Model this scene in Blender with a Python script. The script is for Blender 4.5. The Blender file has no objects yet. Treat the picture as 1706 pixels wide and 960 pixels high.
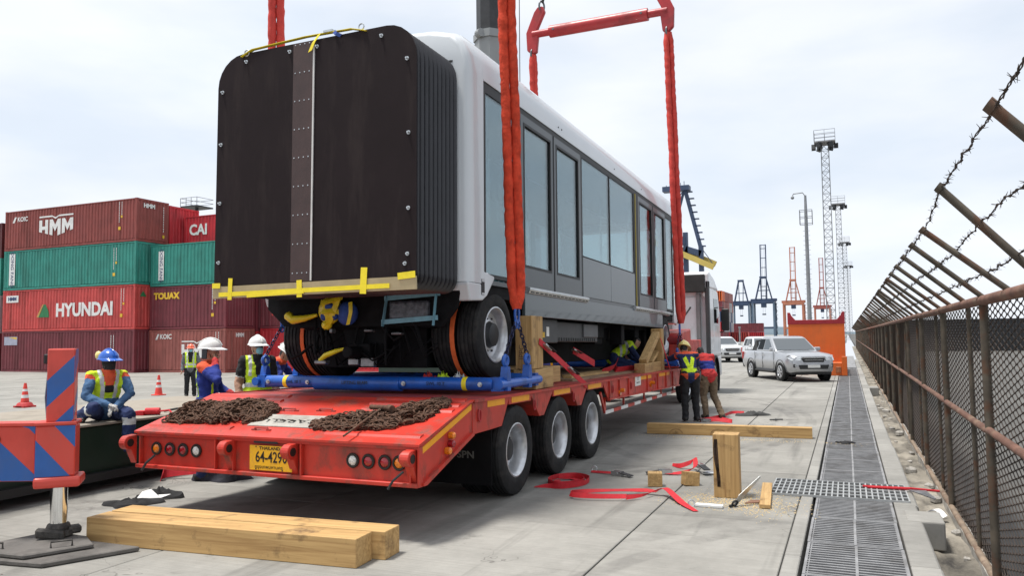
import bpy, bmesh, math, random
from mathutils import Vector, Matrix, Euler
random.seed(7)
rad = math.radians
scene = bpy.context.scene
COL = scene.collection

# ---------------- camera ----------------
cam_d = bpy.data.cameras.new('camera')
cam = bpy.data.objects.new('camera', cam_d)
COL.objects.link(cam)
cam_d.sensor_width = 36.0
cam_d.lens = 1290.0/1706.0*36.0
cam_d.clip_start = 0.1
cam_d.clip_end = 6000.0
_yaw, _pit, _rol = rad(23.349), rad(3.674), rad(0.7)
_d = Vector((-math.sin(_yaw)*math.cos(_pit), math.cos(_yaw)*math.cos(_pit), math.sin(_pit)))
_r = _d.cross(Vector((0, 0, 1))).normalized()
_u = _r.cross(_d)
_r2 = _r*math.cos(_rol) - _u*math.sin(_rol)
_u2 = _u*math.cos(_rol) + _r*math.sin(_rol)
cam.matrix_world = Matrix(((_r2.x, _u2.x, -_d.x, 0.0), (_r2.y, _u2.y, -_d.y, 0.0), (_r2.z, _u2.z, -_d.z, 1.85), (0, 0, 0, 1)))
scene.camera = cam

# ---------------- sky, sun, exposure ----------------
SUN_EL, SUN_AZ = rad(74), rad(240)      # azimuth: direction the light comes from, clockwise from +Y
world = bpy.data.worlds.new('World')
scene.world = world
world.use_nodes = True
wn, wl = world.node_tree.nodes, world.node_tree.links
wn.clear()
w_out = wn.new('ShaderNodeOutputWorld')
w_bg = wn.new('ShaderNodeBackground'); w_bg.inputs['Strength'].default_value = 0.058
w_sky = wn.new('ShaderNodeTexSky'); w_sky.sky_type = 'NISHITA'; w_sky.sun_disc = False
w_sky.sun_elevation = SUN_EL; w_sky.sun_rotation = SUN_AZ
w_sky.air_density = 1.0; w_sky.dust_density = 2.0
w_tc = wn.new('ShaderNodeTexCoord')
w_map = wn.new('ShaderNodeMapping'); w_map.inputs['Scale'].default_value = (1.0, 1.0, 3.2)
w_map.inputs['Location'].default_value = (0.35, 0.0, 0.2)
w_n1 = wn.new('ShaderNodeTexNoise'); w_n1.inputs['Scale'].default_value = 1.7; w_n1.inputs['Detail'].default_value = 6; w_n1.inputs['Roughness'].default_value = 0.5
w_r1 = wn.new('ShaderNodeValToRGB')
w_r1.color_ramp.elements[0].position = 0.30; w_r1.color_ramp.elements[0].color = (0.80, 0.80, 0.80, 1)
w_r1.color_ramp.elements[1].position = 0.62; w_r1.color_ramp.elements[1].color = (1, 1, 1, 1)
w_n2 = wn.new('ShaderNodeTexNoise'); w_n2.inputs['Scale'].default_value = 3.6; w_n2.inputs['Detail'].default_value = 5
w_r2 = wn.new('ShaderNodeValToRGB')     # cloud body, slightly grey to white
w_r2.color_ramp.elements[0].position = 0.33; w_r2.color_ramp.elements[0].color = (8.3, 9.1, 10.2, 1)
w_r2.color_ramp.elements[1].position = 0.60; w_r2.color_ramp.elements[1].color = (9.7, 10.1, 10.7, 1)
w_mix = wn.new('ShaderNodeMix'); w_mix.data_type = 'RGBA'
wl.new(w_tc.outputs['Generated'], w_map.inputs['Vector'])
wl.new(w_map.outputs['Vector'], w_n1.inputs['Vector'])
wl.new(w_map.outputs['Vector'], w_n2.inputs['Vector'])
wl.new(w_n1.outputs['Fac'], w_r1.inputs['Fac'])
wl.new(w_n2.outputs['Fac'], w_r2.inputs['Fac'])
wl.new(w_r1.outputs['Color'], w_mix.inputs[0])
wl.new(w_sky.outputs['Color'], w_mix.inputs[6])
wl.new(w_r2.outputs['Color'], w_mix.inputs[7])
wl.new(w_mix.outputs[2], w_bg.inputs['Color'])
wl.new(w_bg.outputs['Background'], w_out.inputs['Surface'])

sun_d = bpy.data.lights.new('sun', 'SUN')
sun_d.energy = 2.9; sun_d.angle = rad(10); sun_d.color = (1.0, 0.965, 0.91)
sun = bpy.data.objects.new('sun', sun_d); COL.objects.link(sun)
_sd = Vector((math.sin(SUN_AZ)*math.cos(SUN_EL), math.cos(SUN_AZ)*math.cos(SUN_EL), math.sin(SUN_EL)))
sun.rotation_euler = _sd.to_track_quat('Z', 'Y').to_euler()

scene.view_settings.view_transform = 'Standard'
scene.view_settings.look = 'None'
scene.view_settings.gamma = 1.0
scene.view_settings.use_curve_mapping = False
scene.view_settings.exposure = 0.82

# ---------------- materials ----------------
def C(r, g, b):
    f = lambda c: (c/255/12.92) if c/255 <= .04045 else ((c/255+.055)/1.055)**2.4
    return (f(r), f(g), f(b), 1.0)

MATS = {}
def P(name, col, rough=.5, metal=0., var=.12, scale=4., bump=0., bscale=None, dirt=None, damt=.0, dscale=(2., 2., 2.), coat=0., rnd=0., stretch=(1, 1, 1), spec=.5, rust=None):
    """painted / plain procedural surface: colour drift, dirt patches, fine relief"""
    if name in MATS: return MATS[name]
    m = bpy.data.materials.new(name); m.use_nodes = True
    n, l = m.node_tree.nodes, m.node_tree.links
    bs = n['Principled BSDF']
    bs.inputs['Roughness'].default_value = rough; bs.inputs['Metallic'].default_value = metal
    bs.inputs['Coat Weight'].default_value = coat
    bs.inputs['Specular IOR Level'].default_value = spec
    tc = n.new('ShaderNodeTexCoord')
    oi = n.new('ShaderNodeObjectInfo')
    add = n.new('ShaderNodeVectorMath'); add.operation = 'MULTIPLY_ADD'
    add.inputs[1].default_value = stretch
    sc = n.new('ShaderNodeVectorMath'); sc.operation = 'SCALE'; sc.inputs[0].default_value = (37., 19., 11.)
    l.new(oi.outputs['Random'], sc.inputs['Scale'])
    l.new(tc.outputs['Object'], add.inputs[0]); l.new(sc.outputs[0], add.inputs[2])
    ns = n.new('ShaderNodeTexNoise'); ns.inputs['Scale'].default_value = scale; ns.inputs['Detail'].default_value = 5
    ns.inputs['Roughness'].default_value = .6
    l.new(add.outputs[0], ns.inputs['Vector'])
    rp = n.new('ShaderNodeValToRGB')
    k0, k1 = 1-var*1.3, 1+var
    rp.color_ramp.elements[0].position = .3; rp.color_ramp.elements[1].position = .72
    rp.color_ramp.elements[0].color = (col[0]*k0, col[1]*k0, col[2]*k0, 1)
    rp.color_ramp.elements[1].color = (min(1, col[0]*k1), min(1, col[1]*k1), min(1, col[2]*k1), 1)
    l.new(ns.outputs['Fac'], rp.inputs['Fac'])
    out = rp.outputs['Color']
    if rnd:
        hs = n.new('ShaderNodeHueSaturation')
        mr = n.new('ShaderNodeMapRange'); mr.inputs['To Min'].default_value = 1-rnd; mr.inputs['To Max'].default_value = 1+rnd
        l.new(oi.outputs['Random'], mr.inputs['Value']); l.new(mr.outputs[0], hs.inputs['Value']); l.new(out, hs.inputs['Color'])
        out = hs.outputs['Color']
    if dirt:
        mp = n.new('ShaderNodeVectorMath'); mp.operation = 'MULTIPLY'; mp.inputs[1].default_value = dscale
        l.new(add.outputs[0], mp.inputs[0])
        nd = n.new('ShaderNodeTexNoise'); nd.inputs['Scale'].default_value = 1.; nd.inputs['Detail'].default_value = 7; nd.inputs['Roughness'].default_value = .65
        l.new(mp.outputs[0], nd.inputs['Vector'])
        rd = n.new('ShaderNodeValToRGB'); rd.color_ramp.elements[0].position = .50; rd.color_ramp.elements[1].position = .68
        rd.color_ramp.elements[0].color = (0, 0, 0, 1); rd.color_ramp.elements[1].color = (damt, damt, damt, 1)
        l.new(nd.outputs['Fac'], rd.inputs['Fac'])
        mx = n.new('ShaderNodeMix'); mx.data_type = 'RGBA'
        l.new(rd.outputs['Color'], mx.inputs[0]); l.new(out, mx.inputs[6]); mx.inputs[7].default_value = dirt
        out = mx.outputs[2]
        ra = n.new('ShaderNodeMath'); ra.operation = 'MULTIPLY_ADD'; ra.inputs[1].default_value = .35; ra.inputs[2].default_value = rough
        l.new(rd.outputs['Color'], ra.inputs[0]); l.new(ra.outputs[0], bs.inputs['Roughness'])
    l.new(out, bs.inputs['Base Color'])
    if bump:
        nb = n.new('ShaderNodeTexNoise'); nb.inputs['Scale'].default_value = bscale or scale*6; nb.inputs['Detail'].default_value = 4
        l.new(add.outputs[0], nb.inputs['Vector'])
        bp = n.new('ShaderNodeBump'); bp.inputs['Strength'].default_value = bump; bp.inputs['Distance'].default_value = .01
        l.new(nb.outputs['Fac'], bp.inputs['Height']); l.new(bp.outputs[0], bs.inputs['Normal'])
    MATS[name] = m
    return m

def glass_mat(name, tint=(.55, .66, .68, 1), refl=.5, trans=.75, rough=.02):
    if name in MATS: return MATS[name]
    m = bpy.data.materials.new(name); m.use_nodes = True
    n, l = m.node_tree.nodes, m.node_tree.links
    n.clear()
    o = n.new('ShaderNodeOutputMaterial'); tr = n.new('ShaderNodeBsdfTransparent'); tr.inputs['Color'].default_value = tint
    gl = n.new('ShaderNodeBsdfGlossy'); gl.inputs['Roughness'].default_value = rough; gl.inputs['Color'].default_value = (.9, .95, .97, 1)
    mx = n.new('ShaderNodeMixShader'); fr = n.new('ShaderNodeFresnel'); fr.inputs['IOR'].default_value = 1.5
    ma = n.new('ShaderNodeMath'); ma.operation = 'MULTIPLY_ADD'; ma.inputs[1].default_value = trans; ma.inputs[2].default_value = refl; ma.use_clamp = True
    l.new(fr.outputs[0], ma.inputs[0]); l.new(ma.outputs[0], mx.inputs[0])
    l.new(tr.outputs[0], mx.inputs[1]); l.new(gl.outputs[0], mx.inputs[2]); l.new(mx.outputs[0], o.inputs['Surface'])
    MATS[name] = m
    return m

def wood_mat(name, axis, c0, c1):
    """sawn softwood with grain running along `axis` (object space)"""
    if name in MATS: return MATS[name]
    m = bpy.data.materials.new(name); m.use_nodes = True
    n, l = m.node_tree.nodes, m.node_tree.links
    bs = n['Principled BSDF']; bs.inputs['Roughness'].default_value = .75
    tc = n.new('ShaderNodeTexCoord'); mu = n.new('ShaderNodeVectorMath'); mu.operation = 'MULTIPLY_ADD'
    s = [28., 28., 28.]; s[axis] = 1.3
    mu.inputs[1].default_value = s
    oi = n.new('ShaderNodeObjectInfo'); sc = n.new('ShaderNodeVectorMath'); sc.operation = 'SCALE'; sc.inputs[0].default_value = (37., 19., 51.)
    l.new(oi.outputs['Random'], sc.inputs['Scale'])
    l.new(tc.outputs['Object'], mu.inputs[0]); l.new(sc.outputs[0], mu.inputs[2])
    ns = n.new('ShaderNodeTexNoise'); ns.inputs['Scale'].default_value = 1.; ns.inputs['Detail'].default_value = 5; ns.inputs['Distortion'].default_value = .7
    l.new(mu.outputs[0], ns.inputs['Vector'])
    rp = n.new('ShaderNodeValToRGB'); rp.color_ramp.elements[0].position = .3; rp.color_ramp.elements[1].position = .65
    rp.color_ramp.elements[0].color = c0; rp.color_ramp.elements[1].color = c1
    l.new(ns.outputs['Fac'], rp.inputs['Fac'])
    n2 = n.new('ShaderNodeTexNoise'); n2.inputs['Scale'].default_value = 3.2; n2.inputs['Detail'].default_value = 6; n2.inputs['Roughness'].default_value = .7
    a2 = n.new('ShaderNodeVectorMath'); a2.operation = 'ADD'; l.new(tc.outputs['Object'], a2.inputs[0]); l.new(sc.outputs[0], a2.inputs[1])
    l.new(a2.outputs[0], n2.inputs['Vector'])
    r2 = n.new('ShaderNodeValToRGB'); r2.color_ramp.elements[0].position = .56; r2.color_ramp.elements[1].position = .72
    r2.color_ramp.elements[0].color = (0, 0, 0, 1); r2.color_ramp.elements[1].color = (.8, .8, .8, 1)
    l.new(n2.outputs['Fac'], r2.inputs['Fac'])
    mx = n.new('ShaderNodeMix'); mx.data_type = 'RGBA'; mx.inputs[7].default_value = (.10, .055, .025, 1)
    l.new(r2.outputs['Color'], mx.inputs[0]); l.new(rp.outputs['Color'], mx.inputs[6]); l.new(mx.outputs[2], bs.inputs['Base Color'])
    bp = n.new('ShaderNodeBump'); bp.inputs['Strength'].default_value = .35; bp.inputs['Distance'].default_value = .004
    l.new(ns.outputs['Fac'], bp.inputs['Height']); l.new(bp.outputs[0], bs.inputs['Normal'])
    MATS[name] = m
    return m

# ---------------- mesh helpers ----------------
class MB:
    def __init__(s): s.v = []; s.f = []; s.m = []
    def add(s, vs, fs, mi=0):
        o = len(s.v); s.v += [tuple(v) for v in vs]
        for f in fs: s.f.append(tuple(i+o for i in f)); s.m.append(mi)
        return s
    def box(s, lo, hi, mi=0, rot=None, piv=None):
        x0, y0, z0 = lo; x1, y1, z1 = hi
        vs = [Vector(p) for p in ((x0,y0,z0),(x1,y0,z0),(x1,y1,z0),(x0,y1,z0),(x0,y0,z1),(x1,y0,z1),(x1,y1,z1),(x0,y1,z1))]
        if rot is not None:
            pv = Vector(piv) if piv is not None else (vs[0]+vs[6])/2
            R = Euler(rot).to_matrix() if not isinstance(rot, Matrix) else rot
            vs = [R@(v-pv)+pv for v in vs]
        return s.add(vs, [(0,3,2,1),(4,5,6,7),(0,1,5,4),(1,2,6,5),(2,3,7,6),(3,0,4,7)], mi)
    def beam(s, a, b, w, h, mi=0, up=(0, 0, 1)):
        """square bar from a to b"""
        a = Vector(a); b = Vector(b); d = (b-a).normalized(); up = Vector(up)
        if abs(d.dot(up)) > .98: up = Vector((0, 1, 0))
        sx = d.cross(up).normalized()*w/2; sz = sx.cross(d).normalized()*h/2
        vs = [a-sx-sz, a+sx-sz, a+sx+sz, a-sx+sz, b-sx-sz, b+sx-sz, b+sx+sz, b-sx+sz]
        return s.add(vs, [(0,1,2,3),(7,6,5,4),(0,4,5,1),(1,5,6,2),(2,6,7,3),(3,7,4,0)], mi)
    def prism(s, poly, axis, a, b, mi=0):
        """polygon (2D in the other two axes) extruded along axis from a to b"""
        n = len(poly)
        def mk(p, t):
            return {0: (t, p[0], p[1]), 1: (p[0], t, p[1]), 2: (p[0], p[1], t)}[axis]
        vs = [mk(p, a) for p in poly]+[mk(p, b) for p in poly]
        fs = [tuple(range(n)), tuple(range(2*n-1, n-1, -1))]+[(i, i+n, (i+1) % n+n, (i+1) % n) for i in range(n)]
        return s.add(vs, fs, mi)
    def rings(s, rs, mi=0, caps=True, closed=False):
        n = len(rs[0]); o = len(s.v)
        for r in rs: s.v += [tuple(p) for p in r]
        k = len(rs)
        for j in range(k if closed else k-1):
            for i in range(n):
                a, b = o+j*n, o+((j+1) % k)*n
                s.f.append((a+i, a+(i+1) % n, b+(i+1) % n, b+i)); s.m.append(mi)
        if caps and not closed:
            s.f.append(tuple(o+i for i in range(n-1, -1, -1))); s.m.append(mi)
            s.f.append(tuple(o+(k-1)*n+i for i in range(n))); s.m.append(mi)
        return s
    def tube(s, path, r, n=8, mi=0, caps=True, closed=False):
        path = [Vector(p) for p in path]; k = len(path); rs = []
        up = None
        for i, p in enumerate(path):
            if closed: d = path[(i+1) % k]-path[i-1]
            else: d = path[min(i+1, k-1)]-path[max(i-1, 0)]
            d = d.normalized() if d.length > 1e-9 else Vector((0, 0, 1))
            if up is None:
                up = Vector((0, 0, 1)) if abs(d.z) < .9 else Vector((1, 0, 0))
            x = d.cross(up)
            if x.length < 1e-4: x = d.orthogonal()
            x.normalize(); y = x.cross(d).normalized(); up = y
            rr = r[i] if isinstance(r, (list, tuple)) else r
            rs.append([p+x*math.cos(2*math.pi*q/n)*rr+y*math.sin(2*math.pi*q/n)*rr for q in range(n)])
        return s.rings(rs, mi, caps, closed)
    def cyl(s, a, b, r0, r1=None, n=12, mi=0, caps=True):
        return s.tube([a, b], [r0, r0 if r1 is None else r1], n, mi, caps)
    def lathe(s, prof, c, axis, n=24, mi=0, mis=None):
        """profile [(r, t)] turned about `axis` (unit vector) through c"""
        c = Vector(c); ax = Vector(axis).normalized(); x = ax.orthogonal().normalized(); y = ax.cross(x)
        o = len(s.v); k = len(prof)
        for (r, t) in prof:
            for q in range(n):
                a = 2*math.pi*q/n
                s.v.append(tuple(c+ax*t+(x*math.cos(a)+y*math.sin(a))*r))
        for j in range(k-1):
            for q in range(n):
                s.f.append((o+j*n+q, o+j*n+(q+1) % n, o+(j+1)*n+(q+1) % n, o+(j+1)*n+q)); s.m.append(mis[j] if mis else mi)
        return s
    def sphere(s, c, r, nu=12, nv=8, mi=0):
        c = Vector(c); r = (r, r, r) if not isinstance(r, (tuple, list)) else r
        rs = []
        for j in range(nv+1):
            t = math.pi*j/nv; q = max(math.sin(t), 1e-3)
            rs.append([(c.x+r[0]*q*math.cos(2*math.pi*i/nu), c.y+r[1]*q*math.sin(2*math.pi*i/nu), c.z-r[2]*math.cos(t)) for i in range(nu)])
        return s.rings(rs, mi)
    def torus(s, c, R, r, M=None, n=14, k=6, mi=0, sx=1., sy=1.):
        c = Vector(c); M = M or Matrix.Identity(3); rs = []
        for i in range(n):
            a = 2*math.pi*i/n; cc = Vector((math.cos(a)*R*sx, math.sin(a)*R*sy, 0)); dr = Vector((math.cos(a), math.sin(a), 0))
            rs.append([c+M@(cc+dr*math.cos(2*math.pi*j/k)*r+Vector((0, 0, 1))*math.sin(2*math.pi*j/k)*r) for j in range(k)])
        return s.rings(rs, mi, False, True)
    def ribbon(s, path, wvec, th=.004, mi=0):
        """flat webbing: path points, width vector per point (or one), thickness"""
        path = [Vector(p) for p in path]; k = len(path); rs = []
        for i, p in enumerate(path):
            w = Vector(wvec[i]) if isinstance(wvec, list) else Vector(wvec)
            d = (path[min(i+1, k-1)]-path[max(i-1, 0)]).normalized()
            nn = d.cross(w)
            nn = nn.normalized()*th/2 if nn.length > 1e-6 else Vector((0, 0, th/2))
            rs.append([p-w/2-nn, p+w/2-nn, p+w/2+nn, p-w/2+nn])
        return s.rings(rs, mi)
    def mesh(s, name, smooth=None, recalc=True):
        me = bpy.data.meshes.new(name)
        me.from_pydata(s.v, [], s.f)
        me.polygons.foreach_set('material_index', s.m)
        if recalc:
            bm = bmesh.new(); bm.from_mesh(me); bmesh.ops.recalc_face_normals(bm, faces=bm.faces); bm.to_mesh(me); bm.free()
        if smooth is not None:
            me.polygons.foreach_set('use_smooth', [True]*len(me.polygons))
            me.set_sharp_from_angle(angle=rad(smooth))
        me.update()
        return me
    def build(s, name, mats, parent=None, loc=None, rot=None, smooth=None, bevel=None, bseg=1):
        me = s.mesh(name, smooth)
        return mk(name, me, mats, parent, loc, rot, bevel, bseg)

def mk(name, me, mats, parent=None, loc=None, rot=None, bevel=None, bseg=1):
    o = bpy.data.objects.new(name, me); COL.objects.link(o)
    if not isinstance(mats, (list, tuple)): mats = [mats]
    if len(me.materials) == 0:
        for m in mats: me.materials.append(m)
    if any(me.materials[i] != mats[i] for i in range(len(mats))):
        for i, m in enumerate(mats): o.material_slots[i].link = 'OBJECT'; o.material_slots[i].material = m
    if parent: o.parent = parent
    if loc is not None: o.location = loc
    if rot is not None: o.rotation_euler = rot
    if bevel:
        b = o.modifiers.new('bevel', 'BEVEL'); b.width = bevel; b.segments = bseg; b.limit_method = 'ANGLE'; b.angle_limit = rad(40)
    return o

def thing(name, label, cat, loc=(0, 0, 0), rot=(0, 0, 0), group=None):
    o = bpy.data.objects.new(name, None); COL.objects.link(o)
    o.empty_display_size = .1
    o.location = loc; o.rotation_euler = rot; o['label'] = label; o['category'] = cat
    if group: o['group'] = group
    return o
def tag(o, label, cat, group=None):
    o['label'] = label; o['category'] = cat
    if group: o['group'] = group
    return o
def struct(o, kind='structure', label=None):
    o['kind'] = kind
    if label: o['label'] = label
    return o
def copy_tree(o, parent=None):
    c = o.copy(); COL.objects.link(c); c.parent = parent
    for ch in o.children: copy_tree(ch, c)
    return c

def text_mb(txt, size, bold=0.0, th=.004, sx=1., align='CENTER'):
    """lettering as a mesh lying in the local XY plane"""
    cu = bpy.data.curves.new('lettering', 'FONT'); cu.body = txt; cu.size = size; cu.align_x = align; cu.align_y = 'CENTER'
    cu.offset = bold; cu.extrude = th; cu.resolution_u = 3
    o = bpy.data.objects.new('lettering', cu)
    COL.objects.link(o)
    dg = bpy.context.evaluated_depsgraph_get()
    me = bpy.data.meshes.new_from_object(o.evaluated_get(dg))
    bpy.data.objects.remove(o)
    for v in me.vertices: v.co.x *= sx
    me.materials.clear()
    return me
def text(name, txt, size, m, loc, rot, parent, bold=0., th=.003, sx=1., warp=None, align='CENTER'):
    me = text_mb(txt, size, bold, th, sx, align)
    if warp:
        for v in me.vertices: v.co = Vector(warp(v.co))
    return mk(name, me, m, parent, loc, rot)

FX = (rad(90), 0, 0)              # lettering on a face that looks to -Y
FPX = (rad(90), 0, rad(90))       # lettering on a face that looks to +X
# ================= SETTING =================
def concrete_mat(name, base, marks=.5, rnd=.07):
    m = bpy.data.materials.new(name); m.use_nodes = True
    n, l = m.node_tree.nodes, m.node_tree.links
    bs = n['Principled BSDF']; bs.inputs['Roughness'].default_value = .82; bs.inputs['Specular IOR Level'].default_value = .3
    ge = n.new('ShaderNodeNewGeometry'); oi = n.new('ShaderNodeObjectInfo')
    def noise(scl, scale, det=5, rough=.6, rotz=0., dist=0.):
        mp = n.new('ShaderNodeMapping'); mp.inputs['Scale'].default_value = scl; mp.inputs['Rotation'].default_value = (0, 0, rotz)
        l.new(ge.outputs['Position'], mp.inputs['Vector'])
        t = n.new('ShaderNodeTexNoise'); t.inputs['Scale'].default_value = scale; t.inputs['Detail'].default_value = det; t.inputs['Roughness'].default_value = rough
        t.inputs['Distortion'].default_value = dist
        l.new(mp.outputs['Vector'], t.inputs['Vector']); return t.outputs['Fac']
    def ramp(f, a, b, ca, cb):
        r = n.new('ShaderNodeValToRGB'); r.color_ramp.elements[0].position = a; r.color_ramp.elements[1].position = b
        r.color_ramp.elements[0].color = ca; r.color_ramp.elements[1].color = cb; l.new(f, r.inputs['Fac']); return r.outputs['Color']
    def mul(a, b, fac=1.):
        x = n.new('ShaderNodeMix'); x.data_type = 'RGBA'; x.blend_type = 'MULTIPLY'; x.inputs[0].default_value = fac
        l.new(a, x.inputs[6]); l.new(b, x.inputs[7]); return x.outputs[2]
    g = lambda v: (v, v*.995, v*.98, 1)
    big = ramp(noise((1, 1, 1), .55, 7, .62), .3, .7, (base*.74, base*.73, base*.71, 1), (base*1.14, base*1.125, base*1.10, 1))
    out = mul(big, ramp(noise((1, 1, 1), 5., 6, .7), .25, .7, g(.86), g(1.05)))
    out = mul(out, ramp(noise((.25, 16, 1), 3., 3, .6), .3, .7, g(.88), g(1.04)))
    out = mul(out, ramp(noise((1.6, .09, 1), 1.6, 4, .6, .12, .4), .57, .72, g(1.), g(.52)), marks)
    out = mul(out, ramp(noise((.11, 1.9, 1), 1.4, 4, .6, -.5, .5), .60, .74, g(1.), g(.5)), marks*.9)
    out = mul(out, ramp(noise((1, 1, 1), 1.3, 8, .72), .63, .72, g(1.), g(.42)), marks)
    out = mul(out, ramp(noise((1, 1, 1), 38., 3, .5), .66, .74, g(1.), g(.6)), .5)
    # hairline cracks: contour lines of slow noise, only inside some patches
    def line(f, w):
        m1 = n.new('ShaderNodeMath'); m1.operation = 'SUBTRACT'; m1.inputs[1].default_value = .5; l.new(f, m1.inputs[0])
        m2 = n.new('ShaderNodeMath'); m2.operation = 'ABSOLUTE'; l.new(m1.outputs[0], m2.inputs[0])
        return ramp(m2.outputs[0], w*.4, w, g(1.), g(0.))
    ck = mul(line(noise((1, 1, 1), .34, 5, .62, 0., .6), .0016), ramp(noise((1, 1, 1), .21, 2), .50, .58, g(0.), g(1.)))
    x = n.new('ShaderNodeMix'); x.data_type = 'RGBA'; l.new(ck, x.inputs[0]); l.new(out, x.inputs[6]); x.inputs[7].default_value = (.07, .065, .06, 1)
    if marks > .6:
        out = x.outputs[2]
        for cx_, cy_, R_, w_, k_ in ((-12.5, 17.0, 11.4, .13, .5), (-12.5, 17.0, 11.75, .12, .45), (6.5, 20., 12.6, .16, .4), (6.2, 3.0, 8.6, .12, .38), (6.2, 3.0, 8.95, .12, .3), (-16., -3., 12.2, .15, .4), (-30., 6., 9., .3, .3)):
            sb = n.new('ShaderNodeVectorMath'); sb.operation = 'DISTANCE'; sb.inputs[1].default_value = (cx_, cy_, 0); l.new(ge.outputs['Position'], sb.inputs[0])
            m1 = n.new('ShaderNodeMath'); m1.operation = 'SUBTRACT'; m1.inputs[1].default_value = R_; l.new(sb.outputs['Value'], m1.inputs[0])
            m2 = n.new('ShaderNodeMath'); m2.operation = 'ABSOLUTE'; l.new(m1.outputs[0], m2.inputs[0])
            tr_ = mul(ramp(m2.outputs[0], w_*.7, w_, g(1.), g(0.)), ramp(noise((1, 1, 1), 2.1, 5, .7), .42, .62, g(0.), g(k_)))
            x = n.new('ShaderNodeMix'); x.data_type = 'RGBA'; l.new(tr_, x.inputs[0]); l.new(out, x.inputs[6]); x.inputs[7].default_value = (.09, .085, .08, 1)
            out = x.outputs[2]
    hs = n.new('ShaderNodeHueSaturation'); mr = n.new('ShaderNodeMapRange'); mr.inputs['To Min'].default_value = 1-rnd; mr.inputs['To Max'].default_value = 1+rnd
    l.new(oi.outputs['Random'], mr.inputs['Value']); l.new(mr.outputs[0], hs.inputs['Value']); l.new(out, hs.inputs['Color'])
    l.new(hs.outputs['Color'], bs.inputs['Base Color'])
    bp = n.new('ShaderNodeBump'); bp.inputs['Strength'].default_value = .35; bp.inputs['Distance'].default_value = .006
    ad = n.new('ShaderNodeMath'); ad.operation = 'ADD'
    l.new(noise((.6, 30, 1), 2.5, 3), ad.inputs[0]); l.new(noise((1, 1, 1), 45., 4), ad.inputs[1])
    l.new(ad.outputs[0], bp.inputs['Height']); l.new(bp.outputs[0], bs.inputs['Normal'])
    MATS[name] = m
    return m
M_conc = concrete_mat('yard concrete', .285, .7)
M_conc2 = concrete_mat('kerb concrete', .30, .35, .10)
M_quay = concrete_mat('far quay', .29, .4, .0)
M_joint = P('joint filler', (.055, .052, .048, 1), .9, var=.3, scale=3)
M_dirt = P('damp soil and rubble', (.25, .225, .185, 1), .95, var=.45, scale=1.6, bump=1., bscale=30, dirt=(.022, .020, .018, 1), damt=.95, dscale=(1.6, .55, 1))
M_galv = P('galvanised steel', (.38, .39, .39, 1), .55, .3, var=.2, scale=9)
M_galv_d = P('dirty galvanised steel', (.28, .28, .285, 1), .6, .3, var=.25, scale=6, dirt=(.07, .06, .05, 1), damt=.5)
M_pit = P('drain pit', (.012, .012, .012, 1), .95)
M_fence = P('rusty painted fence steel', (.085, .07, .052, 1), .8, .1, var=.4, scale=5, dirt=(.12, .05, .027, 1), damt=.9, dscale=(5, 2.2, 5))
M_rail = P('rusted red rail', (.17, .085, .06, 1), .8, .1, var=.3, scale=6, dirt=(.24, .17, .12, 1), damt=.8, dscale=(6, 3, 6))
M_foot = P('tan rusty pipe', (.24, .18, .13, 1), .85, var=.3, scale=6, dirt=(.12, .06, .04, 1), damt=.7, dscale=(6, 3, 6))
M_wire = P('oxidised fence wire', (.050, .036, .028, 1), .8, .1, var=.3, scale=3)

# ground sheet: yard to the left of the drain, open quay to the right of the fence
g = MB()
g.add([(-3000, -40, -.02), (-.43, -40, -.02), (-.43, 4000, -.02), (-3000, 4000, -.02)], [(0, 1, 2, 3)], 0)
g.add([(1.12, -40, -.10), (3000, -40, -.10), (3000, 4000, -.10), (1.12, 4000, -.10)], [(0, 1, 2, 3)], 1)
g.add([(1.12, -40, -.10), (1.12, 4000, -.10), (1.12, 4000, -.6), (1.12, -40, -.6)], [(0, 1, 2, 3)], 1)
M_apron = concrete_mat('quay asphalt', .11, .5, .0)
ground = struct(g.build('ground', [M_joint, M_apron]))
# concrete slabs with recessed joints
SX = [-.557, -1.95]+[-1.95-3.7*i for i in range(1, 14)]
SY = [-4.9, -.8, 3.25, 7.34, 11.0, 15.2, 19.45, 23.7, 27.9, 32.1, 36.3, 40.5]
_sl = {}
for i in range(len(SX)-1):
    for j in range(len(SY)-1):
        w, d = round(SX[i]-SX[i+1]-.016, 3), round(SY[j+1]-SY[j]-.014, 3)
        if SX[i+1] < -30 and SY[j+1] < 10: continue
        if (w, d) not in _sl:
            b = MB(); e = .006
            lo = [(-w/2, -d/2), (w/2, -d/2), (w/2, d/2), (-w/2, d/2)]
            hi = [(-w/2+e, -d/2+e), (w/2-e, -d/2+e), (w/2-e, d/2-e), (-w/2+e, d/2-e)]
            b.rings([[(x, y, -.03) for x, y in lo], [(x, y, -e) for x, y in lo], [(x, y, 0) for x, y in hi]])
            _sl[(w, d)] = b.mesh('concrete_slab')
        mk('concrete_slab', _sl[(w, d)], M_conc, ground, ((SX[i]+SX[i+1])/2, (SY[j]+SY[j+1])/2, random.uniform(-.003, .0)))
f = MB()   # the yard beyond the slabs that can be told apart
f.box((-3000, 40.5, -.3), (-.56, 4000, -.003)); f.box((-3000, -40, -.3), (-50.1, 40.49, -.003))
struct(f.build('far_yard', M_quay, None))

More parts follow.
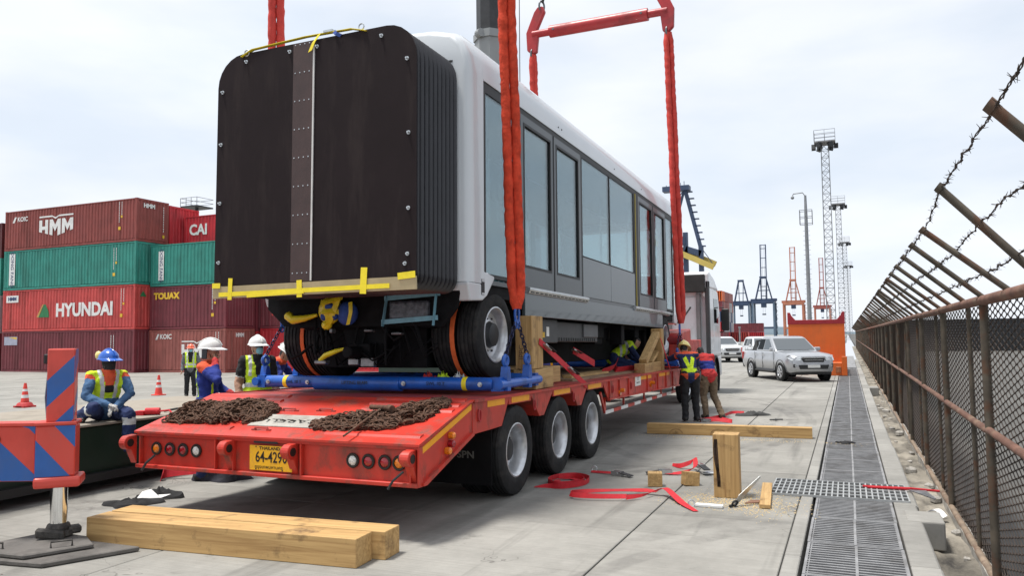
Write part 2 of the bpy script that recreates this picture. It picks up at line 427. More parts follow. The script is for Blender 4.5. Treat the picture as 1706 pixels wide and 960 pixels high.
# drain channel with gratings
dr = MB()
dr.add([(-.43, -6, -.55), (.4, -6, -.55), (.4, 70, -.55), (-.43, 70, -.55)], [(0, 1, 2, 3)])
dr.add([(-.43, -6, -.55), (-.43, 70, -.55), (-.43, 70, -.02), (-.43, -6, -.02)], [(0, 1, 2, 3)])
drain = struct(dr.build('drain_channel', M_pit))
y = -5.0
k = 0
while y < 60:
    ln = 2.4 if y < 40 else 5.
    s = MB(); s.box((-.553, y, -.3), (-.425, y+ln-.012, .001+.002*(k % 2)))
    s.build('gutter_strip', M_conc2, drain, bevel=.008)
    s = MB(); j = random.uniform(-.012, .012)
    s.prism([(.392, -.6), (.66+j, -.6), (.62+j, -.012), (.60+j, .004), (.392, .004)], 1, y, y+ln-.012)
    s.build('kerb_stone', M_conc2, drain, bevel=.006)
    y += ln; k += 1
gm = MB()
for x in (-.395, -.012, .352): gm.box((x, .004, -.045), (x+.022, .996, -.001))
for x in (-.375, .335): gm.box((x+.012, .004, -.04), (x+.020, .996, -.006))
for yy in (.004, .976): gm.box((-.393, yy, -.046), (.372, yy+.02, -.002))
for q in range(13):
    yy = .055+q*.072
    gm.box((-.393, yy, -.043), (.371, yy+.023, -.004))
gmesh = gm.mesh('grating')
y = 2.5
while y < 46:
    if not (8.6 < y < 10.45):
        mk('grating', gmesh, M_galv_d, drain, (random.uniform(-.004, .004), y, random.uniform(-.004, .0)))
    y += 1.004 if not (8.3 < y < 8.6) else 2.01
fg = MB(); fg.box((-.395, 46.6, -.05), (.375, 70, -.008)); fg.build('far_gratings', M_galv_d, drain)
# coarse crosswise grate
cg = thing('cross_grate', 'coarse square-hole steel grate lying across the drain line', 'grate', (0, 0, 0))
b = MB(); b.box((-.90, 9.52, .0), (-.885, 10.50, .025)); b.box((.545, 9.52, .0), (.56, 10.5, .025)); b.box((-.885, 9.52, .0), (.545, 9.535, .025)); b.box((-.885, 10.485, .0), (.545, 10.5, .025))
b.build('frame', M_galv, cg)
b = MB()
for q in range(1, 24): x = -.892+q*1.444/24; b.box((x-.008, 9.534, .006), (x+.008, 10.486, .022))
b.build('bearing_bars', M_galv, cg)
b = MB()
for q in range(1, 5): yy = 9.528+q*.964/5; b.box((-.886, yy-.016, .006), (.546, yy+.016, .0235))
b.build('cross_bars', M_galv, cg)
b = MB(); b.box((-.884, 9.537, .002), (.544, 10.484, .006)); b.build('painted_hole_shade', M_pit, cg)  # black sheet on the slab, paints the shade inside the grate holes

# soil strip below the kerb
d = MB(); nx, ny = 7, 260
rr = random.Random(3)
for j in range(ny+1):
    for i in range(nx+1):
        yy = -3+j*.28 if j < ny else 140
        d.v.append((.60+i*.56/nx, yy, -.27+rr.uniform(-.03, .03)+(.05 if i >= nx-1 else 0)))
for j in range(ny):
    for i in range(nx):
        a = j*(nx+1)+i; d.f.append((a, a+1, a+nx+2, a+nx+1)); d.m.append(0)
struct(d.build('soil_strip', M_dirt, smooth=60))
M_chunk = P('broken concrete', (.34, .32, .29, 1), .9, var=.3, scale=7, bump=.6)
for q in range(26):
    yy = 6.2+q*1.05+rr.uniform(-.4, .4); r = rr.uniform(.03, .085); xx = rr.uniform(.72, .98)
    b = MB(); pts = []
    for a in range(7):
        t = 2*math.pi*a/7; k = rr.uniform(.7, 1.2); pts.append((math.cos(t)*r*k*1.2, math.sin(t)*r*k*1.6))
    b.rings([[(x, y2, 0) for x, y2 in pts], [(x*.95, y2*.95, r*.7) for x, y2 in pts], [(x*.6, y2*.6, r*.95+rr.uniform(-.01, .01)) for x, y2 in pts]])
    o = b.build('concrete_chunk', M_chunk, None, (xx, yy, -.27)); tag(o, 'broken lump of concrete lying in the soil below the kerb', 'rubble', 'rubble along the fence foot')

def kerb_block(y, label, h=.25, x0=.47, x1=.80, dy=.34):
    b = MB(); b.box((x0, y, -.26), (x1, y+dy, .012))
    o = b.build('concrete_block', M_conc2, None, bevel=.015, bseg=2); tag(o, label, 'concrete block')
    return o
kerb_block(8.62, 'grey concrete block against the kerb beside the cross grate', dy=.5)
kerb_block(29.0, 'small concrete block on the kerb near the orange flat rack', x0=.42, x1=.9, dy=.8)

# ---------- fence ----------
FXX, FB, FT = 1.05, -.22, 2.11
fence = thing('chain_link_fence', 'rusty chain link fence with barbed wire arms along the drain', 'fence', (FXX, 0, 0))
pm = MB(); pm.cyl((0, 0, FB-.1), (0, 0, FT), .034, n=10); pm = pm.mesh('post', 50)
py = [1.5+3.*i for i in range(40)]
for yy in py: mk('post', pm, M_fence, fence, (0, yy, 0))
mp_ = MB(); mp_.cyl((0, 0, FB), (0, 0, FT), .02, n=8); mp_ = mp_.mesh('stay', 50)
for yy in py[:22]: mk('stay', mp_, M_fence, fence, (.02, yy+1.05, 0))
for nm, z, r in (('top_rail', FT, .042), ('middle_rail', 1.03, .032), ('bottom_rail', FB+.02, .034)):
    rm = MB(); rm.cyl((0, 0, 0), (0, 2.994, 0), r, n=10); rm = rm.mesh(nm, 50)
    for yy in py: mk(nm, rm, M_rail if nm != 'bottom_rail' else M_foot, fence, (-.006, yy, z+random.uniform(-.006, .006)))
AD = Vector((-.50, 0, .47))
am = MB(); am.cyl((0, 0, 0), AD*1.02, .022, n=8); am.cyl(AD*.99, AD*1.035, .027, n=8); am = am.mesh('barbed_wire_arm', 50)
ay = [3.45, 5.3, 6.36, 7.5, 8.6, 9.7]+[10.75+1.05*i for i in range(100)]
def lift(y): return .11 if y < 5.35 else (.11*(6.3-y)/.95 if y < 6.3 else 0.)
for yy in ay: mk('barbed_wire_arm', am, M_fence, fence, (0, yy, FT+.03), (0, random.uniform(-.05, .05) if yy > 6 else 0, random.uniform(-.03, .03))).scale = (1, 1, 1+lift(yy)/AD.z)
rr = random.Random(11)
for t in (.98, .60, .24):
    b = MB(); pts = []
    yy = 1.0
    while yy < 115:
        st = .12 if yy < 30 else 1.05
        pts.append(Vector((AD.x*t+rr.uniform(-.008, .008), yy, FT+.05+(AD.z+lift(yy))*t+rr.uniform(-.014, .014)))); yy += st
    nr = [p for p in pts if p.y < 30.2]; fr_ = [p for p in pts if p.y >= 30]
    for ph in (0, math.pi):
        tw = []
        for i, p in enumerate(nr):
            for s_ in range(2):
                if i+1 >= len(nr): break
                q = p.lerp(nr[i+1], s_/2); a = (i*2+s_)*1.6+ph; tw.append(q+Vector((math.cos(a)*.004, 0, math.sin(a)*.004)))
        b.tube(tw, .0032, 4)
    b.tube(fr_, .006, 3)
    for i, p in enumerate(nr):
        if rr.random() < .15: continue
        b.cyl(p-Vector((0, .010, 0)), p+Vector((0, .010, 0)), .0075, n=5)
        for s_ in (-1, 1):
            for u in range(2):
                a = rr.uniform(0, 6.28); dv = Vector((math.cos(a), s_*.9, math.sin(a)))*.026
                b.cyl(p, p+dv, .0024, .0010, n=3)
    b.build('barbed_wire', M_wire, fence)
# chain link: zigzag wires near, straight crossing wires further off
b = MB(); w = .125; yy = 5.0
while yy < 20:
    pts = []; k = 0; z = FB+.03
    i0 = round(yy/w)
    while z < FT-.02:
        s_ = 1 if (k+i0) % 2 else -1
        pts.append((s_*.004, yy+s_*.054, z)); pts.append((s_*.004, yy+s_*.063, z+.008)); pts.append((s_*.004, yy+s_*.054, z+.016))
        z += .030; k += 1
    b.tube(pts, .0046, 4, caps=False); yy += w
struct(b.build('wire_mesh', M_wire, fence, (.036, 0, 0)), 'stuff')
b = MB(); yy = 20; H_ = FT-FB-.05
def diag(y0, sg, r, hz):
    a = Vector((sg*.003, y0, FB+.03)); c = Vector((sg*.003, y0+sg*hz, FT-.02))
    b.cyl(a, c, r, n=3, caps=False)
while yy < 119:
    st = .075 if yy < 45 else .15
    diag(yy, 1, .0045 if yy < 45 else .009, 2.3); diag(yy, -1, .0045 if yy < 45 else .009, 2.3); yy += st
struct(b.build('far_wire_mesh', M_wire, fence, (.036, 0, 0)), 'stuff')
ft = MB(); rs = []
for q in range(80):
    yy = 4+q*.35; w1, w2, h_ = rr.uniform(.035, .06), rr.uniform(.03, .06), rr.uniform(.015, .05)
    rs.append([(-w1, yy, FB-.12), (w2, yy, FB-.12), (w2*.8, yy, FB+h_), (-w1*.8, yy, FB+h_*rr.uniform(.6, 1.1))])
ft.rings(rs); ft.build('concrete_footing', M_chunk, fence, smooth=30)

# ---------- far hills ----------
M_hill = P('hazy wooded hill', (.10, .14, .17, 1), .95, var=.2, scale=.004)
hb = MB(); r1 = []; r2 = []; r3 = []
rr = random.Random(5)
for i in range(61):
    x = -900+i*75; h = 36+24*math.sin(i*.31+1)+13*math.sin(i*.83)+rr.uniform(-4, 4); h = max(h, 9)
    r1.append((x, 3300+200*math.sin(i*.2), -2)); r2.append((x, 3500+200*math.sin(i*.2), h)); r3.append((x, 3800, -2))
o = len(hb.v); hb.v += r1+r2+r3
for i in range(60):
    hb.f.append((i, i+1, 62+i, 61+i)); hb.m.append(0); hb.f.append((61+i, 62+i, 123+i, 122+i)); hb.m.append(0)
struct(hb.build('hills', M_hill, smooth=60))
# ================= THE RAIL CAR ON SLINGS =================
M_white = P('vehicle white paint', (.55, .575, .595, 1), .28, var=.03, scale=1.2, coat=.4)
M_vgrey = P('vehicle grey panel', (.070, .090, .098, 1), .36, .15, var=.06, scale=.8, coat=.3)
M_vdark = P('vehicle door frame grey', (.040, .049, .053, 1), .40, .15, var=.06, scale=2, coat=.2)
M_blk = P('black gasket', (.012, .012, .013, 1), .55, var=.2)
M_under = P('black underframe', (.007, .007, .008, 1), .7, spec=.12, var=.4, scale=6, bump=.2)
M_bell = P('bellows rubber', (.020, .020, .026, 1), .26, var=.2, scale=6)
M_cover = P('dark brown cover board', (.019, .0130, .0140, 1), .6, var=.10, scale=2.2, spec=.10, bump=.25, bscale=1.6, dirt=(.040, .031, .030, 1), damt=.6, dscale=(5, 5, .8))
M_strip = P('riveted brown strip', (.050, .025, .022, 1), .5, var=.2, scale=4, bump=.1)
M_alu = P('aluminium', (.55, .57, .58, 1), .35, .9, var=.12, scale=8)
M_tan = P('kraft board', (.42, .34, .20, 1), .8, var=.12, scale=5)
M_tape = P('yellow tape', (.85, .68, .02, 1), .5, var=.08, scale=9, bump=.15)
M_glass = glass_mat('window glass', (.72, .80, .81, 1), .03, .75)
M_inner = P('car interior lining', (.085, .095, .10, 1), .6, var=.05)
M_rubber = P('tyre rubber', (.016, .016, .017, 1), .75, spec=.25, var=.3, scale=9, bump=.25, bscale=40, dirt=(.075, .07, .065, 1), damt=.45, dscale=(5, 5, 5))
M_rim = P('silver rim', (.60, .61, .63, 1), .34, .75, var=.12, scale=7, dirt=(.2, .19, .17, 1), damt=.35, dscale=(6, 6, 6))
M_hub = P('dark hub', (.03, .032, .035, 1), .5, .3, var=.2)
M_strap_o = P('orange webbing', (.72, .13, .03, 1), .75, var=.1, scale=20, bump=.2)
M_blutape = P('pale blue tape', (.16, .34, .42, 1), .5, var=.15, scale=9, bump=.3)
M_bag = P('grey plastic wrap', (.07, .07, .085, 1), .22, var=.6, scale=14, bump=.9, bscale=18)
M_blurag = P('blue cloth', (.025, .07, .30, 1), .7, var=.3, scale=8, bump=.4)
M_yplas = P('yellow plastic wrap', (.80, .62, .02, 1), .35, var=.15, scale=9, bump=.5, bscale=16)

VX, VY = -5.42, 7.85
car = thing('people_mover_car', 'white and grey rail car hanging in orange slings above the red trailer', 'rail car', (VX, VY, 0), (-.0125, 0, 0))
HW, LEN = 1.475, 11.85
def section(inset=0., top=0., n_side=2.1):
    half = [(HW, n_side), (HW, 5.0), (1.462, 5.2), (1.405, 5.38), (1.29, 5.50), (1.0, 5.58), (.5, 5.615)]
    pts = [(x-inset*(1 if x > .9 else x/.9), z-(top*max(0, (z-4.6)/1.0) if z > 4.6 else 0)) for x, z in half]
    return pts+[(-x, z) for x, z in reversed(pts)]
def sec3(y, inset=0., top=0., low=2.1):
    return [(x, y, z) for x, z in section(inset, top, low)]
# roof shell (white band along the window heads)
b = MB()
half = [(HW, 4.985), (HW, 5.02), (1.462, 5.2), (1.405, 5.38), (1.29, 5.50), (1.0, 5.58), (.5, 5.615)]
ring = half+[(-x, z) for x, z in reversed(half)]
b.rings([[(x, y, z) for x, z in ring] for y in (.42, 3, 6, 9, LEN-.42)])
roof = b.build('roof', M_white, car, smooth=50)
for yy in (.95, 3.1, 3.25, 6.2, 8.3): 
    s = MB(); s.cyl((HW+.003, yy, 5.1), (HW-.02, yy, 5.1), .012, n=8); s.build('roof_plug', M_blk, roof)
# end portals
for e, nm in ((0, 'near'), (1, 'far')):
    s = 1 if e == 0 else -1; y0 = 0 if e == 0 else LEN
    b = MB()
    def ring_at(t, inset, top):
        o_ = section(inset, top, 2.50); i_ = [(x*.80, min(z, 5.15) if z > 3 else 2.5) for x, z in section(0, .3, 2.5)]
        return o_, i_
    prof = [(0., .06, .12), (.02, .025, .07), (.07, .005, .04), (.20, 0, .01), (.425, 0, 0)]
    if e == 0:
        b.rings([[(x, y0+s*t, z) for x, z in section(i_, tp, 2.50)] for t, i_, tp in prof])
    else:      # far end: open frame round an end window
        b.prism([(x, max(z, 4.72)) for x, z in section(0, 0, 4.72)], 1, LEN-.425, LEN)
        for sx in (-1, 1): b.box((min(sx*1.12, sx*HW), LEN-.425, 2.5), (max(sx*1.12, sx*HW), LEN, 4.719))
        b.box((-1.119, LEN-.3, 2.5), (1.119, LEN-.05, 2.95))
    port = b.build('end_portal', M_white, car, smooth=40)
    if e == 1:
        q = MB(); q.box((-1.115, LEN-.10, 2.955), (1.115, LEN-.09, 4.715)); q.build('end_window_pane', M_glass, port)
    for sx in (1, -1):   # lower corner fairings with lamp
        q = MB()
        poly = [(0, 2.5), (0, 2.46), (.06, 2.28), (.40, 2.30), (.52, 2.36), (.74, 2.58), (.72, 2.62), (.42, 2.66), (.42, 2.5)] if e == 0 else [(0, 2.5), (.06, 2.28), (.4, 2.3), (.42, 2.5)]
        q.prism([(y0+s*a, z) for a, z in poly], 0, sx*(HW-.24), sx*(HW-.002)); q.build('corner_fairing', M_white, port, bevel=.02, bseg=2)
        if e == 0:
            q = MB(); q.box((sx*(HW-.02), .34, 2.36), (sx*(HW+.004), .44, 2.56)); q.build('marker_lamp', M_blk, port, bevel=.01)
            q = MB(); q.box((sx*(HW-.02), .35, 2.52), (sx*(HW+.009), .43, 2.555)); q.box((sx*(HW-.02), .35, 2.365), (sx*(HW+.009), .43, 2.39)); q.build('lamp_lens', M_alu, port)
    if e == 0:
        q = MB(); q.box((.95, -.006, 5.10), (1.28, .03, 5.125), rot=(0, rad(2), 0)); q.build('vent_slot', M_blk, port)
# floor and underside
b = MB(); b.box((-HW+.05, .3, 2.35), (HW-.05, LEN-.3, 2.52)); b.build('floor', M_under, car)
b = MB(); b.box((-HW+.08, .42, 4.90), (HW-.08, LEN-.42, 4.97)); b.build('ceiling_lining', M_inner, car)

def wallbox(mb, sx, y0, y1, z0, z1, t=.05, out=0.):
    xs = sorted((sx*(HW-t), sx*(HW+out))); mb.box((xs[0], y0, z0), (xs[1], y1, z1))
def pane(sx, y0, y1, z0, z1, par, depth=.016):
    b = MB(); xs = sorted((sx*(HW-depth-.008), sx*(HW-depth))); b.box((xs[0], y0, z0), (xs[1], y1, z1)); return b.build('pane', M_glass, par)
def frame_ring(name, m, sx, y0, y1, z0, z1, w, t, out, par, wb=None):
    b = MB(); wb = wb or w
    wallbox(b, sx, y0, y0+w, z0, z1, t, out); wallbox(b, sx, y1-w, y1, z0, z1, t, out)
    wallbox(b, sx, y0+w, y1-w, z0, z0+wb, t, out); wallbox(b, sx, y0+w, y1-w, z1-w, z1, t, out)
    return b.build(name, m, par)
GT = 4.90
for sx in (1, -1):
    # head rail, sill beam, skirt
    b = MB(); wallbox(b, sx, .43, LEN-.43, GT+.005, 4.99, .05, -.012); b.build('head_rail', M_blk, car)
    b = MB(); wallbox(b, sx, 1.70, 10.10, 2.16, 2.50, .05, 0.); b.build('skirt_panel', M_vgrey, car, bevel=.006)
    b = MB(); wallbox(b, sx, .43, LEN-.43, 2.50, 2.555, .06, -.01); b.build('sole_bar', M_vdark, car)
    # end windows: dark glass with black edge
    for y0, y1 in ((.44, 1.56), (10.60, 11.42)):
        w = frame_ring('end_window', M_blk, sx, y0, y1, 2.58, GT, .05, .05, -.004, car, .05); pane(sx, y0+.05, y1-.05, 2.63, GT-.05, w)
        b = MB(); xs = sorted((sx*(HW-.03), sx*(HW-.10))); b.box((xs[0], y0+.05, 2.6), (xs[1], y1-.05, 3.30)); b.build('lower_backing', M_vgrey, w)
    # sliding door leaves
    for y0, y1 in ((1.585, 2.845), (2.865, 4.13), (7.95, 9.29), (9.31, 10.56)):
        d = frame_ring('door_leaf', M_vdark, sx, y0, y1, 2.555, GT, .11, .045, .0, car, .27)
        frame_ring('gasket', M_blk, sx, y0+.10, y1-.10, 2.815, GT-.10, .035, .04, .004, d); pane(sx, y0+.11, y1-.11, 2.83, GT-.11, d, .02)
        b = MB(); wallbox(b, sx, y1-.006 if y0 in (1.585, 7.95) else y0-.0, y1+.010 if y0 in (1.585, 7.95) else y0+.004, 2.56, GT, .02, .006); b.build('edge_seal', M_blk, d)
    # wide window with grey panel below
    for y0, y1 in ((4.21, 5.85), (5.85, 7.60)):
        w = frame_ring('wide_window', M_blk, sx, y0+.002, y1-.002, 3.22, GT, .018, .04, -.006, car); pane(sx, y0+.018, y1-.018, 3.238, GT-.018, w)
        b = MB(); wallbox(b, sx, y0+.005, y1-.005, 2.56, 3.215, .04, -.002); b.build('lower_panel', M_vgrey, w, bevel=.004)
    for y0, y1 in ((4.14, 4.205), (7.605, 7.94), (1.56, 1.58), (10.565, 10.6)):
        b = MB(); wallbox(b, sx, y0, y1, 2.556, GT, .05, -.004); b.build('pillar', M_blk, car)
    b = MB(); wallbox(b, sx, 7.70, 7.735, 2.56, GT, .02, .008); b.build('yellow_seal', P('dull yellow seal', (.42, .33, .05, 1), .6), car)
    # door thresholds with slots
    for y0, y1 in ((1.75, 4.35), (7.45, 10.75)):
        b = MB(); b.prism([(sx*(HW-.02), 2.565), (sx*(HW+.055), 2.545), (sx*(HW+.055), 2.515), (sx*(HW+.03), 2.47), (sx*(HW-.02), 2.455)], 1, y0, y1)
        t = b.build('threshold', M_alu, car)
        b = MB(); q = y0+.08
        while q < y1-.1: b.box(tuple(sorted((sx*(HW+.02), sx*(HW+.048))))[0:1]+(q, 2.478), tuple(sorted((sx*(HW+.02), sx*(HW+.0475))))[1:2]+(q+.10, 2.492)); q += .17
        b.build('slots', M_blk, t)
# cabin furniture seen through the glass
M_rail_s = P('stainless handrail', (.6, .61, .62, 1), .25, .95, var=.05)
b = MB()
for x in (-.8, .8):
    for yy in (2.0, 4.4, 5.85, 7.5, 9.6): b.cyl((x, yy, 2.5), (x, yy, 4.9), .018, n=8)
    b.tube([(x, 1.6, 4.45), (x, 10.4, 4.45)], .018, 8)
b.build('handrail', M_rail_s, car)
for yy in (4.5, 6.2):
    for x in (-1.2, 1.2):
        b = MB(); b.box((x-.22, yy, 2.85), (x+.22, yy+1.2, 2.93)); b.box((x+(.18 if x > 0 else -.24), yy, 2.93), (x+(.24 if x > 0 else -.18), yy+1.2, 3.2)); b.build('bench_seat', P('seat blue green', (.05, .20, .22, 1), .6), car, bevel=.02)
b = MB(); b.box((-HW+.1, .50, 2.52), (HW-.1, .56, 4.9)); b.build('end_bulkhead', M_inner, car)
b = MB()
b.sphere((1.15, 2.35, 3.15), (.10, .16, .35), 8, 6, 0); b.build('wrapped_extinguisher', M_yplas, car, smooth=60)

# gangway bellows
PXL, PXR, PZB, PZT = -1.335, 1.36, 2.36, 5.185
def rrect(x0, x1, z0, z1, r, rb, n=7):
    pts = []
    for (cx_, cz_, a0, q) in ((x1-r, z1-r, 0, r), (x0+r, z1-r, 90, r), (x0+rb, z0+rb, 180, rb), (x1-rb, z0+rb, 270, rb)):
        for i in range(n):
            a = rad(a0+90*i/(n-1)); pts.append((cx_+math.cos(a)*q, cz_+math.sin(a)*q))
    return pts
b = MB(); rs = []; nf = 10
for i in range(nf*4+1):
    t = i/4; ph = (t % 1)
    off = [.12, .035, 0., .035][i % 4] if i < nf*4 else .05
    y = -.95+.95*t/nf
    rs.append([(x, y, z) for x, z in rrect(PXL+off, PXR-off, PZB+off, PZT-off+.02, .36, .16)])
b.rings(rs); b.build('bellows', M_bell, car, smooth=45)
# cover board with riveted strip
b = MB(); b.prism(rrect(PXL-.008, PXR+.008, PZB+.12, PZT+.02, .37, .03), 1, -.985, -.965)
cov = b.build('cover_board', M_cover, car)
s0, s1 = -.235, .035
b = MB(); b.box((s0, -.9905, PZB+.125), (s1, -.986, PZT+.015)); b.build('riveted_strip', M_strip, cov)
b = MB(); b.prism([(s1+.002, PZB+.13), (s1+.020, PZB+.13), (s1+.028, PZT-.05), (s1+.008, PZT-.04)], 1, -.998, -.986); b.build('pale_edge', P('pale seam', (.62, .60, .58, 1), .6), cov)
b = MB()
for q in range(9):
    z = PZB+.22+q*.325
    for k in range(4): b.cyl((s0+.03+k*.065, -.994, z), (s0+.03+k*.065, -.99, z), .008, n=6)
b.build('rivets', M_alu, cov)
for x, z in ((PXL+.06, 2.75), (PXL+.06, 3.45), (PXL+.06, 4.15), (PXL+.07, 4.78), (PXL+.42, 5.10), (s0-.05, 5.12), (s1+.06, 5.12), (PXR-.42, 5.10), (PXR-.10, 4.80), (PXR-.08, 4.0), (PXR-.08, 3.2), (PXR-.09, 2.72), (PXR-.12, 2.62)):
    q = MB(); q.cyl((x, -.995, z), (x, -.985, z), .022, n=10); q.cyl((x, -1.02, z), (x, -.99, z), .011, n=6); q.build('bolt', M_alu, cov)
b = MB(); b.box((PXL-.02, -.990, PZB-.02), (PXR+.01, -.964, PZB+.118), rot=(rad(3), rad(-.35), 0)); b.build('kraft_board_strip', M_tan, cov)
def tp(x0, x1, z0, z1, r=0., y=-1.0):
    q = MB(); q.box((x0, y, z0), (x1, y+.003, z1), rot=(0, rad(r), 0)); q.build('yellow_tape', M_tape, cov)
tp(PXL+.08, PXR-.30, PZB+.0, PZB+.05, -.5, -1.002); tp(PXL+.22, PXL+.28, PZB-.05, PZB+.20, 2, -1.004); tp(s0+.1, s0+.17, PZB-.05, PZB+.14, -2, -1.004); tp(PXR-.66, PXR-.58, PZB-.04, PZB+.24, 3, -1.004)
tp(PXR-.20, PXR+.01, PZB+.10, PZB+.17, -4, -1.003); tp(PXL-.02, PXL+.10, PZB+.09, PZB+.15, 1, -1.003); tp(PXL+.5, PXL+1.3, PZB-.02, PZB+.01, -1.6, -1.006)
# tie strap, ratchet and hooks over the bellows top
b = MB(); b.ribbon([(PXL+.35, -.99, PZT-.02), (PXL+.5, -.98, PZT+.05), (-.1, -.95, PZT+.09), (.55, -.98, PZT+.06), (.75, -.99, PZT+.0)], (0, .05, 0), .006); b.build('tie_strap', M_tape, car)
b = MB(); b.tube([(PXL+.5, -.9, PZT+.03), (-.6, -.7, PZT+.10), (.1, -.6, PZT+.12), (.7, -.7, PZT+.06)], .012, 6); b.build('lashing_rope', M_blk, car)
b = MB(); b.box((.18, -1.0, PZT+.075), (.30, -.94, PZT+.10)); b.build('ratchet', M_alu, car)
b = MB(); b.ribbon([(.12, -.99, PZT+.07), (.06, -1.01, PZT-.02), (.02, -1.02, PZT-.12)], (.05, 0, .02), .005); b.build('strap_tail', M_tape, car)
b = MB(); b.ribbon([(.32, -.99, PZT+.07), (.36, -1.01, PZT+.03), (.42, -1.0, PZT+.0)], (.03, 0, .03), .005); b.build('blue_strap_tail', M_blurag, car)
for x, z in ((PXL+.42, PZT+.02), (.68, PZT+.06)):
    b = MB(); b.torus((x, -.99, z), .035, .008, Euler((rad(90), 0, 0)).to_matrix(), 10, 5); b.build('hook_ring', M_alu, car)

# running gear
def tyre(mb, c, R, w, ri, n=40, groove=True):
    h = w/2
    prof = [(ri, -h*.80), (ri+.02, -h*.92), (ri+(R-ri)*.45, -h), (R-.05, -h*.95), (R-.012, -h*.84)]
    if groove:
        for g0 in (-.55, -.18, .18, .55):
            prof += [(R, h*(g0-.07)), (R-.014, h*(g0-.06)), (R-.014, h*(g0+.06)), (R, h*(g0+.07))]
    prof += [(R-.012, h*.84), (R-.05, h*.95), (ri+(R-ri)*.45, h), (ri+.02, h*.92), (ri, h*.80)]
    mb.lathe(prof, c, (1, 0, 0), n)
def rim(mb, c, sx, ri, hub=True, depth=.13, n=36):
    """dished rim; c = centre of the outer face, dish goes inwards (towards -sx)"""
    prof = [(ri+.012, -.02), (ri+.014, .006), (ri, .010), (ri-.022, -.008), (ri-.038, -.045), (ri-.052, -depth), (ri*.70, -depth-.012), (ri*.60, -depth+.010), (ri*.50, -depth+.012)]
    mis = [0]*(len(prof)-1)
    mb.lathe([(r, t*sx) for r, t in prof], c, (1, 0, 0), n, 0, mis)
    mb.lathe([(ri*.50, (-depth+.012)*sx), (ri*.46, (-depth+.03)*sx), (ri*.42, (-depth+.075)*sx), (ri*.30, (-depth+.085)*sx), (.001, (-depth+.086)*sx)], c, (1, 0, 0), n, 1)
    for q in range(10):
        a = 2*math.pi*q/10; p = Vector(c)+Vector(((-depth-.005)*sx, math.cos(a)*ri*.62, math.sin(a)*ri*.62))
        mb.cyl(p, p+Vector((.028*sx, 0, 0)), .014, n=6, mi=1)
WR = .545
for yy in (.86, 10.60):
    for sx in (1, -1):
        t = MB(); tyre(t, (sx*1.285, yy, 1.90), WR, .30, .33)
        w = t.build('wheel', M_rubber, car, smooth=35)
        t = MB(); tyre(t, (sx*.935, yy, 1.90), WR, .30, .33); t.build('inner_tyre', M_rubber, w, smooth=35)
        t = MB(); rim(t, (sx*1.425, yy, 1.90), sx, .335, depth=.10); t.build('rim', [M_rim, M_hub], w, smooth=35)
        if yy < 2:
            t = MB(); pts = [(sx*1.10, yy+math.cos(a)*(WR+.006), 1.90+math.sin(a)*(WR+.006)) for a in [2*math.pi*q/40 for q in range(40)]]
            rs = []
            for p in pts:
                d = Vector((0, p[1]-yy, p[2]-1.90)).normalized()*.006; p = Vector(p); u = Vector((.028, 0, 0))
                rs.append([p-u-d, p+u-d, p+u+d, p-u+d])
            t.rings(rs, closed=True, caps=False); t.build('tyre_strap', M_strap_o, w)
    b = MB(); b.cyl((-1.0, yy, 1.90), (1.0, yy, 1.90), .11, n=12); b.sphere((0, yy, 1.88), (.28, .24, .24), 12, 8); b.build('axle', M_under, car, smooth=50)
    b = MB()
    for x in (-.62, .62):
        b.box((x-.08, yy-.55, 2.02), (x+.08, yy+.55, 2.12)); b.cyl((x, yy+.35, 2.1), (x, yy+.35, 2.36), .12, n=12); b.cyl((x, yy-.35, 2.1), (x, yy-.35, 2.36), .12, n=12)
    b.build('suspension', M_under, car)
# black end structure between the wheels
b = MB()
b.prism([(-1.42, 2.5), (-1.42, 2.25), (-1.16, 2.03), (-.9, 2.0), (.9, 2.0), (1.12, 1.98), (1.30, 2.2), (1.40, 2.5)], 1, .02, .10)
b.box((-.9, .1, 1.98), (.9, .5, 2.1)); b.build('end_bulkhead_plate', M_under, car, bevel=.01)
b = MB(); b.box((-1.15, .05, 2.32), (1.2, 1.4, 2.44)); b.box((-.15, .0, 1.62), (.15, .5, 1.80)); b.cyl((0, -.25, 1.70), (0, .3, 1.70), .07, n=12)
b.prism([(-.35, 2.0), (.35, 2.0), (.2, 1.55), (-.2, 1.55)], 1, .14, .24)
b.box((-.78, .34, 1.50), (.74, .95, 2.05)); b.box((-.95, .55, 1.62), (-.6, .9, 2.1)); b.build('coupler', M_under, car, bevel=.01)
rr = random.Random(21)
for q in range(26):
    x0 = rr.uniform(-.85, .7); z0 = rr.uniform(1.75, 2.25); x1 = x0+rr.uniform(-.4, .5); z1 = rr.uniform(1.55, 1.95); yq = rr.uniform(-.02, .25)
    b = MB(); b.tube([(x0, yq, z0), ((x0*2+x1)/3, yq-.06, z0-.12), ((x0+x1*2)/3, yq-.07, min(z0, z1)-.10), (x1, yq, z1)], rr.uniform(.010, .02), 6); b.build('hose', M_under, car, smooth=60)
M_steel = P('dull steel fitting', (.28, .28, .29, 1), .45, .8, var=.3, scale=12)
for x0, x1, z0, z1 in ((-.62, -.45, 1.55, 1.60), (-.12, .02, 1.54, 1.62), (.06, .24, 1.52, 1.63), (.1, .22, 1.94, 1.97), (.48, .62, 1.9, 1.93), (-1.05, -.92, 2.08, 2.14), (-.4, -.36, 1.93, 1.99)):
    b = MB(); b.box((x0, -.06, z0), (x1, .04, z1)); b.build('steel_fitting', M_steel, car, bevel=.012)
b = MB(); b.tube([(-.55, -.03, 1.60), (-.45, -.05, 1.66), (-.30, -.05, 1.71), (-.2, -.02, 1.74)], [.025, .035, .03, .015], 8); b.build('yellow_wrapped_hose', M_yplas, car, smooth=60)
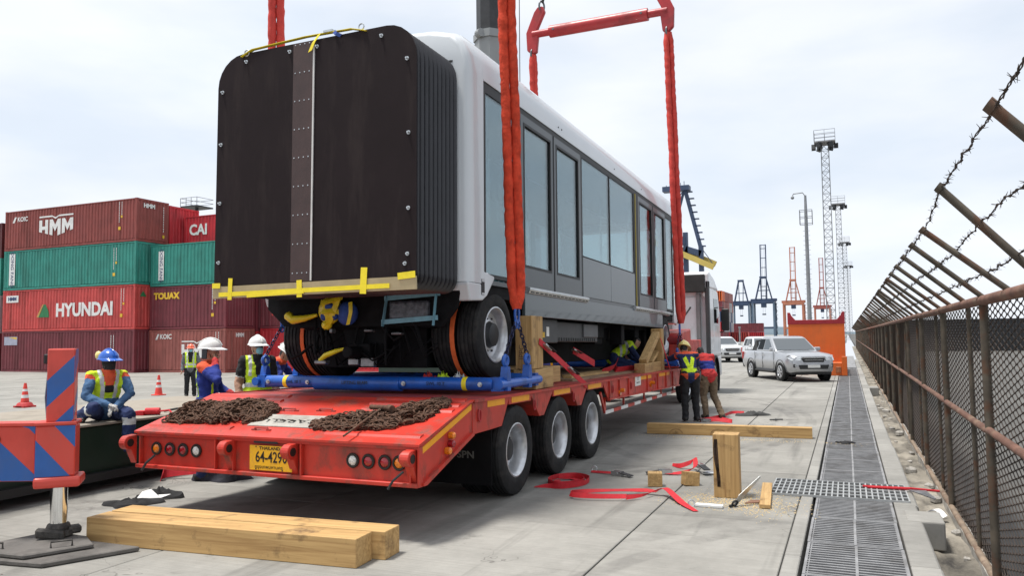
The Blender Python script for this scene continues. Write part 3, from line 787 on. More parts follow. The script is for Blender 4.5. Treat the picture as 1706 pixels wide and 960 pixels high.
b = MB(); b.tube([(-1.02, -.06, 2.16), (-.92, -.09, 2.10), (-.75, -.08, 2.12), (-.6, -.03, 2.16)], [.06, .055, .04, .02], 8); b.build('yellow_wrapped_pipe', M_yplas, car, smooth=60)
b = MB()
b.sphere((-.40, -.04, 2.21), (.16, .09, .17), 14, 10, 0)
b.sphere((-.16, -.02, 2.17), (.15, .09, .15), 12, 8, 1)
b.sphere((-.36, -.10, 2.25), (.07, .045, .05), 10, 6, 1); b.sphere((-.30, -.09, 2.13), (.05, .05, .045), 10, 6, 1); b.sphere((-.45, -.09, 2.14), (.05, .04, .06), 10, 6, 1)
b.ribbon([(-.52, -.06, 2.32), (-.40, -.14, 2.30), (-.27, -.14, 2.33), (-.20, -.06, 2.36)], (0, .02, .05), .012, 0)
b.ribbon([(-.54, -.06, 2.20), (-.42, -.15, 2.19), (-.30, -.15, 2.20), (-.22, -.08, 2.18)], (.01, .02, .055), .014, 0)
b.ribbon([(-.24, -.10, 2.34), (-.27, -.13, 2.22), (-.33, -.14, 2.08), (-.42, -.08, 2.0)], (.07, .03, .02), .014, 0)
b.ribbon([(-.06, -.10, 2.30), (-.04, -.12, 2.18), (-.10, -.09, 2.03)], (.04, .02, .01), .012, 0)
b.sphere((-.43, -.06, 2.03), (.07, .06, .06), 10, 6, 0)
b.build('taped_coupling', [M_yplas, M_blurag], car, smooth=60)
b = MB(); b.box((.44, -.05, 2.07), (.98, .03, 2.30)); b.build('wrapped_box', M_bag, car, bevel=.03, bseg=2)
b = MB()
for p0, p1 in (((.36, -.07, 2.05), (1.12, -.07, 2.09)), ((.38, -.075, 2.0), (.44, -.075, 2.36)), ((1.06, -.07, 2.0), (1.10, -.07, 2.38)), ((.4, -.07, 2.33), (1.15, -.07, 2.37))): b.beam(p0, p1, .004, .055, up=(0, 0, 1))
b.build('blue_tape', M_blutape, car)
# equipment under the floor, right side
M_ebox = P('grey equipment case', (.055, .058, .06, 1), .5, .2, var=.15, scale=5)
b = MB(); b.box((.9, 2.35, 1.80), (1.33, 3.35, 2.16)); b.build('equipment_case', M_ebox, car, bevel=.012)
b = MB(); b.box((.9, 3.37, 1.82), (1.27, 5.6, 2.14)); eq = b.build('equipment_case', M_ebox, car, bevel=.012)
b = MB(); b.box((1.2, 4.75, 1.90), (1.30, 5.55, 2.13)); b.build('case_cover', P('paler case cover', (.10, .105, .11, 1), .5), eq, bevel=.01)
b = MB()
for q in range(18): b.box((1.268, 3.45+q*.115, 1.835), (1.278, 3.50+q*.115, 1.885))
b.build('case_louvres', M_blk, eq)
M_lab = P('white label', (.75, .75, .72, 1), .6); M_laby = P('yellow label', (.65, .40, .03, 1), .6)
for y0, z0, m in ((2.50, 1.90, M_lab), (2.68, 1.88, M_laby), (2.86, 1.90, M_lab)):
    b = MB(); b.box((1.331, y0, z0), (1.334, y0+.11, z0+(.14 if m is M_lab else .08))); b.build('warning_label', m, car)
b = MB()
for q in range(16):
    yy = rr.uniform(5.8, 9.8); x = rr.uniform(.2, 1.2); b.box((x-.12, yy, rr.uniform(1.75, 1.95)), (x+.12, yy+rr.uniform(.2, .6), 2.3))
b.box((-1.2, 2.0, 2.1), (1.1, 9.9, 2.36)); b.box((-1.2, 1.75, 1.46), (.7, 9.6, 2.1)); b.box((-.72, .95, 1.58), (.72, 1.7, 2.3)); b.build('underfloor_gear', M_under, car, bevel=.01)

# ================= LIFTING GEAR =================
M_sling = P('orange red sling cloth', (.62, .065, .030, 1), .85, var=.25, scale=9, bump=1.0, bscale=26, dirt=(.28, .03, .02, 1), damt=.6, dscale=(9, 9, 5), spec=.2)
M_sling_d = P('dark red sling cloth', (.55, .045, .032, 1), .8, var=.18, scale=7, bump=.7, bscale=14)
M_blue = P('bright blue lifting paint', (.010, .10, .46, 1), .42, var=.2, scale=6, coat=.2, dirt=(.02, .04, .10, 1), damt=.4, dscale=(5, 5, 5))
M_chain_b = P('dark blue chain', (.012, .014, .05, 1), .4, .5, var=.3)
M_redbar = P('red lifting beam paint', (.40, .022, .026, 1), .4, var=.15, scale=3, dirt=(.12, .02, .02, 1), damt=.5, dscale=(2, 2, 2))
M_shack = P('steel shackle', (.16, .165, .17, 1), .4, .8, var=.2)
def sling(label, bot, top, r, m, sep, seed, group='slings carrying the rail car'):
    t = thing('lifting_sling', label, 'sling', bot, group=group)
    bot = Vector(bot); top = Vector(top); rg = random.Random(seed)
    L = (top-bot).length; n = int(L/.05)
    for k in (-1, 1):
        pts = []; rs = []
        a1, a2 = rg.uniform(0, 6), rg.uniform(0, 6)
        for i in range(n+1):
            f_ = i/n; p = (top-bot)*f_
            e = min(1, f_*L/.25, (1-f_)*L/.3+.3)
            pts.append(p+Vector((k*sep*e*.68+math.sin(f_*L*3.1+a1)*.004+rg.uniform(-.003, .003), k*sep*.62*e+math.sin(f_*L*2.3+a2)*.004+rg.uniform(-.003, .003), 0)))
            rs.append(r*(1+.05*math.sin(f_*L*13+a1)+.04*math.sin(f_*L*31+a2)+.06*rg.uniform(-1, 1)))
        b = MB(); b.tube(pts, rs, 10); b.build('sling_leg', m, t, smooth=80)
    return t
sling('thick orange sling in front of the car windows, nearest the camera', (-3.66, 8.62, 2.20), (-3.72, 8.36, 9.9), .058, M_sling, .062, 1)
sling('orange sling rising behind the dark bellows, left of the car', (-7.22, 8.52, 2.20), (-7.20, 8.40, 9.9), .058, M_sling_d, .062, 2)
sling('long red sling at the far right corner of the car, before the truck cab', (-3.62, 18.5, 2.15), (-3.735, 18.42, 9.22), .066, M_sling_d, .07, 3)
sling('short visible length of red sling behind the car roof', (-7.25, 18.5, 2.15), (-7.27, 18.42, 9.22), .066, M_sling_d, .05, 4)
def spreader(label, y, z):
    t = thing('spreader_bar', label, 'spreader bar', (0, y, z), group='red spreader bars')
    xl, xr = -7.27, -3.74
    b = MB(); b.cyl((xl+.48, 0, 0), (xr-.48, 0, 0), .155, n=20); b.build('tube', M_redbar, t, smooth=50)
    for a_, c_ in ((xl, xl+.5), (xr-.5, xr)):
        b = MB(); b.cyl((a_, 0, 0), (c_, 0, 0), .095, n=16); b.build('end_spigot', M_redbar, t, smooth=50)
    for x, s in ((xl, 1), (xr, -1)):
        b = MB(); b.cyl((x+s*.62, -.17, 0), (x+s*.62, .17, 0), .03, n=8); b.build('pin', M_shack, t)
        b = MB(); poly = [(x-s*.17, .05), (x-s*.15, -.42), (x-s*.02, -.54), (x+s*.12, -.50), (x+s*.17, -.05), (x+s*.14, .10), (x+s*.36, .55), (x+s*.30, .70), (x+s*.16, .70), (x+s*.06, .58)]
        b.prism(poly, 1, -.06, .06); b.build('end_plate', M_redbar, t, bevel=.02)
        b = MB(); b.torus((x, 0, -.52), .085, .026, Euler((rad(90), 0, rad(70))).to_matrix(), 14, 7, sy=1.5); b.build('shackle', M_shack, t, smooth=60)
        b = MB(); b.torus((x+s*.26, 0, .72), .085, .026, Euler((rad(90), 0, rad(60))).to_matrix(), 14, 7, sy=1.6); b.build('upper_shackle', M_shack, t, smooth=60)
        b = MB()
        for k in (-.05, .05): b.tube([(x+s*.28, k*.6, .80), (x+s*1.0, k, 3.4), (-5.5, 0, 12)], .02, 6)
        b.build('hoist_rope', M_blk, t)
    return t
spreader('red spreader bar above the far end of the car', 18.42, 9.76)
spreader('red spreader bar above the near end of the car, over the bellows', 8.38, 10.44)

# blue lifting frames under the wheels
def lift_frame(label, ya, yb, z):
    t = thing('lifting_rig', label, 'lifting rig', (-5.42, ya, z), group='blue lifting frames')
    for k, yy in enumerate((0, yb-ya)):
        b = MB(); b.cyl((-1.62, yy, 0), (1.66, yy, 0), .078, n=18); tb = b.build('tube', M_blue, t, smooth=50)
        if k == 0:
            b = MB(); b.cyl((-.85, 0, -.010), (.42, 0, -.010), .090, n=18); b.build('sleeve', M_blue, tb, smooth=50)
            for x in (-1.30, 1.30):
                b = MB(); b.cyl((x-.03, 0, 0), (x+.03, 0, 0), .081, n=18, caps=False); b.build('yellow_band', M_tape, tb, smooth=50)
            for x in (-1.55, -.92, .50, 1.52):
                b = MB(); b.cyl((x, -.10, .0), (x, -.07, .0), .03, n=6); b.cyl((x, -.115, 0), (x, -.1, 0), .016, n=6); b.build('bolt', M_alu, tb)
            for tx, x in (('SWL 10 T', .93), ('SWL 10 T', -1.15), ('LIFTING BEAM', -.2)):
                text('stencil', tx, .06, M_blk, (x, -.082 if abs(x) > .5 else -.101, 0), FX, tb, th=.001)
    for sx in (-1, 1):
        x = sx*1.76
        b = MB(); b.cyl((x, -.10, .0), (x, yb-ya+.06, .0), .055, n=14); b.box((x-sx*.12, -.05, -.08), (x+sx*.0, .05, .08)); b.box((x-sx*.12, yb-ya-.05, -.08), (x+sx*.0, yb-ya+.05, .08)); b.build('end_member', M_blue, t, smooth=50)
        for yy in (.10, .76):
            # clevis hook
            b = MB()
            b.prism([(yy-.045, -.08), (yy+.045, -.08), (yy+.055, .08), (yy+.025, .20), (yy-.025, .20), (yy-.055, .08)], 0, x-.045, x+.045)
            b.torus((x, yy, .27), .055, .025, Euler((0, rad(90), 0)).to_matrix(), 12, 6); b.build('hook', M_blue, t, smooth=40, bevel=None)
            a = Vector((x, yy, .33)); c = Vector((x, .46+(yy-.46)*.12, .72)); n = 8
            d = (c-a).normalized(); b = MB()
            for i in range(n):
                p = a.lerp(c, (i+.5)/n); q = d.to_track_quat('Y', 'Z').to_matrix()
                if i % 2: q = q@Euler((0, rad(90), 0)).to_matrix()
                b.torus(p, .024, .0085, q, 8, 5, sy=1.6)
            b.build('chain', M_chain_b, t, smooth=60)
        b = MB(); b.torus((x, .46, .82), .058, .016, Euler((0, rad(90), 0)).to_matrix(), 14, 6, sx=1.9); b.torus((x, .43, .70), .035, .012, Euler((0, rad(90), 0)).to_matrix(), 10, 6, sx=1.5); b.torus((x, .50, .70), .035, .012, Euler((0, rad(90), 0)).to_matrix(), 10, 6, sx=1.5)
        b.build('master_link', M_blue, t, smooth=60)
    return t
lift_frame('blue tubular lifting frame under the near wheels, on the trailer ramp', 8.16, 9.25, 1.315)
lift_frame('blue lifting frame under the far wheels, by the truck cab', 18.05, 19.2, 1.22)
# ================= TRAILER =================
M_red = P('trailer red paint', (.50, .034, .020, 1), .42, var=.13, scale=2.5, coat=.08, dirt=(.13, .05, .035, 1), damt=.85, dscale=(4, 4, 2.6), bump=.12, bscale=9)
M_reddeck = P('worn red deck', (.34, .04, .03, 1), .55, var=.22, scale=3, dirt=(.17, .10, .08, 1), damt=.75, dscale=(2.5, 1.4, 2), bump=.15)
M_amber = P('amber reflective tape', (.85, .36, .01, 1), .4, var=.06, scale=12)
M_wht = P('white plastic', (.72, .72, .70, 1), .5, var=.08, scale=10)
M_lens_r = P('red lens', (.30, .004, .012, 1), .15, var=.25, scale=40, coat=.6)
M_lens_o = P('orange lens', (.75, .20, .01, 1), .15, var=.35, scale=60, coat=.6)
M_lens_w = P('white lens', (.62, .62, .60, 1), .2, var=.45, scale=70, coat=.6)
M_plate = P('yellow number plate', (.78, .42, .012, 1), .45, var=.06, scale=20, dirt=(.55, .25, .05, 1), damt=.5, dscale=(12, 12, 12))
M_ink = P('black lettering', (.012, .008, .006, 1), .6)
M_whtink = P('white lettering', (.72, .72, .70, 1), .6, var=.1, scale=10)
M_flap = P('black mud flap', (.010, .010, .011, 1), .8, spec=.1, var=.2)
M_rust = P('rusty chain', (.105, .055, .034, 1), .75, .35, var=.5, scale=30, bump=.3, dirt=(.17, .085, .05, 1), damt=.8, dscale=(22, 22, 22))
M_plank = wood_mat('old deck plank', 1, (.16, .10, .055, 1), (.30, .20, .12, 1))
M_wood = wood_mat('fresh timber along x', 0, (.34, .195, .07, 1), (.53, .335, .135, 1))
M_woody = wood_mat('fresh timber along y', 1, (.34, .20, .075, 1), (.52, .335, .14, 1))
M_woodz = wood_mat('fresh timber upright', 2, (.31, .175, .062, 1), (.52, .33, .135, 1))

def W(b, name, mats, parent, **k):
    """build in world coordinates under a thing (no rotation on the thing)"""
    o = b.build(name, mats, parent, **k)
    if parent.parent is None: o.location = -Vector(parent.location)
    return o
TXL, TXR, TY = -7.14, -3.62, 6.2
trailer = thing('lowbed_trailer', 'red three axle lowbed trailer with yellow plate and rusty chains on its ramp', 'trailer', (-5.38, TY, 0))
dz = lambda y: 1.195-.011*(y-7.3)
# rear ramp body
b = MB(); b.prism([(6.22, .50), (6.22, .868), (7.30, 1.19), (7.30, .84), (6.30, .50)], 0, TXL, TXR-.004); W(b, 'ramp_body', M_red, trailer)
b = MB(); b.prism([(6.17, .866), (6.17, .888), (7.30, 1.208), (7.30, 1.19)], 0, TXL-.02, TXR+.02); W(b, 'ramp_plate', M_red, trailer)
# tread bars on the ramp
for q, yy in enumerate((6.30, 6.93, 7.08, 7.22)):
    z = .888+.283*(yy-6.17)
    for x0, x1 in ((TXL+.05, -5.95), (-4.75, TXR-.05)):
        b = MB(); b.prism([(yy, z), (yy+.02, z+.022), (yy+.07, z+.034), (yy+.09, z+.018)], 0, x0, x1); W(b, 'tread_bar', M_red, trailer)
# rear face: frame, ribs, lugs
b = MB(); b.box((TXL, 6.17, .495), (TXR, 6.215, .535)); W(b, 'bottom_flange', M_red, trailer, bevel=.006)
b = MB(); b.box((TXL, 6.188, .835), (TXR, 6.216, .866)); W(b, 'top_flange', M_red, trailer, bevel=.004)
for x in (-7.08, -6.02, -5.78, -4.93, -3.70):
    b = MB(); b.box((x-.008, 6.176, .535), (x+.008, 6.218, .835)); W(b, 'rib', M_red, trailer)
for x in (-7.21, -5.83, -5.03, -3.69):
    b = MB(); n = 10
    poly = [(6.216, .845), (6.15, .84)]+[(6.125-math.sin(rad(180*i/n))*.075, .765+math.cos(rad(180*i/n))*.075) for i in range(n+1)][1:-1]+[(6.14, .69), (6.216, .53)]
    b.prism(poly, 0, x-.045, x+.045); lug = W(b, 'hinge_lug', M_red, trailer, bevel=.006)
    b = MB(); b.cyl((x-.06, 6.125, .765), (x+.050, 6.125, .765), .058, n=18); b.build('lug_boss', M_red, lug, smooth=50)
    b = MB(); b.cyl((x-.078, 6.125, .765), (x+.0545, 6.125, .765), .042, n=18); b.build('pin_hole', M_ink, lug)
for x, m in zip((-6.868, -6.677, -6.49, -6.305, -4.345, -4.17, -3.99, -3.835), (M_lens_o, M_lens_r, M_lens_r, M_lens_w, M_lens_w, M_lens_r, M_lens_r, M_lens_o)):
    b = MB(); b.lathe([(.068, 0), (.072, -.012), (.066, -.022), (.050, -.022), (.048, -.010)], (x, 6.218, .706), (0, 1, 0), 24); lp = W(b, 'tail_lamp', M_ink, trailer, smooth=40)
    b = MB(); b.lathe([(.050, -.008), (.044, -.018), (.03, -.024), (.001, -.026)], (x, 6.218, .706), (0, 1, 0), 24); b.build('lens', m, lp, smooth=60)
b = MB(); b.box((-5.575, 6.188, .555), (-5.045, 6.200, .802)); pl = W(b, 'number_plate', M_plate, trailer, bevel=.004)
text('plate_text', 'THAILAND', .042, M_ink, (-5.32, 6.187, .775), FX, pl, .0012, .0008, 1.25)
text('plate_number', '64-4290', .150, M_ink, (-5.30, 6.187, .685), FX, pl, .0022, .0008, .80)
text('plate_province', '\u0e01\u0e23\u0e38\u0e07\u0e40\u0e17\u0e1e\u0e21\u0e2b\u0e32\u0e19\u0e04\u0e23', .045, M_ink, (-5.33, 6.187, .590), FX, pl, .0003, .0008, 1.2)
b = MB()
for x, z in ((-5.49, .79), (-5.49, .570), (-5.16, .566), (-5.16, .79)): b.cyl((x, 6.186, z), (x, 6.19, z), .008, n=8)
b.build('plate_screws', M_hub, pl)
b = MB(); b.box((-5.52, 6.186, .825), (-5.22, 6.20, .845)); W(b, 'plate_lamp', M_hub, trailer)
for x in (-6.98, -3.90):
    b = MB(); b.tube([(x+.14, 6.16, .64), (x+.05, 6.13, .56), (x, 6.12, .48)], .013, 6); W(b, 'safety_pin', M_hub, trailer)
# fold-down handles on the ramp
for x, yy in ((-5.55, 6.33), (-5.62, 6.85), (-5.15, 6.87)):
    z = .888+.283*(yy-6.17)
    b = MB(); b.tube([(x-.09, yy, z), (x-.08, yy, z+.025), (x+.08, yy, z+.025), (x+.09, yy, z)], .010, 6); b.box((x-.12, yy-.012, z-.005), (x-.07, yy+.012, z+.012)); b.box((x+.07, yy-.012, z-.005), (x+.12, yy+.012, z+.012)); W(b, 'lashing_handle', M_reddeck, trailer)
# notice board
bz = lambda y: .890+.2832*(y-6.17)
b = MB(); yb0, yb1 = 6.42, 6.72
b.add([(-5.82, yb0, bz(yb0)), (-4.80, yb0, bz(yb0)), (-4.80, yb1, bz(yb1)), (-5.82, yb1, bz(yb1)), (-5.82, yb0, bz(yb0)+.008), (-4.80, yb0, bz(yb0)+.008), (-4.80, yb1, bz(yb1)+.008), (-5.82, yb1, bz(yb1)+.008)], [(0, 3, 2, 1), (4, 5, 6, 7), (0, 1, 5, 4), (1, 2, 6, 5), (2, 3, 7, 6), (3, 0, 4, 7)])
bd = W(b, 'notice_board', P('dirty white board', (.38, .36, .32, 1), .6, var=.2, scale=5, dirt=(.2, .15, .12, 1), damt=.6, dscale=(6, 6, 6)), trailer)
text('board_text', 'E\u0421ARELI', .17, M_ink, (-5.28, 6.57, bz(6.57)+.010), (rad(15.8), 0, rad(180)), bd, .002, .001, 1.25)
# side skirt of the ramp with strip and side lamps
b = MB(); y0, y1 = 6.26, 7.28
b.add([(TXR+.001, y0, .790+.0), (TXR+.001, y1, 1.105), (TXR+.001, y1, 1.165), (TXR+.001, y0, .850), (TXR-.01, y0, .79), (TXR-.01, y1, 1.105), (TXR-.01, y1, 1.165), (TXR-.01, y0, .85)], [(0, 1, 2, 3), (7, 6, 5, 4), (0, 3, 7, 4), (1, 5, 6, 2), (3, 2, 6, 7), (0, 4, 5, 1)])
W(b, 'reflective_strip', M_amber, trailer)
b = MB(); b.prism([(6.24, .505), (6.24, .53), (7.26, .87), (7.30, .845), (6.30, .505)], 0, TXR-.004, TXR+.03); W(b, 'ramp_edge_flange', M_red, trailer)
b = MB(); b.box((TXR-.004, 6.18, .50), (TXR+.012, 6.25, .86)); W(b, 'corner_plate', M_red, trailer)
for yy, z, m in ((6.72, .76, M_lens_o), (6.79, .82, M_lens_r), (6.80, .90, M_lens_o)):
    b = MB(); b.cyl((TXR, yy, z), (TXR+.045, yy, z), .036, n=12); b.sphere((TXR+.045, yy, z), (.02, .033, .033), 10, 6); W(b, 'side_lamp', m, trailer, smooth=50)
# flat deck
def slab(b, y0, y1, x0, x1, t0, t1):
    b.add([(x0, y0, dz(y0)-t1), (x1, y0, dz(y0)-t1), (x1, y1, dz(y1)-t1), (x0, y1, dz(y1)-t1), (x0, y0, dz(y0)+t0), (x1, y0, dz(y0)+t0), (x1, y1, dz(y1)+t0), (x0, y1, dz(y1)+t0)], [(0, 3, 2, 1), (4, 5, 6, 7), (0, 1, 5, 4), (1, 2, 6, 5), (2, 3, 7, 6), (3, 0, 4, 7)])
b = MB(); slab(b, 7.302, 18.2, TXL, TXR-.002, .0, .075); W(b, 'deck', M_reddeck, trailer)
for q in range(6):
    x = -6.72+q*.46
    b = MB(); slab(b, 11.6, 17.9, x, x+.43, .036, -.001); W(b, 'deck_plank', M_plank, trailer)
for sx, x in ((1, TXR), (-1, TXL)):
    b = MB(); slab(b, 7.31, 18.2, x-.012 if sx > 0 else x-.03, x+.03 if sx > 0 else x+.012, .012, .02); W(b, 'edge_rail', M_red, trailer)
    xi, xo = (x-.30, x+.006) if sx > 0 else (x-.006, x+.30)
    b = MB(); b.prism([(7.302, dz(7.3)-.02), (7.302, .845), (7.85, .85), (8.04, .855), (8.26, dz(8.26)-.02)], 0, xi, xo); W(b, 'gusset', M_red, trailer, bevel=.006)
    b = MB(); b.box((xo-.004, 7.34, dz(7.6)-.12) if sx > 0 else (xo-.01, 7.34, dz(7.6)-.12), (xo+.004, 7.62, dz(7.6)-.02)); 
    for a0, a1, c0, c1 in ((8.90, 9.72, 9.20, 9.36), (10.42, 11.20, 10.72, 10.88)):
        b = MB(); b.prism([(a0, dz(a0)-.02), (c0, .855), (c1, .85), (a1, dz(a1)-.02)], 0, xi, xo); W(b, 'gusset', M_red, trailer, bevel=.006)
    for a0, a1 in ((8.24, 8.92), (9.70, 10.44), (11.18, 11.98)):
        b = MB(); b.box((xo-.05, a0, .0), (xo-.002, a1, 0.001)); 
        b = MB(); slab(b, a0, a1, min(xo, xo-.02*sx), max(xo, xo-.02*sx), -.004, .105); W(b, 'side_plate', M_red, trailer)
    if sx > 0:
        for a0, a1 in ((7.66, 8.12), (8.32, 8.86), (9.74, 10.38), (11.22, 11.88), (14.0, 15.3), (16.0, 17.0)):
            b = MB(); slab(b, a0, a1, xo+.0005, xo+.003, -.016, .092); W(b, 'reflective_strip', M_amber, trailer)
    # long side beam
    b = MB(); b.prism([(11.96, dz(11.96)-.004), (12.28, .815), (18.0, .70), (18.2, dz(18.2)-.004)], 0, xo-.02 if sx > 0 else xo, xo if sx > 0 else xo+.02); W(b, 'side_beam', M_red, trailer)
    b = MB(); b.prism([(12.28, .815), (12.28, .838), (18.0, .723), (18.0, .70)], 0, xo-.10 if sx > 0 else xo-.03, xo+.03 if sx > 0 else xo+.10); W(b, 'beam_flange', M_red, trailer)
    for yy in (12.30, 12.9, 13.5, 14.9, 15.8, 16.6, 17.3):
        b = MB(); b.box((xo-.03, yy, dz(yy)-.35), (xo+.025, yy+.014, dz(yy)-.01)); W(b, 'stiffener', M_red, trailer)
b = MB(); b.box((TXR+.005, 14.02, .93), (TXR+.010, 14.44, 1.10)); ws = W(b, 'white_sticker', M_wht, trailer)
text('sticker_text', 'ST', .09, M_ink, (TXR+.0105, 14.23, 1.055), FPX, ws, th=.0006)
text('sticker_small_text', 'TRANSPORT', .045, M_ink, (TXR+.0105, 14.23, .985), FPX, ws, th=.0006)
for yy in (7.44, 9.0, 10.5, 12.5, 13.7, 15.6):
    b = MB(); b.torus((TXR+.02, yy, dz(yy)-.16), .028, .009, Euler((0, rad(90), 0)).to_matrix(), 12, 5, sx=2.3); W(b, 'lashing_ring', M_redbar, trailer, smooth=60)
for yy in (12.95, 15.2):
    b = MB(); b.cyl((TXR, yy, .93), (TXR+.10, yy, .93), .035, n=10); b.cyl((TXR, yy, .90), (TXR+.03, yy, .90), .06, n=10); W(b, 'marker_lamp', M_lens_o, trailer, smooth=50)
# red and white side guard
for q in range(12):
    y0 = 12.2+q*.46; z = lambda y: .62-.006*(y-12.2)
    b = MB(); b.beam((TXR-.03, y0, z(y0)), (TXR-.03, y0+.455, z(y0+.455)), .03, .055); W(b, 'side_guard', M_wht if q % 2 == 0 else M_red, trailer)
for yy in (12.25, 13.4, 14.9, 16.4, 17.6):
    b = MB(); b.box((TXR-.07, yy, .60), (TXR-.04, yy+.04, .86)); W(b, 'guard_post', M_red, trailer)
b = MB(); b.beam((TXR-.04, 11.97, .95), (TXR-.04, 12.22, .62), .03, .06); W(b, 'guard_brace', M_red, trailer)
# chassis, axles, mud flap
b = MB()
for x in (-6.15, -4.65): b.box((x-.08, 7.0, .70), (x+.08, 18.3, 1.11))
W(b, 'chassis_rails', M_under, trailer)
b = MB(); b.box((-7.0, 7.93, .20), (-6.2, 7.95, .86)); W(b, 'mud_flap', M_flap, trailer)
b = MB(); b.box((-6.18, 7.96, .30), (-4.57, 7.98, .86)); W(b, 'light_block_curtain', M_flap, trailer)  # added curtain between the flaps, stops light passing under the deck
b = MB(); b.box((-4.55, 7.93, .20), (-3.70, 7.95, .86)); mf = W(b, 'mud_flap', M_flap, trailer)
text('flap_text', 'SPN', .11, P('grey stencil', (.12, .12, .11, 1), .8), (-4.02, 7.928, .53), FX, mf, .003, .001, 1.15)
for wy in (8.52, 10.01, 11.46):
    for sx in (1, -1):
        xo = TXR-.005 if sx > 0 else TXL+.005
        t = MB(); tyre(t, (xo-sx*.14, wy, .525), .525, .275, .30); w = W(t, 'wheel', M_rubber, trailer, smooth=35)
        t = MB(); tyre(t, (xo-sx*.47, wy, .525), .525, .275, .30, groove=True); t.build('inner_tyre', M_rubber, w, smooth=35)
        t = MB(); rim(t, (xo-sx*.02, wy, .525), sx, .305, depth=.17); t.build('rim', [M_rim, M_hub], w, smooth=35)
    b = MB(); b.cyl((TXL+.3, wy, .525), (TXR-.3, wy, .525), .075, n=12); W(b, 'axle', M_under, trailer, smooth=50)
# gooseneck
b = MB(); b.prism([(18.0, .75), (18.0, dz(18)+.0), (18.9, 1.55), (19.6, 1.74), (24.0, 1.72), (24.0, 1.35), (19.4, 1.30)], 0, -6.3, -4.1); W(b, 'gooseneck', M_red, trailer, bevel=.02)
b = MB(); b.prism([(18.7, dz(18.7)), (18.9, 1.9), (20.4, 2.02), (20.4, 1.3)], 0, -4.30, -3.75); W(b, 'gooseneck_box', M_red, trailer, bevel=.02)
b = MB(); b.cyl((-4.3, 18.9, 1.75), (-3.68, 18.9, 1.75), .13, n=14); W(b, 'winch_drum', M_redbar, trailer, smooth=50)

# ---------- rusty chain heaps ----------
def chain_heap(label, foot, n, h, seed):
    """foot: list of (x, y, half width) along the heap; lies on the ramp plane"""
    rg = random.Random(seed)
    o = Vector((foot[0][0], foot[0][1], bz(foot[0][1])))
    b = MB(); cnt = 0
    def locate(s, w):
        k = min(int(s*(len(foot)-1)), len(foot)-2); f_ = s*(len(foot)-1)-k
        a, c = foot[k], foot[k+1]; d = Vector((c[0]-a[0], c[1]-a[1])).normalized()
        hw = a[2]+(c[2]-a[2])*f_
        return a[0]+(c[0]-a[0])*f_-d.y*w*hw, a[1]+(c[1]-a[1])*f_+d.x*w*hw, hw
    while cnt < n:
        s, w = rg.random(), rg.uniform(-1, 1); ds, dw = rg.uniform(-1, 1), rg.uniform(-1, 1)
        lvl = rg.random()**.8
        m = rg.randint(9, 22)
        for i in range(m):
            ds += rg.uniform(-.5, .5); dw += rg.uniform(-.5, .5); q = math.hypot(ds, dw)+1e-6
            L_ = .052
            s2 = s+ds/q*L_/1.4; w2 = w+dw/q*L_/.28
            if not (0 <= s2 <= 1 and abs(w2) <= 1): ds, dw = -ds, -dw; continue
            x0, y0, hw = locate(s, w); x1, y1, _ = locate(s2, w2); s, w = s2, w2
            prof = (1-w*w)*min(1, s*6, (1-s)*6)*(.8+.2*math.sin(s*17+seed))
            z = bz((y0+y1)/2)+.014+lvl*h*prof
            d = Vector((x1-x0, y1-y0, rg.uniform(-.03, .03)))
            if d.length < 1e-4: continue
            M = d.to_track_quat('X', 'Z').to_matrix()@Euler((rad(45 if i % 2 else -45)+rg.uniform(-.5, .5), 0, 0)).to_matrix()
            b.torus(Vector(((x0+x1)/2, (y0+y1)/2, z))-o, .0245, .0082, M, 9, 5, sx=1.7); cnt += 1
    ob = b.build('chain_heap', M_rust, None, o, smooth=70); tag(ob, label, 'chain')
    return ob
chain_heap('heap of rusty lashing chain on the left of the trailer ramp', [(-7.02, 6.50, .14), (-6.75, 6.62, .28), (-6.35, 6.70, .32), (-6.0, 6.70, .30), (-5.72, 6.70, .15)], 1150, .13, 4)
chain_heap('heap of rusty lashing chain on the right of the trailer ramp', [(-5.02, 6.46, .06), (-4.75, 6.52, .16), (-4.40, 6.58, .22), (-4.1, 6.74, .26), (-3.98, 7.0, .2), (-3.86, 7.22, .10)], 850, .09, 9)
b = MB(); b.cyl((-.02, -.61, -.18), (.0, .0, .02), .010, .016, 8); b.cyl((-.16, .06, .03), (.10, -.02, .035), .026, n=10); b.cyl((.10, -.02, .035), (.17, -.06, .03), .035, n=10)
o = b.build('chain_tensioner', M_rust, None, (-4.36, 6.72, 1.125), smooth=50); tag(o, 'rusty load binder lever lying on the right chain heap', 'load binder')

# ================= TRACTOR TRUCK =================
M_cab = P('white truck paint', (.70, .72, .74, 1), .35, var=.06, scale=2, coat=.3, dirt=(.35, .33, .3, 1), damt=.5, dscale=(2, 2, 1))
M_carglass = glass_mat('dark car glass', (.05, .06, .065, 1), .10)
truck = thing('tractor_truck', 'white tractor truck coupled to the front of the red trailer', 'truck', (-5.3, 24.0, 0))
b = MB(); b.prism([(25.25, 1.15), (25.25, 3.35), (25.35, 3.45), (27.0, 3.35), (27.42, 2.55), (27.5, 1.15)], 0, -6.55, -4.02); cab = W(b, 'cab', M_cab, truck, bevel=.09, bseg=3)
b = MB(); b.box((-6.2, 25.20, 1.5), (-4.3, 25.26, 3.1)); b.build('rear_panel', M_cab, cab, bevel=.03)
for x in (-4.36, -5.3): b = MB(); b.box((x-.07, 25.12, 1.2), (x+.07, 25.20, 3.2)); b.build('rear_duct', P('cab grey', (.20, .2, .2, 1), .5), cab, bevel=.02)
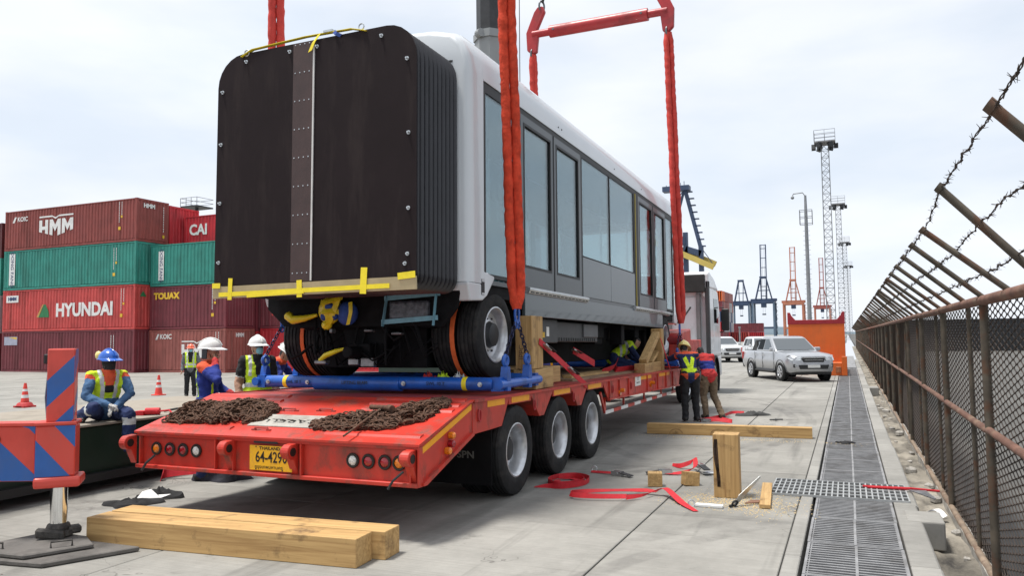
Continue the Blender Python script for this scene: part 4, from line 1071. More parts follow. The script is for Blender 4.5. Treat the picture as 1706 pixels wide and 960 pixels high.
b = MB(); b.prism([(25.0, 3.32), (25.0, 3.82), (25.25, 3.90), (26.2, 3.72), (27.1, 3.36), (25.25, 3.36)], 0, -6.4, -4.0); df = W(b, 'roof_deflector', M_cab, truck, bevel=.05, bseg=2)
b = MB(); b.box((-6.3, 24.96, 3.22), (-4.1, 25.02, 3.80)); b.build('deflector_shade', P('black tarpaulin', (.018, .018, .017, 1), .7, var=.4, bump=.5), df, bevel=.03)
b = MB(); b.box((-4.12, 25.0, 1.2), (-4.0, 25.24, 3.6)); b.build('side_deflector', P('cab dark trim', (.04, .04, .042, 1), .5), df, bevel=.03)
b = MB(); b.box((-4.03, 26.05, 2.25), (-4.012, 26.95, 3.05)); b.build('door_window', M_carglass, cab)
b = MB(); b.box((-4.06, 26.0, 1.2), (-4.008, 27.05, 2.2)); b.build('door', M_cab, cab, bevel=.02)
b = MB(); b.box((-3.93, 27.1, 2.0), (-3.68, 27.2, 2.75)); mr_ = b; mm = W(b, 'mirror', M_blk, truck, bevel=.03)
b = MB(); b.tube([(-4.0, 27.2, 2.8), (-3.85, 27.15, 2.78)], .02, 6); b.tube([(-4.0, 27.2, 1.95), (-3.85, 27.15, 1.98)], .02, 6); b.build('mirror_arm', M_blk, mm)
b = MB(); b.box((-6.5, 26.9, .45), (-4.04, 27.62, 1.15)); W(b, 'bumper', M_cab, truck, bevel=.06, bseg=2)
b = MB(); b.lathe([(.60, -.32), (.66, -.32), (.66, 0), (.60, 0)], (-4.0, 26.25, .52), (1, 0, 0), 24); W(b, 'wheel_arch', M_blk, truck, smooth=50)
b = MB(); b.box((-6.4, 25.3, .9), (-4.15, 27.3, 1.18)); W(b, 'cab_floor', M_under, truck)
b = MB()
for x in (-5.75, -4.85): b.box((x-.06, 20.6, .75), (x+.06, 27.2, 1.0))
W(b, 'chassis', M_under, truck)
for wy in (21.6, 22.95, 26.25):
    for sx in (1, -1):
        xo = -4.05 if sx > 0 else -6.55
        t = MB(); tyre(t, (xo-sx*.15, wy, .52), .52, .29, .30, 32); w = W(t, 'wheel', M_rubber, truck, smooth=35)
        t = MB(); rim(t, (xo-sx*.02, wy, .52), sx, .305, depth=.12 if wy < 25 else .02); t.build('rim', [M_rim, M_hub], w, smooth=35)
b = MB(); b.cyl((-4.35, 24.2, .65), (-4.35, 25.2, .65), .3, n=16); W(b, 'fuel_tank', M_alu, truck, smooth=50)
b = MB(); b.tube([(-4.6, 25.1, 2.75), (-4.75, 24.6, 2.4), (-4.9, 24.1, 2.2)], .03, 6); W(b, 'air_hose', M_blk, truck)
b = MB(); b.cyl((-4.12, 25.1, 3.15), (-4.12, 25.04, 3.15), .08, n=12); W(b, 'work_lamp', M_lens_w, truck)

# ================= CRANE CARRIER AND OUTRIGGER =================
M_cgreen = P('dark green carrier paint', (.005, .020, .010, 1), .45, var=.2, scale=2, dirt=(.02, .022, .02, 1), damt=.6)
M_cdeck = P('worn carrier deck', (.30, .26, .21, 1), .8, var=.25, scale=2, dirt=(.14, .12, .1, 1), damt=.6, bump=.2)
M_obl = P('outrigger blue', (.014, .10, .36, 1), .4, var=.12, scale=4, coat=.2, dirt=(.05, .06, .1, 1), damt=.4)
M_ored = P('outrigger red', (.60, .055, .035, 1), .4, var=.12, scale=4, coat=.2, dirt=(.3, .06, .05, 1), damt=.4)
M_chrome = P('chrome ram', (.75, .76, .77, 1), .10, 1., var=.04)
crane = thing('crane_carrier', 'dark green crane carrier with low deck, left of the trailer', 'crane', (-10.1, 4.0, 0))
b = MB(); b.box((-11.5, -5.0, .20), (-8.75, 10.9, .80)); W(b, 'carrier_body', M_cgreen, crane, bevel=.02)
b = MB(); b.box((-11.52, -5.0, .803), (-8.70, 10.92, .835)); W(b, 'deck_plate', M_cdeck, crane, bevel=.006)
b = MB(); b.box((-8.745, -4.9, .12), (-8.66, 10.8, .22)); W(b, 'lower_rail', M_blk, crane)
for wy in (-2.0, 1.5, 9.2):
    t = MB(); tyre(t, (-9.2, wy, .39), .39, .35, .24, 28); w = W(t, 'wheel', M_rubber, crane, smooth=35)
    t = MB(); tyre(t, (-11.0, wy, .39), .39, .35, .24, 28); w = W(t, 'wheel', M_rubber, crane, smooth=35)
def stripes(par, x0, x1, z0, z1, y, cuts, nrm):
    """diagonal blue bands clipped to a rectangle"""
    for c, w, sl in cuts:
        mb = MB()
        N = 24
        lo = [(x0+(x1-x0)*i/N, max(z0, min(z1, c+sl*(x0+(x1-x0)*i/N-x0)))) for i in range(N+1)]
        hi = [(x0+(x1-x0)*i/N, max(z0, min(z1, c+w+sl*(x0+(x1-x0)*i/N-x0)))) for i in range(N+1)]
        for i in range(N):
            a, b_, c_, d_ = lo[i], lo[i+1], hi[i+1], hi[i]
            if abs(d_[1]-a[1])+abs(c_[1]-b_[1]) < 1e-5: continue
            if nrm == 'y': mb.add([(a[0], y, a[1]), (b_[0], y, b_[1]), (c_[0], y, c_[1]), (d_[0], y, d_[1])], [(0, 1, 2, 3)])
            else: mb.add([(y, a[0], a[1]), (y, b_[0], b_[1]), (y, c_[0], c_[1]), (y, d_[0], d_[1])], [(0, 1, 2, 3)])
        if mb.f: mb.build('blue_stripe', M_obl, par)
OX, OY = -6.68, 4.95
out = thing('crane_outrigger', 'red and blue striped outrigger leg on a chrome jack, left foreground', 'outrigger', (OX, OY, 0), (0, 0, rad(44)))
b = MB(); b.box((OX-.175, OY-.13, 1.13), (OX+.195, OY+.17, 1.80)); col_ = W(b, 'upper_column', M_ored, out, bevel=.012)
stripes(col_, OX-.172, OX+.192, 1.135, 1.797, OY-.132, [(1.27, .24, .62), (.93, .13, .62)], 'y')
stripes(col_, OY-.12, OY+.165, 1.135, 1.797, OX+.1965, [(1.50, .24, .62), (1.15, .13, .62)], 'x')
b = MB(); b.box((OX-.30, OY-.17, .64), (OX+.23, OY+.24, 1.105)); sl = W(b, 'sleeve', M_ored, out, bevel=.015)
stripes(sl, OX-.30, OX+.228, .645, 1.10, OY-.1725, [(.98, -.42, -.72), (1.28, .25, -.72)], 'y')
b = MB(); b.box((OX-.32, OY-.19, 1.105), (OX+.25, OY+.26, 1.135)); W(b, 'sleeve_cap', M_ored, out, bevel=.006)
b = MB(); b.prism([(OX-.315, .545), (OX+.30, .545), (OX+.315, .57), (OX+.315, .64), (OX-.315, .64)], 1, OY-.22, OY+.28); W(b, 'lower_collar', M_ored, out, bevel=.03, bseg=2)
b = MB(); b.box((-12.3, OY-.13, .60), (OX-.302, OY+.20, 1.10)); arm = W(b, 'outrigger_arm', M_ored, out, bevel=.012)
out.scale = (.60, .60, 1.0)
_rc = Matrix.Rotation(rad(-21), 3, 'Z'); arm.rotation_euler = (0, 0, rad(-21)); arm.location = -(_rc@Vector((OX, OY, 0)))
stripes(arm, -9.4, OX-.305, .605, 1.095, OY-.1325, [(1.65, .34, -.55), (2.35, .36, -.55), (2.95, .3, -.55)], 'y')
b = MB(); b.box((-12.3, OY-.15, 1.10), (OX-.30, OY+.22, 1.125)); b.build('arm_top_flange', M_ored, arm)
b = MB(); b.cyl((-7.55, OY-.15, .98), (-7.55, OY-.10, .98), .035, n=14); b.build('pin_hole', M_blk, arm)
b = MB(); b.cyl((OX, OY+.03, .20), (OX, OY+.03, .60), .118, n=32); W(b, 'jack_ram', M_chrome, out, smooth=50)
M_grime = P('greasy steel', (.06, .055, .05, 1), .7, .3, var=.5, scale=10, bump=.8, dirt=(.16, .145, .125, 1), damt=.6, dscale=(8, 8, 8))
b = MB(); b.lathe([(.11, .215), (.15, .20), (.17, .17), (.165, .15), (.2, .14), (.21, .10), (.10, .08)], (OX, OY+.03, 0), (0, 0, 1), 20); W(b, 'jack_foot', M_grime, out, smooth=40)
b = MB(); b.box((OX-.28, OY-.17, .085), (OX+.12, OY-.06, .17), rot=(0, rad(5), rad(-8))); b.box((OX+.02, OY-.02, .10), (OX+.30, OY+.14, .17), rot=(0, 0, rad(20))); W(b, 'foot_lug', M_grime, out, bevel=.02)
M_pad = P('muddy steel plate', (.13, .12, .11, 1), .75, .2, var=.35, scale=4, bump=.6, dirt=(.08, .075, .07, 1), damt=.6)
pad = thing('outrigger_pad', 'muddy steel float plates under the chrome jack', 'steel plate', (OX, OY, 0))
b = MB(); b.prism([(-7.0, 4.30), (-6.15, 4.42), (-5.82, 5.10), (-6.70, 5.08), (-7.10, 4.75)], 2, .002, .042); W(b, 'lower_plate', M_pad, pad, bevel=.008)
b = MB(); b.prism([(-7.06, 4.50), (-6.92, 4.38), (-6.38, 4.42), (-6.15, 4.90), (-6.45, 5.07), (-6.95, 5.08)], 2, .046, .085); W(b, 'upper_plate', M_pad, pad, bevel=.01)
for x, yy, r_ in ((-6.82, 4.47, .2), (-6.32, 4.72, .9)):
    b = MB(); dx, dy = math.cos(r_)*.08, math.sin(r_)*.08; b.tube([(x-dx, yy-dy, .085), (x-dx, yy-dy, .135), (x+dx, yy+dy, .135), (x+dx, yy+dy, .085)], .009, 6); W(b, 'lifting_handle', M_grime, pad, smooth=60)
b = MB(); b.tube([(OX-.19, OY+.05, 1.14), (OX-.22, OY+.05, 1.35), (OX-.19, OY+.05, 1.6), (OX-.20, OY+.05, 1.72)], .014, 6); W(b, 'hydraulic_hose', P('blue grey hose', (.08, .13, .2, 1), .5), out, smooth=60)
b = MB(); b.box((OX-.25, OY, 1.66), (OX-.178, OY+.10, 1.75)); W(b, 'hose_fitting', M_blk, out, bevel=.01)

# boom of the lifting crane behind the car
M_boom = P('grey boom paint', (.25, .26, .26, 1), .45, var=.08, scale=1, dirt=(.2, .2, .19, 1), damt=.4)
M_boomd = P('dark inner boom', (.03, .03, .032, 1), .5, var=.3)
boom = thing('mobile_crane', 'grey telescopic crane boom rising behind the white car roof', 'crane', (-11.5, 25.5, 0))
b = MB()
q = Matrix.Rotation(rad(0), 3, 'Z')
def bsec(z, w, x, y): return [(x+math.cos(rad(a))*w, y+math.sin(rad(a))*w, z) for a in (20, 70, 110, 160, 200, 250, 290, 340)]
b.rings([bsec(2.2, .62, -11.60, 25.2), bsec(12.9, .60, -11.50, 25.0)]); W(b, 'boom_base_section', M_boom, boom)
b = MB(); b.rings([bsec(12.6, .65, -11.5, 25.0), bsec(12.85, .65, -11.5, 25.0)]); W(b, 'boom_collar', M_boom, boom)
b = MB(); b.rings([bsec(12.8, .53, -11.5, 25.0), bsec(26., .50, -11.35, 24.6)]); W(b, 'boom_inner_section', M_boomd, boom)
b = MB(); b.cyl((-11.75, 24.42, 12.72), (-11.55, 24.30, 12.72), .15, n=14); W(b, 'boom_pulley', M_boom, boom)
b = MB(); b.box((-13.0, 24.0, 1.2), (-10.3, 28.5, 2.6)); b.box((-13.1, 20, .5), (-10.2, 31, 1.2)); W(b, 'crane_base', M_cgreen, boom, bevel=.05)
b = MB(); b.tube([(-10.35, 24.8, 3), (-10.2, 24.7, 22)], .015, 5); W(b, 'boom_cable', M_blk, boom)
# ================= CONTAINERS =================
def cmat(name, col, d=.75, var=.16):
    col = tuple(min(1, c*1.25) for c in col[:3])+(1,)
    return P(name, col, .55, var=var, scale=1.1, dirt=(col[0]*.45+.015, col[1]*.45+.012, col[2]*.45+.01, 1), damt=d, dscale=(2.2, 2.2, .35), rnd=.03)
K_maroon = cmat('container maroon', (.135, .022, .030, 1)); K_brown = cmat('container oxide brown', (.20, .040, .032, 1))
K_green = cmat('container green', (.022, .19, .15, 1), .6); K_coral = cmat('container coral red', (.42, .050, .045, 1))
K_red = cmat('container bright red', (.40, .018, .026, 1)); K_rose = cmat('container faded brown', (.25, .075, .062, 1))
K_dark = cmat('container dark maroon', (.07, .012, .014, 1)); K_grey = cmat('container grey', (.30, .30, .31, 1)); K_orange = cmat('container orange', (.52, .10, .02, 1))
K_blue = cmat('container navy', (.03, .05, .11, 1)); K_black = cmat('container black', (.012, .013, .015, 1))
_cc = {}
def corr(a, b, lo, hi, pitch, depth, axis, flip, zlo, zhi):
    """trapezoid corrugated sheet from a to b"""
    n = max(2, round((b-a)/pitch)); p = (b-a)/n; xs = []
    for i in range(n):
        x = a+i*p; xs += [(x, 0), (x+p*.26, 0), (x+p*.40, 1), (x+p*.78, 1), (x+p*.92, 0)]
    xs.append((b, 0))
    m = MB(); N = len(xs)
    for z in (zlo, zhi):
        for x, d in xs:
            m.v.append((x, lo+d*depth*flip, z) if axis == 0 else (lo+d*depth*flip, x, z))
    for i in range(N-1): m.f.append((i, i+1, N+i+1, N+i)); m.m.append(0)
    return m
def container_meshes(L, h):
    k = (L, h)
    if k in _cc: return _cc[k]
    Wd = 2.438; d = {}
    d['side_panel'] = corr(.12, L-.12, .012, 0, .278, .036, 0, 1, .16, h-.10).mesh('side_panel')
    d['rear_side_panel'] = MB().box((.12, Wd-.04, .16), (L-.12, Wd-.012, h-.10)).mesh('side_panel')
    d['end_panel'] = corr(.12, Wd-.12, L-.012, 0, .25, -.04, 1, 1, .16, h-.12).mesh('end_panel')
    d['end_doors'] = MB().box((.012, .12, .16), (.05, Wd-.12, h-.12)).mesh('end_doors')
    d['roof'] = MB().box((.04, .04, h-.03), (L-.04, Wd-.04, h-.012)).mesh('roof')
    d['floor'] = MB().box((.04, .04, .04), (L-.04, Wd-.04, .14)).mesh('floor')
    d['corner_post'] = MB().box((0, 0, .115), (.118, .118, h-.115)).mesh('corner_post')
    d['long_rail'] = MB().box((.175, 0, 0), (L-.175, .06, .12)).mesh('long_rail')
    d['top_rail'] = MB().box((.175, .003, 0), (L-.175, .055, .07)).mesh('top_rail')
    d['end_rail'] = MB().box((0, .16, 0), (.06, Wd-.16, .12)).mesh('end_rail')
    d['corner_casting'] = MB().box((-.004, -.004, 0), (.176, .164, .118)).mesh('corner_casting')
    _cc[k] = d; return d
def container(label, x, y, z, L, m, h=2.59, group='stacked shipping containers', detail=True):
    t = thing('shipping_container', label, 'container', (x, y, z), group=group); d = container_meshes(L, h); Wd = 2.438
    mk('side_panel', d['side_panel'], m, t); mk('side_panel', d['rear_side_panel'], m, t)
    mk('end_panel', d['end_panel'], m, t); mk('end_doors', d['end_doors'], m, t); mk('roof', d['roof'], m, t); mk('floor', d['floor'], m, t)
    for xx in (0, L-.118):
        for yy in (0, Wd-.118): mk('corner_post', d['corner_post'], m, t, (xx, yy, 0))
    for yy in (0, Wd-.06):
        mk('long_rail', d['long_rail'], m, t, (0, yy, .0)); mk('top_rail', d['top_rail'], m, t, (0, yy, h-.085))
    for xx in (0, L-.06):
        mk('end_rail', d['end_rail'], m, t, (xx, 0, .0)); mk('end_rail', d['end_rail'], m, t, (xx, 0, h-.125))
    if detail:
        for xx in (0, L-.172):
            for yy in (0, Wd-.16):
                for zz in (0, h-.118): mk('corner_casting', d['corner_casting'], m, t, (xx, yy, zz))
    return t
K_w = P('container white print', (.70, .70, .68, 1), .6, var=.12, scale=3); K_y = P('container yellow print', (.72, .45, .03, 1), .6)
K_g = P('container logo green', (.02, .17, .06, 1), .6); K_b = P('container logo blue', (.03, .05, .14, 1), .6)
def hmm(t, x, z, s):
    """white block letters with pointed feet under a notched bar"""
    y = .004; H_ = 1.15*s
    def foot(u): return -.62*s+abs(u)/(1.6*s)*.36*s
    segs = []
    def poly(name, pts):
        b = MB(); b.prism([(x+u, z+v) for u, v in pts], 1, y-.006, y); return b
    L_ = MB()
    def add(pts): L_.prism([(x+u, z+v) for u, v in pts], 1, y-.006, y)
    st = .28*s; tp_ = .50*s
    for u0 in (-1.6, -1.03, -.60, .16, .56, 1.32):
        u0 *= s; add([(u0, tp_), (u0+st, tp_), (u0+st, foot(u0+st)), (u0, foot(u0))])
    add([(-1.32*s, .08*s), (-1.03*s, .08*s), (-1.03*s, -.14*s), (-1.32*s, -.14*s)])
    for u0 in (-.32, .84): add([((u0+p)*s, q*s) for p, q in ((0, .5), (.24, .12), (.48, .5), (.48, .06), (.24, -.30), (0, .06))])
    L_.build('logo_letters', K_w, t)
    L2 = MB(); L2.prism([(x+u*s, z+v*s) for u, v in ((-1.6, .66), (-.35, .66), (-.05, .52), (.25, .66), (1.6, .66), (1.6, .76), (.30, .76), (-.05, .62), (-.40, .76), (-1.6, .76))], 1, y-.006, y); L2.build('logo_bar', K_w, t)
def codes(t, x, z, col=None):
    for i, (dx, h_) in enumerate(((0, 1.3), (.22, .8))):
        b = MB(); rg = random.Random(int(x*10)+i)
        zz = z
        while zz > z-h_: q = rg.uniform(.05, .10); b.box((x+dx, -.002, zz-q), (x+dx+.045, .004, zz)); zz -= q+.03
        b.build('serial_print', K_w, t)
    b = MB(); b.box((x+.16, -.002, z-1.0), (x+.30, .004, z-.86)); b.box((x-.05, -.002, z-1.75), (x+.15, .004, z-1.55)); b.build('hazard_print', K_y, t)
def ctext(t, s, size, x, z, m=None, sx=1., bold=.02, name='lettering', rot=None, end=None):
    if end is None: return text(name, s, size, m or K_w, (x, .002, z), rot or FX, t, bold, .004, sx)
    return text(name, s, size, m or K_w, (end-.008, x, z), FPX, t, bold, .004, sx)
L40, L20, CX, CY = 12.192, 6.058, -51.79, 34.0
Z = [0, 2.65, 5.40, 8.05]
c = container('maroon container at the foot of the tall left stack, badge at top left', CX, CY, Z[0], L40, K_maroon, 2.63)
b = MB(); b.box((.25, -.004, 1.75), (1.55, .004, 2.3)); b.build('badge', P('badge grey', (.35, .36, .45, 1), .6), c); ctext(c, 'tBENCH', .34, .9, 1.94, K_w, .9); codes(c, L40-2.0, 2.3)
b = MB(); b.prism([(.7, 2.26), (1.5, 2.26), (1.5, 2.12)], 1, -.008, -.005); b.build('badge_flash', K_y, c)
c = container('coral red container with HYUNDAI lettering and a green triangle', CX, CY, Z[1], L40, K_coral, 2.73)
ctext(c, 'HYUNDAI', 1.15, 7.75, 1.27, K_w, 1.0, .045)
b = MB(); b.prism([(3.55, .88), (4.55, .88), (4.50, 1.25), (4.22, 1.7), (4.05, 1.72), (3.78, 1.2)], 1, -.006, .003); b.build('logo_triangle', K_g, c)
b = MB(); b.prism([(3.38, .9), (3.55, .88), (4.02, 1.72), (3.92, 1.72)], 1, -.005, .003); b.build('logo_edge', P('logo tan', (.45, .28, .08, 1), .6), c)
b = MB(); b.box((.35, -.004, 1.92), (1.55, .004, 2.38)); b.build('badge', K_w, c); ctext(c, 'HMM', .30, .95, 2.15, K_b, 1.2).location.y = -.006
codes(c, L40-1.2, 2.5)
b = MB(); b.prism([(.35, 2.0), (.85, 2.0), (.6, 2.35)], 0, L40-.016, L40-.010); b.build('end_logo', K_g, c)
c = container('green container in the tall left stack with upright white sign', CX, CY, Z[2], L40, K_green, 2.63)
b = MB(); b.box((.55, -.006, .32), (1.12, .004, 2.42)); b.build('upright_sign', K_w, c); ctext(c, 'DONG FANG', .40, .84, 1.37, K_b, 1., .0, rot=(rad(90), rad(90), 0)).location.y = -.009; codes(c, L40-1.9, 2.3)
c = container('brown container with large HMM logo, top of the tall left stack', CX, CY, Z[3], L40, K_brown, 2.66)
hmm(c, 5.0, 1.35, 1.0); ctext(c, 'KOIC', .42, 1.75, 2.05, K_w, 1.0, .01); b = MB(); b.prism([(.75, 1.86), (.95, 1.86), (1.15, 2.24), (.98, 2.24)], 1, -.004, .003); b.build('slash_mark', K_w, c); codes(c, L40-1.5, 2.5)
ctext(c, 'HMM', .34, .95, 2.25, K_w, 1.1, .02, end=L40); 
b = MB()
for q in range(11): b.box((L40-.016, 2.02, .75+q*.15), (L40-.008, 2.07, .84+q*.15))
b.build('serial_print', K_w, c)
b = MB(); b.box((L40-.016, 1.98, .35), (L40-.008, 2.13, .55)); b.build('hazard_print', K_y, c)
for k, m in enumerate((K_red, K_maroon, K_red, K_red)):
    container(['bright red container end, lowest behind the tall left stack', 'maroon container end, second up behind the tall left stack', 'bright red container end, third up behind the tall left stack', 'bright red container behind the brown top container'][k], CX, CY+2.52, Z[k]-.02*k, L40, m, 2.6)
TX, TYY = -39.42, 34.95
c = container('faded brown container with HMM logo behind the orange-helmeted worker', TX, TYY, 0, L20, K_rose, 2.58); hmm(c, 3.9, 1.30, .78); ctext(c, 'KOIC', .40, 1.35, 2.15, K_w, 1., .01); codes(c, 5.3, 2.4)
b = MB(); b.prism([(.5, 1.98), (.66, 1.98), (.82, 2.32), (.68, 2.32)], 1, -.004, .003); b.build('slash_mark', K_w, c); ctext(c, 'HMM', .3, 1.2, 2.2, K_w, 1., .02, end=L20)
c = container('maroon container with yellow TOUAX lettering', TX, TYY, 2.61, L20, K_maroon, 2.62); ctext(c, 'TOUAX', .52, 1.35, 2.02, K_y, 1.12, .03); codes(c, 5.0, 2.45)
c = container('green container with upright white sign, top of the right stack', TX, TYY, 5.26, L20, K_green, 2.58)
b = MB(); b.box((.66, -.006, .35), (1.10, .004, 2.15)); b.build('upright_sign', K_w, c); ctext(c, 'DONG FANG', .34, .88, 1.25, K_b, 1., .0, rot=(rad(90), rad(90), 0)).location.y = -.009
for k, m in enumerate((K_red, K_maroon, K_red)):
    container(['red container hidden low behind the green and maroon stack', 'maroon container in the row behind the yellow lettered one', 'dark red container just below the CAI container'][k], TX, 37.5, 2.46*k, L20, m, 2.44)
c = container('bright red container with white CAI lettering', TX, 37.5, 7.38, L20, K_red, 2.59); ctext(c, 'CAI', .95, 1.25, 1.65, K_w, 1.0, .03)
for k, m in enumerate((K_red, K_maroon)):
    c = container(['bright red container on the ground behind the white-helmeted workers', 'maroon container above the bright red one, right of the lettered stack'][k], -33.2, 37.7, 2.61*k, L40, m, 2.59)
    if k: ctext(c, 'KOIC', .4, 1.4, 2.1, K_w)
for k, m in enumerate((K_maroon, K_grey, K_green, K_dark)):
    container(['maroon container at the far left edge, on the ground', 'grey container at the far left edge, second up', 'green container at the far left edge, third up', 'dark maroon container at the far left edge, topmost'][k], -64.75, 34.3, 2.56*k, L40, m, 2.55 if k < 3 else 2.4)
b = MB(); b.prism([(-65, 9.9), (-53.0, 9.9), (-53.4, 10.6), (-65, 10.6)], 1, 37.4, 39.8); o = b.build('white_container', K_w, None); tag(o, 'pale container roof showing above the far left stack', 'container')

M_lat = P('mast galvanised', (.24, .25, .26, 1), .5, .3, var=.15)
# orange flat rack
M_or = P('flat rack orange', (.62, .115, .012, 1), .5, var=.06, scale=1, dirt=(.35, .10, .03, 1), damt=.35, dscale=(3, 3, 1)); M_ord = P('flat rack dark red', (.28, .010, .018, 1), .5, var=.1)
fr = thing('flat_rack', 'orange flat rack end wall behind the silver pickup', 'flat rack', (-2.53, 38.0, 0))
b = MB(); b.box((.02, .0, .05), (2.42, .10, 2.42)); b.build('end_wall', M_or, fr, bevel=.01)
b = MB(); b.prism([(0, 2.30), (2.44, 2.30), (2.44, 2.85), (2.33, 2.85), (2.27, 2.70), (2.10, 2.50), (.34, 2.50), (.17, 2.70), (.11, 2.85), (0, 2.85)], 1, -.02, .14); b.build('top_beam', M_ord, fr, bevel=.01)
b = MB(); b.box((0, .14, .05), (2.44, 6.0, .55)); b.build('base', M_or, fr, bevel=.02)
b = MB(); b.box((1.35, -.9, 0), (2.47, -.02, .58)); lw = b.build('low_box', M_or, fr, bevel=.02)
for x in (1.55, 2.0): 
    b = MB(); b.box((x, -.93, .14), (x+.22, -.90, .40)); b.build('socket_plate', P('worn orange', (.34, .12, .05, 1), .7, var=.4, scale=9), lw, bevel=.01)
b = MB(); b.box((2.25, -.96, .0), (2.47, -.9, .85)); b.build('corner_post', M_or, lw, bevel=.015)
b = MB(); b.box((.25, -.5, .05), (.8, -.1, .22)); b.build('foot', M_or, fr, bevel=.02)

# far container blocks near the cranes
def far_stack(x, y, cols, L, group, labels, h=2.59):
    for k, m in enumerate(cols): container(labels[k], x, y, k*h, L, m, h, group, False)
_box = {}
def far_box(label, x, y, z, m, L=12.192, h=2.59, group=None):
    """container too far off to show its frame: shell with corrugated faces and door leaves"""
    t = thing('shipping_container', label, 'container', (x, y, z), group=group)
    if not _box:
        d = MB(); d.box((.05, .06, 0), (L-.06, 2.38, h-.02)); _box['shell'] = d.mesh('shell')
        _box['side'] = corr(.1, L-.1, .02, 0, .56, .04, 0, 1, .1, h-.1).mesh('side_panel')
        d = MB(); d.box((L-.06, .08, .12), (L-.02, 1.20, h-.14)); _box['door'] = d.mesh('door')
        d = MB(); d.box((0, 0, h-.12), (L, .07, h-.02)); d.box((0, 0, 0), (L, .07, .12)); d.box((L-.12, 0, .12), (L, .07, h-.12)); d.box((0, 0, .12), (.12, .07, h-.12)); _box['frame'] = d.mesh('frame')
    mk('shell', _box['shell'], m, t); mk('side_panel', _box['side'], m, t); mk('frame', _box['frame'], m, t)
    for yy in (0, 1.16): mk('door', _box['door'], m, t, (0, yy, 0))
    return t
NUM = ('first', 'second', 'third', 'fourth', 'fifth', 'sixth', 'seventh', 'eighth')
TIER = ('on the ground', 'second up', 'third up', 'fourth up', 'topmost')
CN = {0: ('maroon', K_maroon), 1: ('red', K_red), 2: ('navy', K_blue), 3: ('grey', K_grey), 4: ('brown', K_brown), 5: ('orange', K_orange), 6: ('faded brown', K_rose)}
plan = [(0, 1, 2, 0, 5), (0, 3, 2, 6, 5), (4, 3, 3, 4, 4), (0, 3, 6, 4, 4), (1, 3, 3, 6, 4), (0, 2, 3, 3, 6), (4, 3, 2, 3, 6), (0, 3, 3, 6, 4)]
for r_ in range(8):
    for k in range(5):
        nm, m = CN[plan[r_][k]]
        far_box('%s container %s in the %s row of the tall block beyond the truck' % (nm, TIER[k], NUM[r_]), -28.7-12.19, 200+r_*2.6, k*2.62, m, group='containers stacked beyond the truck')
for x, y, k, nm, m in ((-34.6, 236, 0, 'red', K_red), (-34.6, 236, 1, 'maroon', K_maroon), (-36.5, 215, 0, 'coral red', K_coral)):
    far_box('%s container %s in the low block below the blue cranes' % (nm, ('on the ground' if k == 0 else 'on top') if y > 220 else 'in front'), x, y, k*2.62, m, group='low containers below the blue cranes')
for k, px in enumerate((-18.5, -24.5, -30.5)):
    b = MB(); b.cyl((0, 0, 0), (0, 0, 3.2+k*.3), .14, n=8); b.box((-.2, -.2, 3.1+k*.3), (.2, .2, 3.4+k*.3)); o = b.build('bollard_post', M_lat, None, (px, 150+k*4, 0)); tag(o, ['pale post in front of the red container block, nearest the pickup', 'pale post in the middle before the red container block', 'pale post nearest the truck before the red container block'][k], 'post')
for k in range(7):
    container('long black container seen through the fence, number %s from the left' % ('one', 'two', 'three', 'four', 'five', 'six', 'seven')[k], 5+k*12.6, 92, -.1, L40, K_black, 3.3, 'dark containers beyond the fence', False)

